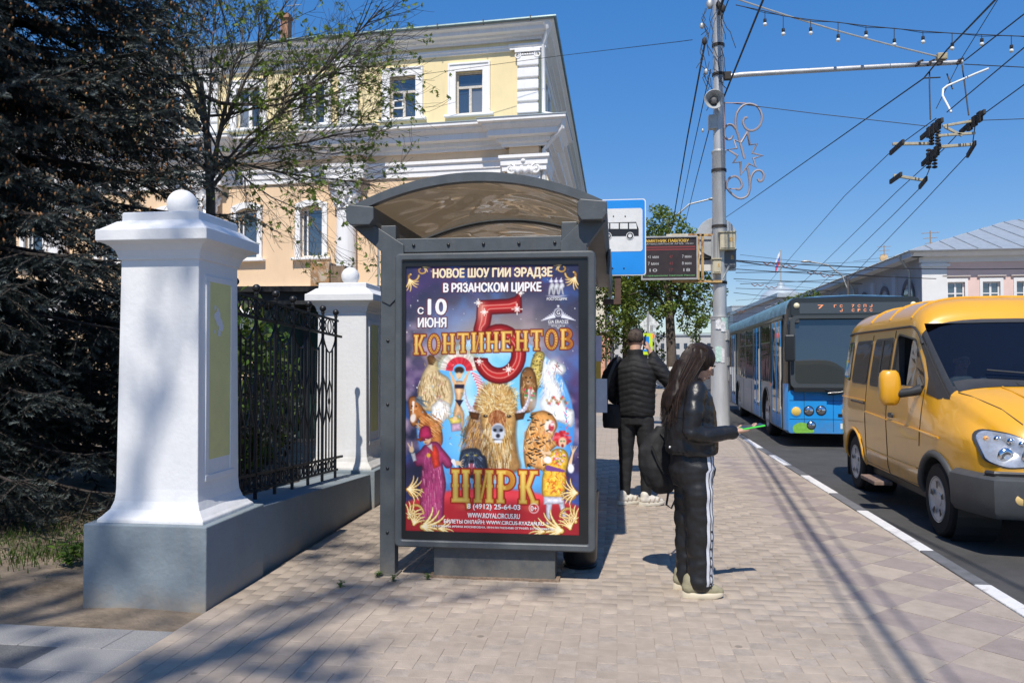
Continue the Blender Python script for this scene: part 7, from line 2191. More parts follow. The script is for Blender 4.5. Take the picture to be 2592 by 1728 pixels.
# black gutter over the side windows and windscreen edge
for sx in (-1, 1):
    pts = [(sx * (VL.half(y, lerp_tab(ZS, y)) + .012), y, lerp_tab(ZS, y) + .0) for y in np.linspace(-3.45, -.62, 24)]
    MB().tube(pts, .013, 6).build('rain_gutter', BLACKP, van, smooth=60)
    # side windows: rubber, then glass
    for poly in ([(-3.50, 1.42), (-3.12, 1.37), (-3.12, 1.88), (-3.42, 1.89)], [(-3.03, 1.355), (-2.32, 1.345), (-2.28, 1.895), (-2.98, 1.89)], [(-2.22, 1.34), (-1.50, 1.33), (-1.48, 1.905), (-2.18, 1.90)]):
        rp = round_poly(poly, .07)
        w_ = flank(VL, rp, .005, sx, 'window_rubber', BLACKP, van)
        cy, cz = sum(p[0] for p in poly) / 4, sum(p[1] for p in poly) / 4
        ip = [(cy + (p[0] - cy) * .93, cz + (p[1] - cz) * .93) for p in rp]
        flank(VL, ip, .010, sx, 'side_window', DGLASS, w_)
        if poly[0][0] > -2.5: MB().bar((sx * (VL.half(-1.85, 1.36) + .013), -1.85, 1.36), (sx * (VL.half(-1.84, 1.88) + .013), -1.84, 1.88), .02).build('window_bar', BLACKP, w_)
    flank(VL, [(-.71, 1.905), (-.4, 1.645), (-.1, 1.41), (.07, 1.29), (-.10, 1.28), (-.345, 1.325), (-.375, 1.47), (-.52, 1.665), (-.70, 1.835)], .004, sx, 'pillar_panel', BLACKP, van, .010)
    # door glass: front quarter and half-lowered pane
    flank(VL, round_poly([(-.92, 1.38), (-.44, 1.385), (-.48, 1.50), (-.80, 1.83), (-.92, 1.87)], .04), -.012, sx, 'quarter_window', DGLASS, van, .004)
    ring = [p for p in DW]; n = len(ring)
    o_ = [(y + (y + .93) * .05, z + (z - 1.64) * .07) for y, z in ring]
    A_ = VL.side_patch(o_, .006, sx); B_ = VL.side_patch(ring, .006, sx); C_ = VL.side_patch(o_, -.01, sx); D__ = VL.side_patch(ring, -.02, sx)
    MB().add(A_ + B_ + C_ + D__, [q for k in range(n) for q in ((k, (k + 1) % n, n + (k + 1) % n, n + k), (k, 2 * n + k, 2 * n + (k + 1) % n, (k + 1) % n), (n + k, n + (k + 1) % n, 3 * n + (k + 1) % n, 3 * n + k))]).build('door_window_trim', BLACKP, van)
    # shut lines of the doors
    def seam(pts, w_=.008, m_=BLACKP, out=.002, nm='door_seam'):
        P_ = []
        for a, c_ in zip(pts[:-1], pts[1:]):
            for k in range(6): t = k / 6; P_.append((a[0] + (c_[0] - a[0]) * t, a[1] + (c_[1] - a[1]) * t))
        P_.append(pts[-1])
        MB().tube([(sx * (VL.half(y, z) + out), y, z) for y, z in P_], w_ / 2, 5).build(nm, m_, van)
    seam([(-.40, 1.36), (-.38, 1.0), (-.42, .80)]); seam([(-1.47, 1.98), (-1.49, 1.2), (-1.47, .5), (-1.45, .38)]); seam([(-2.30, 1.95), (-2.33, 1.2), (-2.33, .40)]); seam([(-1.45, .38), (-.52, .40)]); seam([(-2.33, .41), (-1.47, .40)])
    seam([(-3.5, 1.16), (-2.35, 1.15)], .02, PAINT, .004, 'side_crease'); seam([(-2.30, 1.02), (-1.5, .985), (-.42, .955), (.10, .93)], .022, PAINT, .006, 'side_crease'); seam([(-2.28, .58), (-1.5, .57), (-.5, .57)], .016, PAINT, .004, 'side_crease')
    seam([(-2.95, 1.13), (-2.36, 1.12)], .034, BLACKP, .004, 'sliding_rail'); seam([(-2.95, 1.145), (-2.36, 1.135)], .012, CHROME, .018, 'sliding_rail')
    seam([(-1.45, 1.34), (-1.44, 1.16)], .022, PAINT, .012, 'hinge_cover')
    h_ = flank(VL, round_poly([(-1.36, 1.02), (-1.22, 1.02), (-1.22, 1.07), (-1.36, 1.07)], .02), .02, sx, 'door_handle', BLACKP, van, .03)
    # wheel-arch lips
    for yw, r0 in ((0.0, .405), (-2.85, .405)):
        pts = []
        a0_, a1_ = (-.10, PI + .25)
        for k in range(25):
            a = a0_ + (a1_ - a0_) * k / 24; y, z = yw + (r0 + .02) * math.cos(a), .345 + (r0 + .02) * math.sin(a)
            if z > .36: pts.append((sx * (max(VL.half(y, z), .9) + .004), y, z))
        MB().tube(pts, .034 if yw == 0 else .02, 8).build('arch_lip', GREYP if yw == 0 else PAINT, van, smooth=60)
        MB().lathe([(.40, sx * .60), (.40, sx * .97)], 26, (0, yw, .345), axis='x', cap=False).build('wheel_well', BLACKP, van)
    MB().box(min(sx * .80, sx * 1.0), max(sx * .80, sx * 1.0), -3.30, -3.27, .12, .42).build('mud_flap', BLACKP, van)
    # headlamp wrapped round the wing
    outl = round_poly([(.925, 1.00), (.86, 1.055), (.70, 1.03), (.50, .92), (.44, .84), (.58, .785), (.78, .765), (.905, .81)], .05, 3)
    def fp_(x, z, o_): return (sx * x, VL.front(x * .985, z, -.2, .974) + o_, z)
    n = len(outl); cx_, cz_ = .71, .905
    rings = []
    for s_ in (1.0, .75, .5, .25): rings.append([(cx_ + (x - cx_) * s_, cz_ + (z - cz_) * s_) for x, z in outl])
    def hl_mesh(o_, sc):
        v = []
        for rg in rings: v += [fp_(cx_ + (x - cx_) * sc, cz_ + (z - cz_) * sc, o_) for x, z in rg]
        v.append(fp_(cx_, cz_, o_))
        f = [(i * n + k, i * n + (k + 1) % n, (i + 1) * n + (k + 1) % n, (i + 1) * n + k) for i in range(3) for k in range(n)] + [(3 * n + k, 3 * n + (k + 1) % n, 4 * n) for k in range(n)]
        return MB().add(v, f)
    hd = hl_mesh(.004, 1.08).build('headlight', BLACKP, van, smooth=50)
    hl_mesh(.009, 1.0).build('reflector', mat('lamp_reflector', (.62, .64, .68), .22, metal=.75, var=.5, scale=26), hd, smooth=50)
    for (x, z, r_) in ((.77, .86, .066), (.61, .86, .070), (.86, .985, .024), (.79, .985, .030), (.72, .975, .030), (.655, .955, .028)):
        p = fp_(x, z, .012); MB().lathe([(.0001, .004), (r_ * .4, .022), (r_ * .8, .018), (r_, .0)], 18, p, axis='y').build('bulb_bowl', CHROME if r_ > .025 else mat('indicator_amber', (.75, .35, .10), .25), hd, smooth=60)
    hl_mesh(.030, 1.0).build('lens', LENS, hd, smooth=50)
    # fog lamp
    p = (sx * .70, .985, .52)
    MB().lathe([(.0001, .03), (.05, .028), (.065, .012), (.07, 0)], 18, p, axis='y').build('fog_lamp', mat('fog_amber', (.78, .55, .22), .2, coat=.5), van, smooth=60)
    MB().lathe([(.075, .012), (.105, .006), (.11, -.01)], 20, p, axis='y').build('fog_bezel', GREYP, van, smooth=60)
# bumper wrapping round the nose
bp = []
for k in range(41):
    a = -1 + 2 * k / 40
    x = math.copysign(abs(a) ** .72, a) * 1.035
    y = 1.02 - .10 * abs(a) ** 2.2 - (max(0, abs(a) - .80) / .20) ** 1.4 * .46
    bp.append((x, y))
prof_ = [(-.10, .34), (-.02, .345), (.02, .40), (.025, .52), (.035, .60), (.028, .665), (-.03, .70), (-.12, .70)]
b = MB(); v = []; n = len(prof_)
for k, (x, y) in enumerate(bp):
    a, c_ = bp[max(k - 1, 0)], bp[min(k + 1, 40)]; dx, dy = c_[0] - a[0], c_[1] - a[1]; l = math.hypot(dx, dy); nx_, ny_ = -dy / l, dx / l
    if ny_ < 0 and abs(x) < .9: nx_, ny_ = -nx_, -ny_
    for o_, z in prof_: v.append((x + nx_ * o_, y + ny_ * o_, z))
b.add(v, [(k * n + q, k * n + q + 1, (k + 1) * n + q + 1, (k + 1) * n + q) for k in range(40) for q in range(n - 1)])
bm_ = b.build('bumper', GREYP, van, smooth=40)
MB().tube([(x * .99, y - .035, .715) for x, y in bp[3:38]], .022, 6).build('bumper_top', BLACKP, bm_)
MB().box(-.62, .62, .93, .985, .72, .84).build('grille', BLACKP, van, bevel=.02)
MB().box(-.26, .26, 1.03, 1.045, .47, .58).build('number_plate', mat('plate_white', (.72, .72, .70), .5), van)
MB().box(.92, 1.12, -2.2, -1.62, .22, .27).build('side_step', mat('step_brown', (.22, .15, .12), .8, var=.3, scale=20), van, bevel=.01)
MB().box(-.9, .9, -3.55, .2, .26, .36).build('underbody', BLACKP, van)
for k in range(3): MB().tube([(sx_ * .0 + x, y, z + .004) for x, y, z in [(x, -1.05 - k * .75, VL.top(-1.05 - k * .75, x)) for x in np.linspace(-.88, .88, 21)] for sx_ in (1,)], .018, 6).build('roof_rib', PAINT, van, smooth=60)
# shut lines of the bonnet
for sx in (-1, 1):
    MB().tube([(sx * x, y, VL.top(y, x) + .001) for x, y in ((.845, .10), (.80, .25), (.74, .42), (.68, .58), (.63, .72), (.60, .80))], .005, 5).build('bonnet_seam', BLACKP, van)
MB().tube([(x, .845, VL.front(x, 1.10, .3, .974) * 0 + VL.top(.845, x) + .001) for x in np.linspace(-.58, .58, 15)], .004, 5).build('bonnet_seam', BLACKP, van)
for sx in (-1, 1): MB().tube([(sx * x, y, VL.top(y, x) + .003) for x, y in ((.50, .18), (.42, .45), (.36, .80))], .012, 6).build('bonnet_crease', PAINT, van, smooth=60)
# mirrors
for sx in (-1, 1):
    mr_ = MB().sphere((sx * 1.245, -.60, 1.37), .1, 18, 12, (1.02, .8, 1.85)).build('mirror', PAINT, van, smooth=70)
    for v_ in mr_.data.vertices:
        v_.co.y = max(v_.co.y, -.65)
        dx = v_.co.x - sx * 1.245; dz = v_.co.z - 1.37
        v_.co.x = sx * 1.245 + math.copysign(min(abs(dx) * 1.25, .098), dx); v_.co.z = 1.37 + math.copysign(min(abs(dz) * 1.15, .178), dz)
    MB().box(sx * 1.245 - .08, sx * 1.245 + .08, -.662, -.651, 1.23, 1.52).build('mirror_glass', CHROME, mr_)
    MB().tube([(sx * .97, -.50, 1.36), (sx * 1.06, -.52, 1.33), (sx * 1.17, -.58, 1.31)], [.055, .045, .045], 10).build('mirror_arm', BLACKP, mr_, smooth=60)
# inside: dash, seats
MB().box(-.78, .78, -.30, .02, 1.0, 1.36).build('dashboard', mat('dash_dark', (.02, .02, .022), .7), van, bevel=.04)
for x in (-.45, .15, .52):
    s_ = MB().box(x - .2, x + .2, -1.32, -.85, .85, 1.0).build('seat', mat('seat_dark', (.03, .03, .035), .9), van, bevel=.04)
    MB().box(x - .2, x + .2, -1.42, -1.28, .95, 1.62).build('backrest', mat('seat_dark', (.03, .03, .035), .9), s_, bevel=.04)
MB().tube([(-.45 + .19 * math.cos(2 * PI * k / 20), -.42 + .08 * math.sin(2 * PI * k / 20), 1.30 + .17 * math.sin(2 * PI * k / 20)) for k in range(21)], .014, 6, cap=False).build('steering_wheel', BLACKP, van)
tag(MB().prism([(-.22, 0), (.20, .02), (.12, .11), (-.08, .13)], 0, .012, 'z').build('paper_sheet', mat('mint_paper', (.45, .66, .62), .8), loc=(3.85, 8.19, ROAD_Z + 1.367)), 'pale green paper lying on the minibus dashboard', 'paper')

# --- blue city bus
def bsec(y):
    t = max(0, (y + .20) / .20)                       # rounding towards the front face
    w = 1.25 - .06 * t ** 2; zt = 2.88 - .05 * t ** 2
    zb = .26
    pts = [(0, zb), (w * .94, zb), (w, zb + .06), (w, .9), (w, 1.2), (w * .995, 2.2), (w * .985, 2.52)]
    for k in range(1, 7): a = k / 6 * PI / 2; pts.append((w * .985 - .16 * (1 - math.cos(a)), 2.52 + .30 * math.sin(a)))
    pts += [(w * .5, zt - .02), (0, zt)]
    return pts
ysb = [-11.9, -11.85, -9, -6, -3, -1.5, -.5, -.2, -.14, -.08, -.03, 0.0]
BL = Loft(ysb, bsec)
BBLUE = mat('bus_blue', (.016, .29, .72), .35, var=.08, scale=3, coat=.3)
BSIDE = mat('bus_side_grey', (.36, .38, .40), .4, var=.12, scale=2, col2=(.25, .32, .40), thr=(.58, .75), stretch=(1, .3, 1.5))
BROOF = mat('bus_roof_print', (.16, .32, .42), .5, var=.5, scale=7, stretch=(1, 1, 1))
BDARK = mat('bus_black', (.018, .022, .026), .3, coat=.3)
add_dirt(BBLUE, (.16, .17, .17), .0, .5, .6, .06, 5); add_dirt(BSIDE, (.20, .18, .15), .0, .7, .7, .12, 5)
bus = empty('city_bus', (4.41, 15.75, ROAD_Z), R(177.5), 'blue and silver city bus standing behind the yellow minibus', 'bus')
def bpick(c):
    if c[2] > 2.50 and c[1] < -.1: return 2
    if c[1] > -.12: return 3 if c[2] > 1.05 else 0
    if c[2] < 1.14: return 1
    return 3
# split the skin into bands so that colours follow real panels
_old = bsec
bb = BL.mesh('body', [BBLUE, BSIDE, BROOF, BDARK], bus, bpick)
for sx in (-1, 1):
    for yw in (-2.55, -8.4):
        cy = [(yw + .56 * math.cos(PI * k / 14), .46 + .56 * math.sin(PI * k / 14)) for k in range(15)] + [(yw - .56, .1), (yw + .56, .1)]
        cut(bb, MB().prism(cy, .75 if sx > 0 else -1.4, 1.4 if sx > 0 else -.75, 'x'))
for p in bb.data.polygons: p.use_smooth = True
bb.data.set_sharp_from_angle(angle=R(30))
for sx in (-1, 1):
    for yw in (-2.55, -8.4):
        wheel(bus, sx * 1.08, yw, .47, .28, sx)
        pts = [(sx * 1.253, yw + .58 * math.cos(PI * k / 16), .46 + .58 * math.sin(PI * k / 16)) for k in range(17)]
        MB().tube(pts, .02, 6).build('arch_lip', GREYP, bus, smooth=60)
# front: windscreen, destination display, lamps
MB().prism(rr_poly(-1.19, 1.19, .27, 1.075, .05), -.02, .003, 'y').build('front_panel', BBLUE, bus)
def fpanel(name, x0, x1, z0, z1, m, o0, o1, parent=bus, bevel=.0): return MB().box(x0, x1, o0, o1, z0, z1).build(name, m, parent, bevel=bevel)
BWS = glass_mat('bus_windscreen', (.03, .042, .05), .03, ior=1.9)
wp = rr_poly(-1.10, 1.10, 1.17, 2.44, .10)
ws = MB().add([(x, .014 + (2.44 - z) * .075, z) for x, z in wp] + [(x, .0, z) for x, z in wp], [tuple(range(len(wp)))] + [(k, (k + 1) % len(wp), len(wp) + (k + 1) % len(wp), len(wp) + k) for k in range(len(wp))]).build('windscreen', BWS, bus)
frame_ring(rr_poly(-1.16, 1.16, 1.11, 2.48, .12), rr_poly(-1.08, 1.08, 1.20, 2.42, .09), .002, .11).build('windscreen_rubber', mat('bus_screen_frame', (.05, .06, .065), .5), ws)
fpanel('wiper_box', -1.1, 1.1, 1.05, 1.13, BDARK, .0, .115)
db = MB().prism(rr_poly(-1.13, 1.13, 2.47, 2.80, .05), .0, .03, 'y').build('destination_display', BDARK, bus)
fpanel('display_glass', -.98, .98, 2.52, 2.72, mat('display_glass', (.06, .075, .09), .2), .03, .036, db)
LEDO = mat('orange_led', (.6, .2, .08), .5, emit=(1, .35, .15), estr=.9)
def dled(s, x, z, w, h): lettering('lettering', s, w, h, LEDO, db, Matrix.Translation((x, .038, z)) @ Matrix.Rotation(PI, 4, 'Z') @ Matrix.Rotation(PI / 2, 4, 'X'), .01)
dled('7', .60, 2.645, .10, .07)
for s_, z_ in (('ГС 7СПЈ', 2.655), (' Ј СFСС', 2.575)):
    for i_, ch in enumerate(s_):
        if ch != ' ': dled(ch, .34 - .105 * i_, z_, .045, .052)
for sx in (-1, 1):
    MB().lathe([(.0001, .06), (.04, .055), (.055, .03)], 16, (sx * 1.03, 0, 2.67), axis='y').build('marker_lamp', mat('marker_cream', (.75, .68, .45), .3), bus, smooth=60)
    for x, z, m_, r_ in ((1.05, .68, mat('indicator_yellow', (.75, .52, .12), .25), .085), (.82, .69, CHROME, .075), (.60, .70, CHROME, .075), (.78, .42, CHROME, .065)):
        q_ = MB().lathe([(.0001, .035), (r_ * .6, .032), (r_, .016)], 18, (sx * x, 0, z), axis='y').build('headlamp', m_, bus, smooth=60)
        MB().lathe([(r_, .012), (r_ * 1.28, .008), (r_ * 1.3, 0)], 20, (sx * x, 0, z), axis='y').build('bezel', BDARK if m_ is CHROME else BBLUE, q_, smooth=60)
    MB().box(sx * 1.02 - .2 if sx < 0 else .99, sx * 1.02 + .0 if sx < 0 else 1.19, .0, .10, 2.34, 2.44).build('mirror_mount', GREYP, bus, bevel=.01)
    MB().tube([(sx * 1.16, .04, 2.40), (sx * 1.22, .22, 2.30), (sx * 1.20, .26, 2.0)], .022, 6).build('mirror_arm', BDARK, bus)
    MB().box(sx * 1.20 - .10, sx * 1.20 + .10, .22, .30, 1.62, 2.12).build('mirror', BDARK, bus, bevel=.03)
for z_ in (.88, .53): fpanel('panel_joint', -1.17, 1.17, z_, z_ + .008, BDARK, .0, .006)
for x_ in (-.62, .38, .90): fpanel('panel_joint', x_, x_ + .008, .3, 1.05, BDARK, .0, .006)
fpanel('grille', -.30, .30, .58, .64, BDARK, .0, .008)
fpanel('number_plate', -.26, .26, .36, .46, mat('plate_white', (.7, .7, .7), .5), .0, .012)
MB().prism(round_poly([(.72, .28), (1.10, .27), (1.12, .40), (.98, .48), (.80, .44), (.74, .36)], .06), .002, .0065, 'y').build('paint_patch', mat('patch_green', (.20, .48, .06), .6, var=.2, scale=20), bus)
for a in (1, -1): MB().tube([(a * .55, .125, 1.10), (a * .30, .13, 1.04), (a * -.18, .13, 1.17)] if a > 0 else [(-.55, .125, 1.10), (-.2, .13, 1.12), (.05, .13, 1.19)], .012, 6).build('wiper', BDARK, bus)
MB().tube([(.50, .10, 1.02), (.28, .13, 1.04), (.10, .13, 1.10)], [.035, .03, .02], 8).build('wiper_motor', BDARK, bus, smooth=60)
# nearside: doors and windows
BLR = mat('bus_rail', (.50, .48, .44), .5, var=.15, scale=8)
for sx in (1, -1):
    X = 1.252
    def sbox(name, y0, y1, z0, z1, m, o_=.0, th=.014, parent=bus): return MB().box(min(sx * (X + o_ - .01), sx * (X + o_ + th)), max(sx * (X + o_ - .01), sx * (X + o_ + th)), y0, y1, z0, z1).build(name, m, parent)
    wins = [(-3.25, -1.75), (-6.25, -4.75), (-7.8, -6.35), (-11.6, -10.2)] if sx > 0 else [(-k * 1.7 - 1.5, -k * 1.7 - .1) for k in range(7)]
    for y0, y1 in wins:
        w_ = sbox('side_window', y0, y1, 1.18, 2.36, BWS if False else glass_mat('bus_side_glass', (.03, .033, .035), .03))
        sbox('window_bar', y0, y1, 2.0, 2.03, BDARK, .006, .014, w_)
        for yb in (y0, y1): sbox('window_post', yb - .04, yb + .04, 1.16, 2.40, BDARK, .004, .012, w_)
    if sx > 0:
        for y0, y1 in ((-1.55, -.28), (-4.6, -3.4), (-10.1, -8.95)):
            d_ = sbox('door', y0, y1, .32, 2.42, BDARK, .002, .012)
            ym = (y0 + y1) / 2
            for a, c_ in ((y0 + .05, ym - .03), (ym + .03, y1 - .05)):
                sbox('door_glass', a + .07, c_ - .07, .62, 2.3, glass_mat('bus_side_glass', (.03, .033, .035), .03), .012, .008, d_)
                for q0, q1 in ((a, a + .06), (c_ - .06, c_)): sbox('door_frame', q0, q1, .34, 2.4, BBLUE, .010, .012, d_)
                sbox('door_kick', a + .06, c_ - .06, .34, .58, BBLUE, .010, .012, d_)
            sbox('grab_rail', y1 - .1, y1 - .05, .7, 1.9, BLR, .02, .02, d_)
        sbox('side_indicator', -1.66, -1.60, 1.10, 1.16, mat('side_amber', (.7, .18, .06), .3), .0, .03)
    for k in range(6): sbox('panel_joint', -1.7 - k * 1.75, -1.69 - k * 1.75, .34, 1.12, BDARK, .0, .003)
    sbox('roof_rail', -11.8, -.2, 2.44, 2.50, BDARK, .0, .01)
MB().box(-.5, .5, -6, -4.2, 2.86, 3.02).build('roof_unit', BSIDE, bus, bevel=.05)
# ------------------------------------------------------------------ people
from mathutils import noise as mnoise
from mathutils.bvhtree import BVHTree
SKIN = mat('skin', (.50, .30, .21), .5, var=.08, scale=14, spec=.4)
def ball_chain(b, pts, rs, n=12):
    b.tube(pts, rs, n)
    for p, r in zip((pts[0], pts[-1]), (rs[0], rs[-1])): b.sphere(p, r, n, 8)
def ring_loft(b, rings, n=24):
    """rings: (x, y, z, rx, ry) stacked; closed solid"""
    v = []; f = []
    for x, y, z, rx, ry in rings:
        for k in range(n):
            a = 2 * PI * k / n; v.append((x + rx * math.cos(a), y + ry * math.sin(a), z))
    m = len(rings)
    for i in range(m - 1):
        for k in range(n): f.append((i * n + k, i * n + (k + 1) % n, (i + 1) * n + (k + 1) % n, (i + 1) * n + k))
    f.append(tuple(range(n))[::-1]); f.append(tuple(range((m - 1) * n, m * n)))
    b.add(v, f)
def organic(name, b, m, parent, voxel=.010, smooth=6, disp=None):
    o = b.build(name, m)
    md = o.modifiers.new('r', 'REMESH'); md.mode = 'VOXEL'; md.voxel_size = voxel; md.use_smooth_shade = True
    sm = o.modifiers.new('s', 'SMOOTH'); sm.factor = .5; sm.iterations = smooth
    bpy.context.view_layer.update()
    baked(o)
    me = o.data
    if disp:
        me.update()
        nr = [v.normal.copy() for v in me.vertices]
        for v, n_ in zip(me.vertices, nr): v.co += n_ * disp(v.co, n_)
    for p in me.polygons: p.use_smooth = True
    if not me.materials: me.materials.append(m)
    me.update()
    o.parent = parent
    return o
def hand(b, wrist, d, up, side, curl=.4, size=1.0, spread=.016):
    """palm and five fingers; d = pointing direction, up = back of the hand, side = towards the thumb"""
    w, d, up, side = Vector(wrist), Vector(d).normalized(), Vector(up).normalized(), Vector(side).normalized()
    pal = [w, w + d * .04 * size, w + d * .085 * size]
    for s in (-.022, -.007, .008, .022):
        ball_chain(b, [w + side * s * .7, w + d * .045 * size + side * s, w + d * .085 * size + side * s], [.017, .016, .014], 8)
    for i, (s, l) in enumerate(((.026, .070), (.009, .078), (-.009, .073), (-.025, .058))):
        p = w + d * .085 * size + side * s
        pts = [p]; dd = d.copy(); L = l * size
        for k in range(3):
            ang = curl * (.6 + .5 * k)
            dd2 = (d * math.cos(ang) - up * math.sin(ang)).normalized()
            p = p + dd2 * L * (.45, .32, .25)[k]; pts.append(p)
        ball_chain(b, pts, [.0098, .0092, .0085, .0072], 8)
    t0 = w + d * .02 * size + side * .022
    ball_chain(b, [t0, t0 + (d * .6 + side * .7 - up * .2).normalized() * .035, t0 + (d * .9 + side * .55 - up * .4).normalized() * .065], [.013, .0115, .009], 8)
def head_shape(b, c, tilt=0.0, s=1.0):
    """skull with brow, nose, lips, chin, ears; looks along +y; tilt > 0 looks down"""
    M_ = Matrix.Translation(c) @ Matrix.Rotation(-tilt, 4, 'X') @ Matrix.Scale(s, 4)
    def sp(p, r, sc=(1, 1, 1)):
        q = MB().sphere((0, 0, 0), r, 16, 12, sc); b.add([tuple(M_ @ (Vector(v) + Vector(p))) for v in q.v], q.f)
    sp((0, -.012, .03), .085, (.86, 1.08, .98)); sp((0, .018, -.025), .07, (.86, .98, 1.15)); sp((0, .050, -.085), .032, (1.1, 1, .9)); sp((0, .05, -.05), .045, (1.0, .8, .8))
    sp((0, .088, .012), .016, (2.6, .7, .6)); sp((0, .098, -.022), .015, (.75, 1.0, 1.6)); sp((0, .108, -.036), .012, (1.1, 1, .8)); sp((0, .091, -.062), .012, (1.7, .7, .55)); sp((0, .088, -.072), .011, (1.5, .7, .6))
    for sx in (-1, 1):
        sp((sx * .034, .062, -.015), .03, (1, .7, .9)); sp((sx * .074, -.012, -.008), .026, (.30, .65, 1.15))
    return M_
def face_details(parent, M_, brow=(.03, .018, .012)):
    for sx in (-1, 1):
        for nm, p, r, sc, m_ in (('eye', (sx * .031, .083, .0), .0125, (1.2, .5, .6), mat('eye_white', (.62, .60, .58), .3)), ('iris', (sx * .031, .0885, .0), .006, (1, .5, 1), mat('iris_dark', (.03, .02, .015), .2)), ('eyebrow', (sx * .033, .089, .018), .012, (1.9, .45, .35), mat('brow', brow, .8))):
            q = MB().sphere((0, 0, 0), r, 12, 8, sc); q.v = [tuple(M_ @ (Vector(v) + Vector(p))) for v in q.v]; q.build(nm, m_, parent, smooth=60)
    q = MB().sphere((0, 0, 0), .013, 12, 8, (1.7, .45, .55)); q.v = [tuple(M_ @ (Vector(v) + Vector((0, .0945, -.067)))) for v in q.v]; q.build('lips', mat('lips', (.36, .12, .10), .45), parent, smooth=60)
def wr(sc, amp, seed=0, zs=1.0):
    o = Vector((seed * 7.3, seed * 3.1, seed * 1.7))
    return lambda p, n: amp * (mnoise.noise(Vector((p.x * sc, p.y * sc, p.z * sc * zs)) + o) + .5 * mnoise.noise(Vector((p.x * sc * 2.1, p.y * sc * 2.1, p.z * sc * 2.1 * zs)) + o))
def sneaker(parent, foot, fwd, m_up, m_sole, L=.27, name='shoe', accent=None):
    f = Vector(fwd).normalized(); s = Vector((f.y, -f.x, 0)); c = Vector(foot)
    def T(l, w, z): return c + f * l + s * w + Vector((0, 0, z))
    sole = MB(); pl = []
    n = 28
    for k in range(n):
        a = 2 * PI * k / n; l = .5 * L * math.cos(a); w = (.046 + .008 * math.cos(a)) * math.sin(a); pl.append((l + .055, w))
    v = []
    for z, g in ((0, .96), (.008, 1.04), (.028, 1.08), (.036, 1.0)):
        v += [tuple(T(l * 1.0, w * g, z + (.016 * max(0, (l - .12) / .07) if z < .02 else .006 * max(0, -l / .08)))) for l, w in pl]
    sole.add(v, [(i * n + k, i * n + (k + 1) % n, (i + 1) * n + (k + 1) % n, (i + 1) * n + k) for i in range(3) for k in range(n)] + [tuple(range(n))[::-1], tuple(range(3 * n, 4 * n))])
    up = MB()
    ball_chain(up, [T(-.035, 0, .065), T(.05, 0, .06), T(.13, 0, .047), T(.165, 0, .04)], [.044, .046, .038, .026], 12)
    ball_chain(up, [T(-.03, 0, .06), T(-.025, 0, .11)], [.043, .045], 12)
    ball_chain(up, [T(.0, 0, .09), T(.07, 0, .07)], [.036, .034], 12)
    o = organic(name, up, m_up, parent, .007, 4)
    sole.build('sole', m_sole, o, smooth=40)
    if accent:
        for l, w0 in ((.10, .04), (.05, .043), (.0, .045)):
            b_ = MB()
            for sg in (-1, 1): b_.tube([T(l, sg * .043, .04), T(l + .02, sg * .038, .07), T(l + .045, sg * .015, .085)], .008, 6)
            b_.build('overlay', accent, o, smooth=60)
    for k in range(4):
        MB().tube([T(.045 + .02 * k, -.022, .098 - .010 * k), T(.05 + .02 * k, 0, .105 - .010 * k), T(.045 + .02 * k, .022, .098 - .010 * k)], .004, 5).build('lace', m_sole, o)
    return o

# ---- woman with long dark hair looking at her phone
BLEATH = mat('black_leather', (.012, .012, .013), .40, var=.2, scale=12, bump=.18, bscale=35, spec=.5)
BCLOTH = mat('black_cloth', (.011, .011, .012), .75, var=.25, scale=20, bump=.15, bscale=120)
BSATIN = mat('black_tracksuit', (.010, .010, .011), .5, var=.2, scale=14, bump=.08, bscale=90)
WOM = empty('woman', (.50, 5.40, 0), R(-80), 'person with long dark hair, leather jacket and striped trousers, reading a phone', 'person')
WOM.name = 'person'
b = MB()
Mw = head_shape(b, Vector((0, .045, 1.495)), .42, .98)
ball_chain(b, [(0, -.03, 1.32), (0, -.005, 1.40), (0, .03, 1.46)], [.055, .048, .05])
ring_loft(b, [(0, 0, .80, .13, .10), (0, 0, .92, .16, .115), (0, 0, 1.05, .125, .10), (0, 0, 1.22, .15, .10), (0, -.02, 1.33, .15, .07), (0, -.03, 1.37, .06, .05)])
ball_chain(b, [(.16, -.02, 1.31), (.220, -.065, 1.06)], [.042, .034]); ball_chain(b, [(.220, -.065, 1.06), (.198, .06, 1.046), (.165, .20, 1.056)], [.032, .029, .023])
ball_chain(b, [(-.16, -.02, 1.31), (-.22, -.03, 1.08)], [.045, .038]); ball_chain(b, [(-.22, -.03, 1.08), (-.22, .02, .86)], [.036, .024])
for sx in (-1, 1): ball_chain(b, [(sx * .085, 0, .84), (sx * .09, .01, .46), (sx * .09, -.02, .10)], [.085, .055, .036])
hand(b, (.163, .215, 1.06), (-.08, 1, .16), (0, .16, -1), (-1, 0, .0), .35)
hand(b, (-.22, .02, .85), (0, .05, -1), (-1, 0, 0), (0, 1, 0), .9)
wb = organic('body', b, SKIN, WOM, .0065, 3)
face_details(wb, Mw)
# trousers
b = MB()
ring_loft(b, [(0, -.01, .70, .165, .128), (0, -.015, .80, .182, .148), (0, -.01, .90, .168, .134), (0, 0, .99, .148, .112)])
for sx, dy in ((1, 0), (-1, -.03)): ball_chain(b, [(sx * .088, -.005, .80), (sx * .094, .0 + dy * .4, .60), (sx * .098, .012 + dy, .42), (sx * .098, .015 + dy, .25), (sx * .098, .012 + dy, .10)], [.100, .094, .086, .082, .086], 16)
foldf = wr(6.5, .011, 3, 2.2); foldg = wr(18, .004, 4, .7)
tr = organic('trousers', b, BSATIN, WOM, .010, 6, lambda p, n: foldf(p, n) * (1.0 if p.z < .85 else .4) + foldg(p, n))
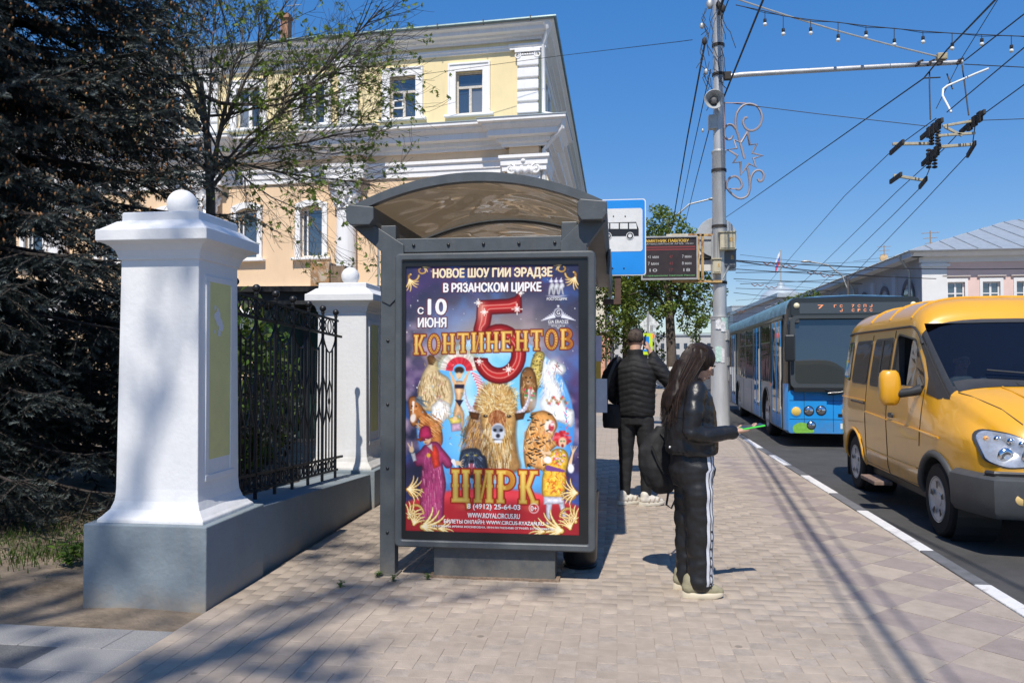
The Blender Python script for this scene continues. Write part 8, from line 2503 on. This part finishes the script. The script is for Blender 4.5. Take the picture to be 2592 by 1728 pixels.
# stripe band and press studs on the near leg
bvh = BVHTree.FromPolygons([v.co.copy() for v in tr.data.vertices], [tuple(p.vertices) for p in tr.data.polygons])
def on_leg(cx, cy, z, phi, out):
    d = Vector((math.cos(phi), math.sin(phi), 0)); h = bvh.ray_cast(Vector((cx, cy, z)) + d * .5, -d)
    p = h[0] if h[0] is not None else Vector((cx, cy, z)) + d * .1
    return p + d * out
SWHITE = mat('stripe_white', (.66, .67, .71), .6, var=.06, scale=30)
zs = list(np.linspace(.93, .085, 40))
for k, (p0, p1, m_, out) in enumerate(((R(18), R(58), SWHITE, .004), (R(30), R(34), BSATIN, .0062), (R(44), R(48), BSATIN, .0062))):
    v = []; nn = 7
    for z in zs:
        c0 = (.03 if z > .8 else .088, 0.0)
        w_ = 1.0 if z > .35 else 1.0
        for j in range(nn): v.append(tuple(on_leg(c0[0], c0[1], z, p0 + (p1 - p0) * j / (nn - 1), out)))
    MB().add(v, [(i * nn + j, i * nn + j + 1, (i + 1) * nn + j + 1, (i + 1) * nn + j) for i in range(len(zs) - 1) for j in range(nn - 1)]).build('stripe', m_, tr, smooth=60)
for k in range(7): MB().sphere(on_leg(.088, 0, .10 + .055 * k, R(39), .006), .0075, 8, 6).build('press_stud', mat('stud_dark', (.02, .02, .03), .3), tr, smooth=60)
# jacket
b = MB()
ring_loft(b, [(0, -.01, .905, .196, .165), (0, -.015, .94, .204, .172), (0, -.02, 1.05, .205, .170), (0, -.02, 1.18, .208, .160), (0, -.022, 1.28, .198, .138), (0, -.025, 1.345, .150, .098), (0, -.02, 1.40, .075, .07)])
ball_chain(b, [(.165, -.025, 1.325), (.215, -.06, 1.18), (.225, -.075, 1.06)], [.064, .062, .058], 14); ball_chain(b, [(.225, -.075, 1.06), (.20, .06, 1.045), (.165, .195, 1.055)], [.058, .052, .044], 14)
ball_chain(b, [(-.165, -.025, 1.325), (-.23, -.04, 1.18), (-.24, -.04, 1.07), (-.225, .02, .89)], [.070, .068, .062, .046], 14)
ball_chain(b, [(-.05, -.09, 1.39), (.05, -.09, 1.39)], [.03, .03]); ball_chain(b, [(.06, -.08, 1.39), (.085, .02, 1.36)], [.03, .026]); ball_chain(b, [(-.06, -.08, 1.39), (-.085, .02, 1.36)], [.03, .026])
f1 = wr(7, .010, 8, 1.4); f2 = wr(20, .0035, 9, .8)
jk = organic('jacket', b, BLEATH, WOM, .009, 4, lambda p, n: f1(p, n) + f2(p, n))
jb = BVHTree.FromPolygons([v.co.copy() for v in jk.data.vertices], [tuple(p.vertices) for p in jk.data.polygons])
def on_j(phi, z, out=.003):
    d = Vector((math.cos(phi), math.sin(phi), 0)); h = jb.ray_cast(Vector((0, -.02, z)) + d * .6, -d); return (h[0] if h[0] is not None else d * .2 + Vector((0, 0, z))) + d * out
for z in (.945, 1.16): MB().tube([on_j(R(a), z + .01 * math.sin(a * .05)) for a in range(-150, -20, 8)], .0028, 5).build('seam', BLEATH, jk)
MB().sphere(on_j(R(-62), .955, .004), .009, 10, 6).build('stud', mat('stud_silver', (.6, .6, .6), .3, metal=.8), jk, smooth=60)
# hair: volume plus loose strands
HAIR = mat('dark_brown_hair', (.020, .012, .009), .5, var=.5, scale=60, spec=.25, stretch=(1, 1, .08))
b = MB()
q = MB().sphere((0, 0, 0), .098, 18, 14, (.98, 1.12, 1.06))
b.add([tuple(Mw @ (Vector(v) + Vector((0, -.018, .028)))) for v in q.v if True], q.f)
ring_loft(b, [(0.0, -.185, 1.17, .07, .02), (0.01, -.18, 1.22, .105, .032), (.015, -.155, 1.29, .118, .045), (.01, -.105, 1.36, .105, .06), (0, -.06, 1.44, .095, .088), (0, -.02, 1.52, .085, .09)])
ball_chain(b, [Mw @ Vector((.066, -.03, .02)), (.090, -.03, 1.40), (.11, -.03, 1.30), (.12, -.01, 1.17)], [.034, .034, .030, .012])
ball_chain(b, [Mw @ Vector((-.066, .0, .02)), (-.09, -.01, 1.40), (-.11, -.03, 1.28)], [.036, .036, .02])
hf = wr(30, .006, 5, .12)
hair = organic('hair', b, HAIR, WOM, .008, 4, lambda p, n: hf(p, n))
HAIR2 = mat('brown_hair_light', (.048, .028, .019), .45, var=.4, scale=60, spec=.3, stretch=(1, 1, .08))
prn = random.Random(12)
for pas, (cnt, hm) in enumerate(((1100, HAIR), (260, HAIR2))):
    st_ = MB()
    for k in range(cnt):
        a = prn.uniform(-2.95, .12); ca, sa = math.cos(a), math.sin(a)
        hx, hy = .100 * ca, .116 * sa
        p0 = Mw @ Vector((prn.uniform(-.012, .012), prn.uniform(-.05, .04), .130)); p1 = Mw @ Vector((hx * .80, hy * .80 - .016, .092)); p2 = Mw @ Vector((hx * 1.03, hy - .018, .012))
        back = .5 - .5 * sa
        j = lambda w: prn.uniform(-w, w)
        p3 = Vector((hx * 1.22 + j(.012), -.02 - .085 * back + hy * .30 + j(.012), 1.38)); p4 = Vector((hx * 1.35 + j(.022), -.01 - .165 * back + j(.022), 1.27)); ez = prn.uniform(1.07, 1.20)
        p5 = Vector((hx * 1.30 + j(.03), .015 - .205 * back + j(.028), ez))
        st_.tube([p0, p1, p2, p3, p4, p5], [.0016, .0022, .0026, .0026, .0022, .0006], 3)
    st_.build('hair_strands', hm, hair, smooth=80)
SHOE_T = mat('shoe_khaki', (.30, .27, .17), .8, var=.15, scale=20, bump=.2, bscale=120); SOLE = mat('shoe_sole', (.66, .58, .43), .6, var=.06, scale=10)
sneaker(WOM, (.10, -.03, 0), (.10, 1, 0), SHOE_T, SOLE, .265); sneaker(WOM, (-.10, -.04, 0), (-.1, 1, 0), SHOE_T, SOLE, .265)
# her phone (lies in the hand)
def world(e, p):
    bpy.context.view_layer.update(); return e.matrix_world @ Vector(p)
ph = empty('phone', world(WOM, (.155, .335, 1.092)), R(-80), 'phone in a bright green case held by the long-haired person', 'phone')
MB().box(-.037, .037, -.075, .075, -.006, .004).build('case', mat('case_green', (.08, .72, .08), .4), ph, bevel=.003)
MB().box(-.034, .034, -.071, .071, .004, .0055).build('screen', mat('phone_screen', (.02, .025, .04), .1), ph)
ph.rotation_euler = (R(9), R(4), R(-77))
# black rucksack hanging from her left hand
bgp = world(WOM, (-.30, -.10, .0))
bag = empty('rucksack', at_d(1511, 1130, 5.62), R(10), 'limp black rucksack with dangling straps beside the long-haired person', 'rucksack')
b = MB(); ring_loft(b, [(0.04, 0, .0, .06, .04), (.03, 0, .05, .105, .07), (0, 0, .18, .135, .085), (-.015, 0, .30, .12, .075), (.0, 0, .40, .075, .05), (.03, 0, .46, .04, .03)])
f3 = wr(9, .018, 15, .6); f4 = wr(22, .005, 16, .5)
bo = organic('bag_body', b, BCLOTH, bag, .010, 4, lambda p, n: f3(p, n) + f4(p, n))
MB().tube([(.03, 0, .44), (.08, -.02, .52), (.10, 0, .60), (.13, .02, .70)], .014, 8, flat=.5).build('strap', BCLOTH, bag)
MB().tube([(.07, -.03, .02), (.05, -.04, -.08), (.085, -.04, -.105), (.125, -.03, -.02), (.12, 0, .10)], .013, 6, flat=.45).build('strap', BCLOTH, bag, smooth=60)
MB().tube([(-.06, -.08, .33), (-.02, -.10, .22), (.06, -.095, .08)], .011, 6, flat=.5).build('strap', BCLOTH, bag, smooth=60)
MB().tube([(.01, -.05, .42), (.06, -.07, .36), (.085, -.06, .22), (.06, -.06, .10)], .013, 6, flat=.5).build('strap', BCLOTH, bag, smooth=60)

# ---- man on the phone, seen from behind
MAN = empty('person', (.20, 8.58, 0), R(-12), 'short-haired person seen from behind in a black quilted jacket, phone at the ear', 'person')
b = MB()
Mm = head_shape(b, Vector((0, .02, 1.705)), .02, 1.03)
ball_chain(b, [(0, -.03, 1.50), (0, -.02, 1.58), (0, .0, 1.66)], [.065, .060, .06])
ring_loft(b, [(0, 0, .88, .14, .10), (0, 0, 1.0, .15, .11), (0, 0, 1.2, .15, .10), (0, 0, 1.4, .18, .11), (0, -.02, 1.50, .17, .08), (0, -.02, 1.54, .07, .06)])
ball_chain(b, [(.18, -.01, 1.48), (.335, .0, 1.30)], [.052, .046]); ball_chain(b, [(.335, .0, 1.30), (.145, .045, 1.60)], [.044, .029])
ball_chain(b, [(-.19, -.01, 1.48), (-.285, -.03, 1.25)], [.052, .046]); ball_chain(b, [(-.285, -.03, 1.25), (-.21, .12, 1.05)], [.044, .029])
for sx in (-1, 1): ball_chain(b, [(sx * .09, 0, .92), (sx * .10, .01, .50), (sx * .11, -.02, .10)], [.09, .058, .04])
hand(b, (.145, .045, 1.60), (-.35, .05, 1), (.9, -.1, .3), (-.2, -1, 0), .5, .95)
hand(b, (-.21, .12, 1.05), (.2, .3, -1), (-1, 0, 0), (0, 1, 0), .6)
mb_ = organic('body', b, SKIN, MAN, .0075, 3)
b = MB(); q = MB().sphere((0, 0, 0), .0915, 18, 14, (.90, 1.07, .94)); b.add([tuple(Mm @ (Vector(v) + Vector((0, -.016, .044)))) for v in q.v], q.f)
organic('hair', b, mat('cropped_hair', (.085, .060, .045), .8, var=.35, scale=70, bump=.6, bscale=220, col2=(.030, .020, .016), thr=(.52, .6)), MAN, .007, 3)
b = MB(); q = MB().sphere((0, 0, 0), .083, 16, 12, (.88, 1.08, .62)); b.add([tuple(Mm @ (Vector(v) + Vector((0, .006, .085)))) for v in q.v], q.f)
f9 = wr(60, .006, 22, .5); organic('hair_top', b, mat('hair_top', (.028, .017, .012), .6, var=.4, scale=90, bump=.8, bscale=160), MAN, .006, 1, lambda p, n: f9(p, n))
b = MB()
ring_loft(b, [(0, 0, .84, .165, .125), (0, 0, .94, .175, .13), (0, 0, 1.04, .16, .12)])
for sx in (-1, 1): ball_chain(b, [(sx * .09, 0, .90), (sx * .10, .005, .70), (sx * .105, .012, .50), (sx * .11, .0, .30), (sx * .112, -.01, .115)], [.102, .092, .076, .066, .056], 16)
f5 = wr(9, .007, 18, 1.3); tm = organic('trousers', b, BCLOTH, MAN, .010, 5, lambda p, n: f5(p, n))
b = MB()
ring_loft(b, [(0, 0, .93, .195, .145), (0, 0, .97, .205, .152), (0, -.005, 1.15, .208, .15), (0, -.01, 1.32, .222, .15), (0, -.015, 1.44, .215, .135), (0, -.02, 1.51, .15, .10), (0, -.015, 1.56, .088, .085), (0, -.01, 1.625, .082, .082)])
ball_chain(b, [(.185, -.015, 1.465), (.28, -.01, 1.37), (.345, .0, 1.29)], [.082, .078, .070], 14); ball_chain(b, [(.345, .0, 1.29), (.26, .02, 1.44), (.175, .04, 1.555)], [.070, .060, .048], 14)
ball_chain(b, [(-.185, -.015, 1.465), (-.27, -.03, 1.35), (-.29, -.03, 1.24)], [.082, .082, .075], 14); ball_chain(b, [(-.29, -.03, 1.24), (-.25, .05, 1.12), (-.21, .12, 1.05)], [.075, .064, .05], 14)
f6 = wr(10, .006, 19, 1.2)
def quilt(p, n):
    u = (p.z + .25 * abs(p.x)) / .058
    k = abs(math.sin(PI * u)) ** .55
    return (.0065 * (k - .7) if .96 < p.z < 1.53 and n.z < .8 else 0) + f6(p, n)
organic('jacket', b, mat('quilted_nylon', (.013, .013, .014), .68, var=.2, scale=12, bump=.1, bscale=60, spec=.3), MAN, .009, 3, quilt)
SNK = mat('shoe_offwhite', (.62, .58, .50), .7, var=.15, scale=24); SNS = mat('sole_offwhite', (.60, .56, .47), .6, var=.12, scale=14); SNA = mat('shoe_taupe', (.30, .24, .18), .7, var=.2, scale=18)
sneaker(MAN, (-.11, -.03, 0), (.75, .66, 0), SNK, SNS, .30, accent=SNA); sneaker(MAN, (.12, -.03, 0), (.80, .60, 0), SNK, SNS, .30, accent=SNA)
ph2 = empty('phone', world(MAN, (.090, .035, 1.70)), R(-12), 'dark phone held to the ear of the person in the quilted jacket', 'phone')
MB().box(-.006, .006, -.037, .037, -.075, .075).build('body', mat('phone_dark', (.02, .025, .04), .2), ph2, bevel=.003); MB().box(.006, .008, -.03, -.01, .035, .065).build('camera_bump', mat('phone_blue', (.10, .16, .35), .2), ph2)
ph2.rotation_euler = (R(18), R(10), R(-12))
sb = empty('shoulder_bag', world(MAN, (-.235, -.10, .80)), R(-12), 'flat black shoulder bag at the hip of the person on the phone', 'bag')
b = MB(); ring_loft(b, [(0, 0, 0, .085, .035), (0, 0, .03, .098, .045), (0, 0, .16, .098, .045), (0, 0, .235, .088, .035), (.0, 0, .25, .07, .02)]); organic('bag_body', b, BCLOTH, sb, .009, 3, wr(12, .006, 25))
MB().tube([(-.05, -.02, .23), (-.04, -.07, .40), (.0, -.085, .55), (.05, -.06, .68), (.09, .0, .735), (.12, .08, .70)], .020, 6, flat=.35).build('strap', mat('strap_webbing', (.03, .03, .032), .7), sb, smooth=60)

# ---- passenger in the minibus
pv = van.matrix_world.inverted() @ Vector(at_y(2202, 812, 9.2))
PAS = empty('person', van.matrix_world @ Vector((pv.x, -1.08, .95)), R(178.6), 'person in a grey-green shirt sitting behind the minibus windscreen with a phone', 'person')
b = MB(); Mp = head_shape(b, Vector((0, .02, .70)), .18, 1.03)
ball_chain(b, [(0, -.02, .52), (0, .0, .62)], [.062, .06])
ring_loft(b, [(0, 0, .02, .17, .12), (0, 0, .2, .17, .12), (0, 0, .42, .20, .11), (0, -.01, .52, .12, .08)])
ball_chain(b, [(.2, 0, .46), (.26, .08, .25)], [.05, .042]); ball_chain(b, [(.26, .08, .25), (.14, .34, .30)], [.042, .03])
ball_chain(b, [(-.2, 0, .46), (-.26, .08, .25)], [.05, .042]); ball_chain(b, [(-.26, .08, .25), (-.1, .34, .28)], [.042, .03])
for sx in (-1, 1): ball_chain(b, [(sx * .1, 0, .06), (sx * .12, .38, .06), (sx * .12, .40, -.35)], [.09, .07, .05])
hand(b, (.14, .34, .30), (-.5, .8, .1), (0, 0, 1), (-.8, -.5, 0), .4); hand(b, (-.1, .34, .28), (.4, .8, .2), (0, 0, 1), (.8, -.4, 0), .4)
pb_ = organic('body', b, SKIN, PAS, .009, 3); face_details(pb_, Mp)
b = MB(); ring_loft(b, [(0, 0, .0, .19, .14), (0, 0, .2, .19, .14), (0, 0, .42, .215, .13), (0, -.01, .53, .11, .08)])
for sx in (-1, 1): ball_chain(b, [(sx * .2, 0, .46), (sx * .25, .06, .32)], [.075, .068])
organic('shirt', b, mat('shirt_green', (.20, .26, .26), .85, var=.15, scale=12), PAS, .011, 4, wr(9, .008, 30))
b = MB()
for sx in (-1, 1): ball_chain(b, [(sx * .1, -.02, .06), (sx * .12, .38, .06), (sx * .12, .40, -.35)], [.105, .085, .065])
organic('trousers', b, BCLOTH, PAS, .012, 4)
b = MB(); q = MB().sphere((0, 0, 0), .0905, 16, 12, (.9, 1.06, .9)); b.add([tuple(Mp @ (Vector(v) + Vector((0, -.02, .05)))) for v in q.v], q.f); organic('hair', b, mat('hair_grey', (.10, .08, .07), .8), PAS, .009, 2)
ph3 = empty('phone', PAS.matrix_world @ Vector((.03, .42, .36)) if False else world(PAS, (.02, .44, .34)), R(178.6), 'dark phone in the hands of the person inside the minibus', 'phone'); ph3.rotation_euler = (R(55), 0, R(178.6))
MB().box(-.05, .05, -.08, .08, -.005, .005).build('body', mat('phone_dark', (.02, .025, .04), .2), ph3, bevel=.004)
# ------------------------------------------------------------------ buildings down the street
PINK = mat('plaster_pink', (.74, .54, .48), .9, var=.06, scale=1.5); WHT2 = mat('plaster_white', (.74, .73, .71), .85, var=.05, scale=2); TIN = mat('roof_tin_light', (.46, .49, .50), .45, metal=.4, var=.12, scale=3, col2=(.36, .25, .18), thr=(.70, .78))
# pink house across the road
ph_o = Vector((at_y(2119, 825, 46.5)[0], 46.5, 0))
pk = empty('pink_house', tuple(ph_o), R(-1.5), 'pink and white two-storey house with a pale tin roof across the road', 'building')
def PW(u, v): q = Vector(at_y(u, v, 46.5)) - ph_o; return q.x, q.z
EZ = PW(2130, 590)[1]
W_ = 30.0
wins = []
for u in (2195, 2275, 2352):
    x = PW(u, 660)[0]; wins.append((x - .44, x + .44, PW(2195, 700)[1], PW(2195, 648)[1]))
for k in range(5): x = wins[2][0] + 1.95 * (k + 1) + .44; wins.append((x - .44, x + .44, wins[0][2], wins[0][3]))
low = [(a, c_, 1.2, 3.0) for a, c_, _, _ in wins]
def wall_y(name, x0, x1, z0, z1, holes, m, parent, depth=.25):
    xs = sorted({x0, x1, *[h[0] for h in holes], *[h[1] for h in holes]}); zs_ = sorted({z0, z1, *[h[2] for h in holes], *[h[3] for h in holes]})
    b = MB()
    for i in range(len(xs) - 1):
        for j in range(len(zs_) - 1):
            cx, cz = (xs[i] + xs[i + 1]) / 2, (zs_[j] + zs_[j + 1]) / 2
            if any(h[0] < cx < h[1] and h[2] < cz < h[3] for h in holes): continue
            b.add([(xs[i], 0, zs_[j]), (xs[i + 1], 0, zs_[j]), (xs[i + 1], 0, zs_[j + 1]), (xs[i], 0, zs_[j + 1])], [(0, 1, 2, 3)])
    for a, c_, d, e in holes:
        for (p0, p1) in (((a, d), (a, e)), ((a, e), (c_, e)), ((c_, e), (c_, d)), ((c_, d), (a, d))):
            b.add([(p0[0], 0, p0[1]), (p1[0], 0, p1[1]), (p1[0], depth, p1[1]), (p0[0], depth, p0[1])], [(0, 1, 2, 3)])
    return b.build(name, m, parent, fix=False)
wall_y('wall', 0, W_, 0, EZ, wins + low, PINK, pk)
for a, c_, d, e in wins + low:
    w_ = MB(); w_.box(a - .15, a, -.06, .05, d - .1, e + .2); w_.box(c_, c_ + .15, -.06, .05, d - .1, e + .2); w_.box(a, c_, -.06, .05, e, e + .2); w_.box(a - .3, c_ + .3, -.14, .05, d - .2, d - .1)
    o = w_.build('window', WHT2, pk)
    MB().box(a - .28, c_ + .28, -.12, .05, e + .28, e + .36).build('hood', mat('hood_grey', (.45, .40, .37), .8), o)
    f = MB(); mx_ = (a + c_) / 2
    f.box(a, a + .07, .12, .2, d, e); f.box(c_ - .07, c_, .12, .2, d, e); f.box(mx_ - .05, mx_ + .05, .12, .2, d, e); f.box(a, c_, .121, .199, d, d + .08); f.box(a, c_, .121, .199, e - .07, e); f.box(a, c_, .122, .198, d + (e - d) * .5 - .03, d + (e - d) * .5 + .03)
    f.build('frame', WHT2, o); MB().box(a, c_, .17, .18, d, e).build('pane', PANE, o)
MB().box(-.02, 1.25, -.12, .0, 0, EZ - .33).build('corner_pilaster', WHT2, pk); MB().box(-.1, 1.4, -.2, .02, EZ - .55, EZ - .4).build('pilaster_cap', WHT2, pk)
MB().box(-.15, W_, -.1, .02, EZ - .32, EZ - .02).build('frieze', WHT2, pk)
MB().prism([(-.5, EZ - .02), (.1, EZ - .02), (.1, EZ + .28), (-.6, EZ + .28), (-.65, EZ + .18)], -.6, W_, 'x').build('cornice', WHT2, pk)
# street flank, its shade put into the darker, greyer wall colours
FL = 52.0
MB().add([(0, 0, 0), (0, FL, 0), (0, FL, EZ), (0, 0, EZ)], [(0, 1, 2, 3)]).build('side_wall', mat('side_wall_shaded', (.42, .42, .44), .9, var=.06, scale=1), pk, fix=False)
for k in range(11):
    y = 2.2 + k * 4.5
    o = MB(); n = 12; r0, r1 = .95, 1.2; cz = EZ - 2.3
    v = []
    for j in range(n + 1): a = PI * j / n; v += [(-.06, y + r0 * math.cos(a), cz + r0 * 1.1 * math.sin(a)), (-.06, y + r1 * math.cos(a), cz + r1 * 1.1 * math.sin(a))]
    o.add(v, [(2 * j, 2 * j + 1, 2 * j + 3, 2 * j + 2) for j in range(n)]); o.box(-.10, .0, y - r1, y - r0, cz - 1.6, cz); o.box(-.10, .0, y + r0, y + r1, cz - 1.6, cz)
    w_ = o.build('arched_window', mat('arch_dark', (.16, .15, .16), .8), pk); MB().box(-.03, -.01, y - .9, y + .9, cz - 1.6, cz + .7).build('pane', PANE, w_)
    MB().box(-.16, .0, y + 1.9, y + 2.5, 0, EZ - .6).build('side_pilaster', mat('side_white_shaded', (.50, .51, .54), .9), pk)  # white trim darkened: shade of the flank is in the colour
MB().box(-.7, .0, -.5, FL, EZ - .02, EZ + .27).build('side_cornice', WHT2, pk)
for y in (1.2, 13, 27):
    b = MB().tube([(-.62, y, EZ + .2), (-.62, y, EZ - .1), (-.25, y, EZ - .7), (-.25, y, .3)], .08, 8); b.lathe([(.08, EZ - .1), (.2, EZ + .15), (.2, EZ + .2)], 10, (-.62, y, 0)); b.build('rain_pipe', GALV, pk)
RZ = EZ + .29; RT = RZ + 2.9
rf = MB().add([(-.8, -.8, RZ), (W_, -.8, RZ), (W_, 8, RT), (8, 8, RT), (8, FL, RT), (-.8, FL, RZ)], [(0, 1, 2, 3), (0, 3, 4, 5)]).build('roof', TIN, pk)
for k in range(26):
    x = .3 + k * 1.15
    if x < 8: t_ = (x + .8) / 8.8; top = (x, -.8 + 8.8 * t_, RZ + (RT - RZ) * t_)
    else: top = (x, 8, RT)
    MB().bar((x, -.8, RZ + .03), (top[0], top[1], top[2] + .03), .05).build('roof_seam', TIN, rf)
for k in range(30):
    y = .3 + k * 1.7; t_ = min(1, (y + .8) / 8.8) if y < 8 else 1.0
    MB().bar((-.8, y, RZ + .03), (-.8 + 8.8 * t_, y, RZ + (RT - RZ) * t_ + .03), .05).build('roof_seam', TIN, rf)
MB().prism([(-.95, RZ - .04), (-.75, RZ - .12), (-.7, RZ + .02)], -.9, W_, 'x').build('gutter', TIN, pk)
for u, v0, v1, Y in ((2031, 600, 563, 66), (2137, 552, 530, 50)):
    p, q = at_y(u, v0, Y), at_y(u, v1, Y); t = empty('roof_aerial', p, 0, 'thin rusty roof aerial on the %s of the pink house roof' % ('far end' if Y > 60 else 'near corner'), 'aerial')
    h_ = q[2] - p[2]
    MB().tube([(0, 0, -.8), (0, 0, h_)], .03, 6).build('mast', mat('aerial_rust', (.3, .2, .12), .7), t)
    for k in range(3): MB().tube([(-.5 + .1 * k, 0, h_ - .15 - .3 * k), (.5 - .1 * k, 0, h_ - .1 - .3 * k)], .02, 5).build('rod', mat('aerial_rust', (.3, .2, .12), .7), t)
    if Y > 60: MB().lathe([(.0001, -.05), (.3, 0), (.32, .08)], 16, (0, 0, .25), axis='y').build('dish', mat('dish_amber', (.55, .38, .2), .6), t)
# house at the far end of the left pavement
lh_o = Vector((-2.2, 56.0, 0))
lh = empty('corner_house', tuple(lh_o), R(0), 'cream and salmon corner house behind the bus shelter', 'building')
SAL = mat('plaster_salmon', (.66, .37, .27), .9, var=.08, scale=2); CRE = mat('plaster_cream', (.74, .70, .58), .9, var=.05, scale=2)
MB().box(-14, 1.75, 0, 30, 0, 3.4).build('wall', SAL, lh); MB().box(-14, 1.45, .05, 30, 3.4, 9.5).build('wall', CRE, lh)
MB().box(-14, 1.95, -.15, 30.1, 3.38, 3.62).build('band', WHT2, lh); MB().box(-14, 1.9, -.3, 30.3, 9.5, 9.9).build('cornice', WHT2, lh); MB().box(-14, 2.0, -.4, 30.4, 9.9, 10.1).build('roof', TIN, lh)
for z0, z1 in ((4.4, 6.2), (7.2, 8.8)):
    for x in (-1.4, -4.2, -7):
        o = MB().box(x - .7, x + .7, -.02, .06, z0 - .1, z1 + .15).build('window', WHT2, lh); MB().box(x - .5, x + .5, -.03, -.018, z0, z1).build('pane', PANE, o)
for k in range(6):
    for j in range(8): MB().box(-.6 + .4 * k - (.2 if j % 2 else 0), -.6 + .4 * k + .37 - (.2 if j % 2 else 0), -.02, .0, .2 + .38 * j, .2 + .38 * j + .35).build('rustication_block', SAL, lh, bevel=.015) if -.6 + .4 * k + .37 < 1.76 else None
b = MB().tube([(1.5, -.1, 9.5), (1.5, -.1, .3)], .07, 8); b.build('rain_pipe', mat('pipe_dark', (.12, .10, .09), .7), lh)
# domed building far off with the flag
dm = empty('domed_house', (at_y(1805, 825, 150)[0], 150, 0), 0, 'far pale house with a glass dome and a flag mast', 'building')
DZ = 1.52 + (825 - 705) * _D / F_PX * 150
MB().box(-9, 14, 0, 20, 0, DZ - 1.0).build('wall', CRE, dm); MB().box(-9.5, 14.5, -.5, 20.5, DZ - 1.0, DZ).build('cornice', TIN, dm)
MB().lathe([(4.2, DZ), (4.1, DZ + 1.0), (3.4, DZ + 2.3), (2.2, DZ + 3.2), (.7, DZ + 3.7), (.6, DZ + 4.3), (.2, DZ + 4.6)], 20, (0, 4, 0)).build('dome', mat('dome_pale', (.50, .56, .58), .4, metal=.3, var=.1, scale=.8), dm, smooth=40)
for k in range(12):
    x = -8 + k * 1.9
    o = MB().box(x - .6, x + .6, -.1, .0, 3.4, 5.6).build('window', PANE, dm)
MB().tube([(0, 4, DZ + 4.4), (0, 4, DZ + 10.5)], .12, 6).build('flag_mast', GALV, dm)
fl = empty('flag', (dm.location.x - .1, 154, DZ + 10.2), 0, 'limp white blue and red flag on the far mast', 'flag')
for k, c_ in enumerate(((.75, .75, .78), (.08, .16, .55), (.65, .05, .07))):
    v = []
    for j in range(7): v += [(-.05 - .18 * j * (1 - .04 * j) + .05 * (k % 2), .10 * math.sin(j * 1.3), -.75 * k - .28 * j - .06 * j), (-.05 - .18 * j * (1 - .04 * j), .10 * math.sin(j * 1.3), -.75 * (k + 1) - .28 * j - .06 * j)]
    MB().add(v, [(2 * j, 2 * j + 1, 2 * j + 3, 2 * j + 2) for j in range(6)]).build('stripe', mat('flag%d' % k, c_, .8), fl)
# rows of houses closing the far street on both sides
bx = random.Random(5)
for k, (x0, x1, y0, y1, h_, c_, l) in enumerate(((-16, -1.2, 88, 122, 8.5, (.62, .52, .38), 'far ochre house at the end of the left pavement'), (-14, -.5, 125, 190, 10, (.55, .50, .46), 'farthest grey house on the left side of the street'), (19.6, 34, 100.5, 140, 9, (.58, .50, .45), 'far pale house beyond the pink one on the right'), (-30, 40, 260, 290, 9, (.50, .48, .45), 'dim house row closing the street at the horizon'))):
    t = empty('far_house', ((x0 + x1) / 2, y0, 0), 0, l, 'building'); hw = (x1 - x0) / 2
    MB().box(-hw, hw, 0, y1 - y0, 0, h_).build('wall', mat('far_wall%d' % k, c_, .9, var=.06, scale=.6), t); MB().box(-hw - .4, hw + .4, -.4, y1 - y0 + .4, h_, h_ + .5).build('roof', TIN, t)
    for j in range(int((x1 - x0) / 2.4)):
        for z in (1.2, 4.8): MB().box(-hw + .8 + j * 2.4, -hw + 1.9 + j * 2.4, -.04, .0, z, z + 1.8).build('window', PANE, t)
    sxx = hw if x1 < 5 else -hw
    for j in range(int((y1 - y0) / 3.2)):
        for z in (1.2, 4.8): MB().box(sxx - .03, sxx + .03, 1 + j * 3.2, 2.1 + j * 3.2, z, z + 1.8).build('window', PANE, t)
# porch with black roof and things behind the iron fence
pc = empty('porch', (-5.4, 14.6, 0), R(4), 'dark flat-roofed porch with green glass behind the iron fence', 'porch')
MB().box(-1.6, 1.5, -.9, 1.6, 2.72, 2.82).build('roof', mat('bitumen', (.012, .012, .013), .7), pc); MB().box(-1.5, 1.4, -.8, 1.5, 2.5, 2.72).build('fascia', BLACKP, pc)
MB().box(-1.45, 1.35, .3, .34, .0, 2.5).build('glass_wall', glass_mat('porch_glass', (.05, .09, .08), .05), pc)
for x in (-1.45, -.5, .45, 1.35): MB().box(x - .04, x + .04, .22, .30, 0, 2.5).build('post', BLACKP, pc)
for x in (-1.45, 1.35): MB().box(x - .05, x + .05, -.8, -.7, 0, 2.5).build('post', BLACKP, pc)
rb = empty('rusty_vent', (-5.5, 14.9, 2.82), 0, 'rusty sheet-metal vent box on the porch roof', 'vent')
MB().box(-.28, .10, -.2, .2, 0, .55).build('case', mat('rust_sheet', (.40, .22, .10), .8, var=.4, scale=9, col2=(.55, .45, .34), thr=(.5, .6)), rb, bevel=.02); MB().box(.10, .38, -.14, .14, .05, .48).build('side_case', mat('rust_side', (.26, .18, .12), .9, var=.3, scale=15), rb)
wire('porch_aerial', [(-4.35, 14.4, 2.6), (-4.35, 14.4, 3.75)], .02, 'thin mast with loose wires beside the porch roof', 'aerial', m=GALV)
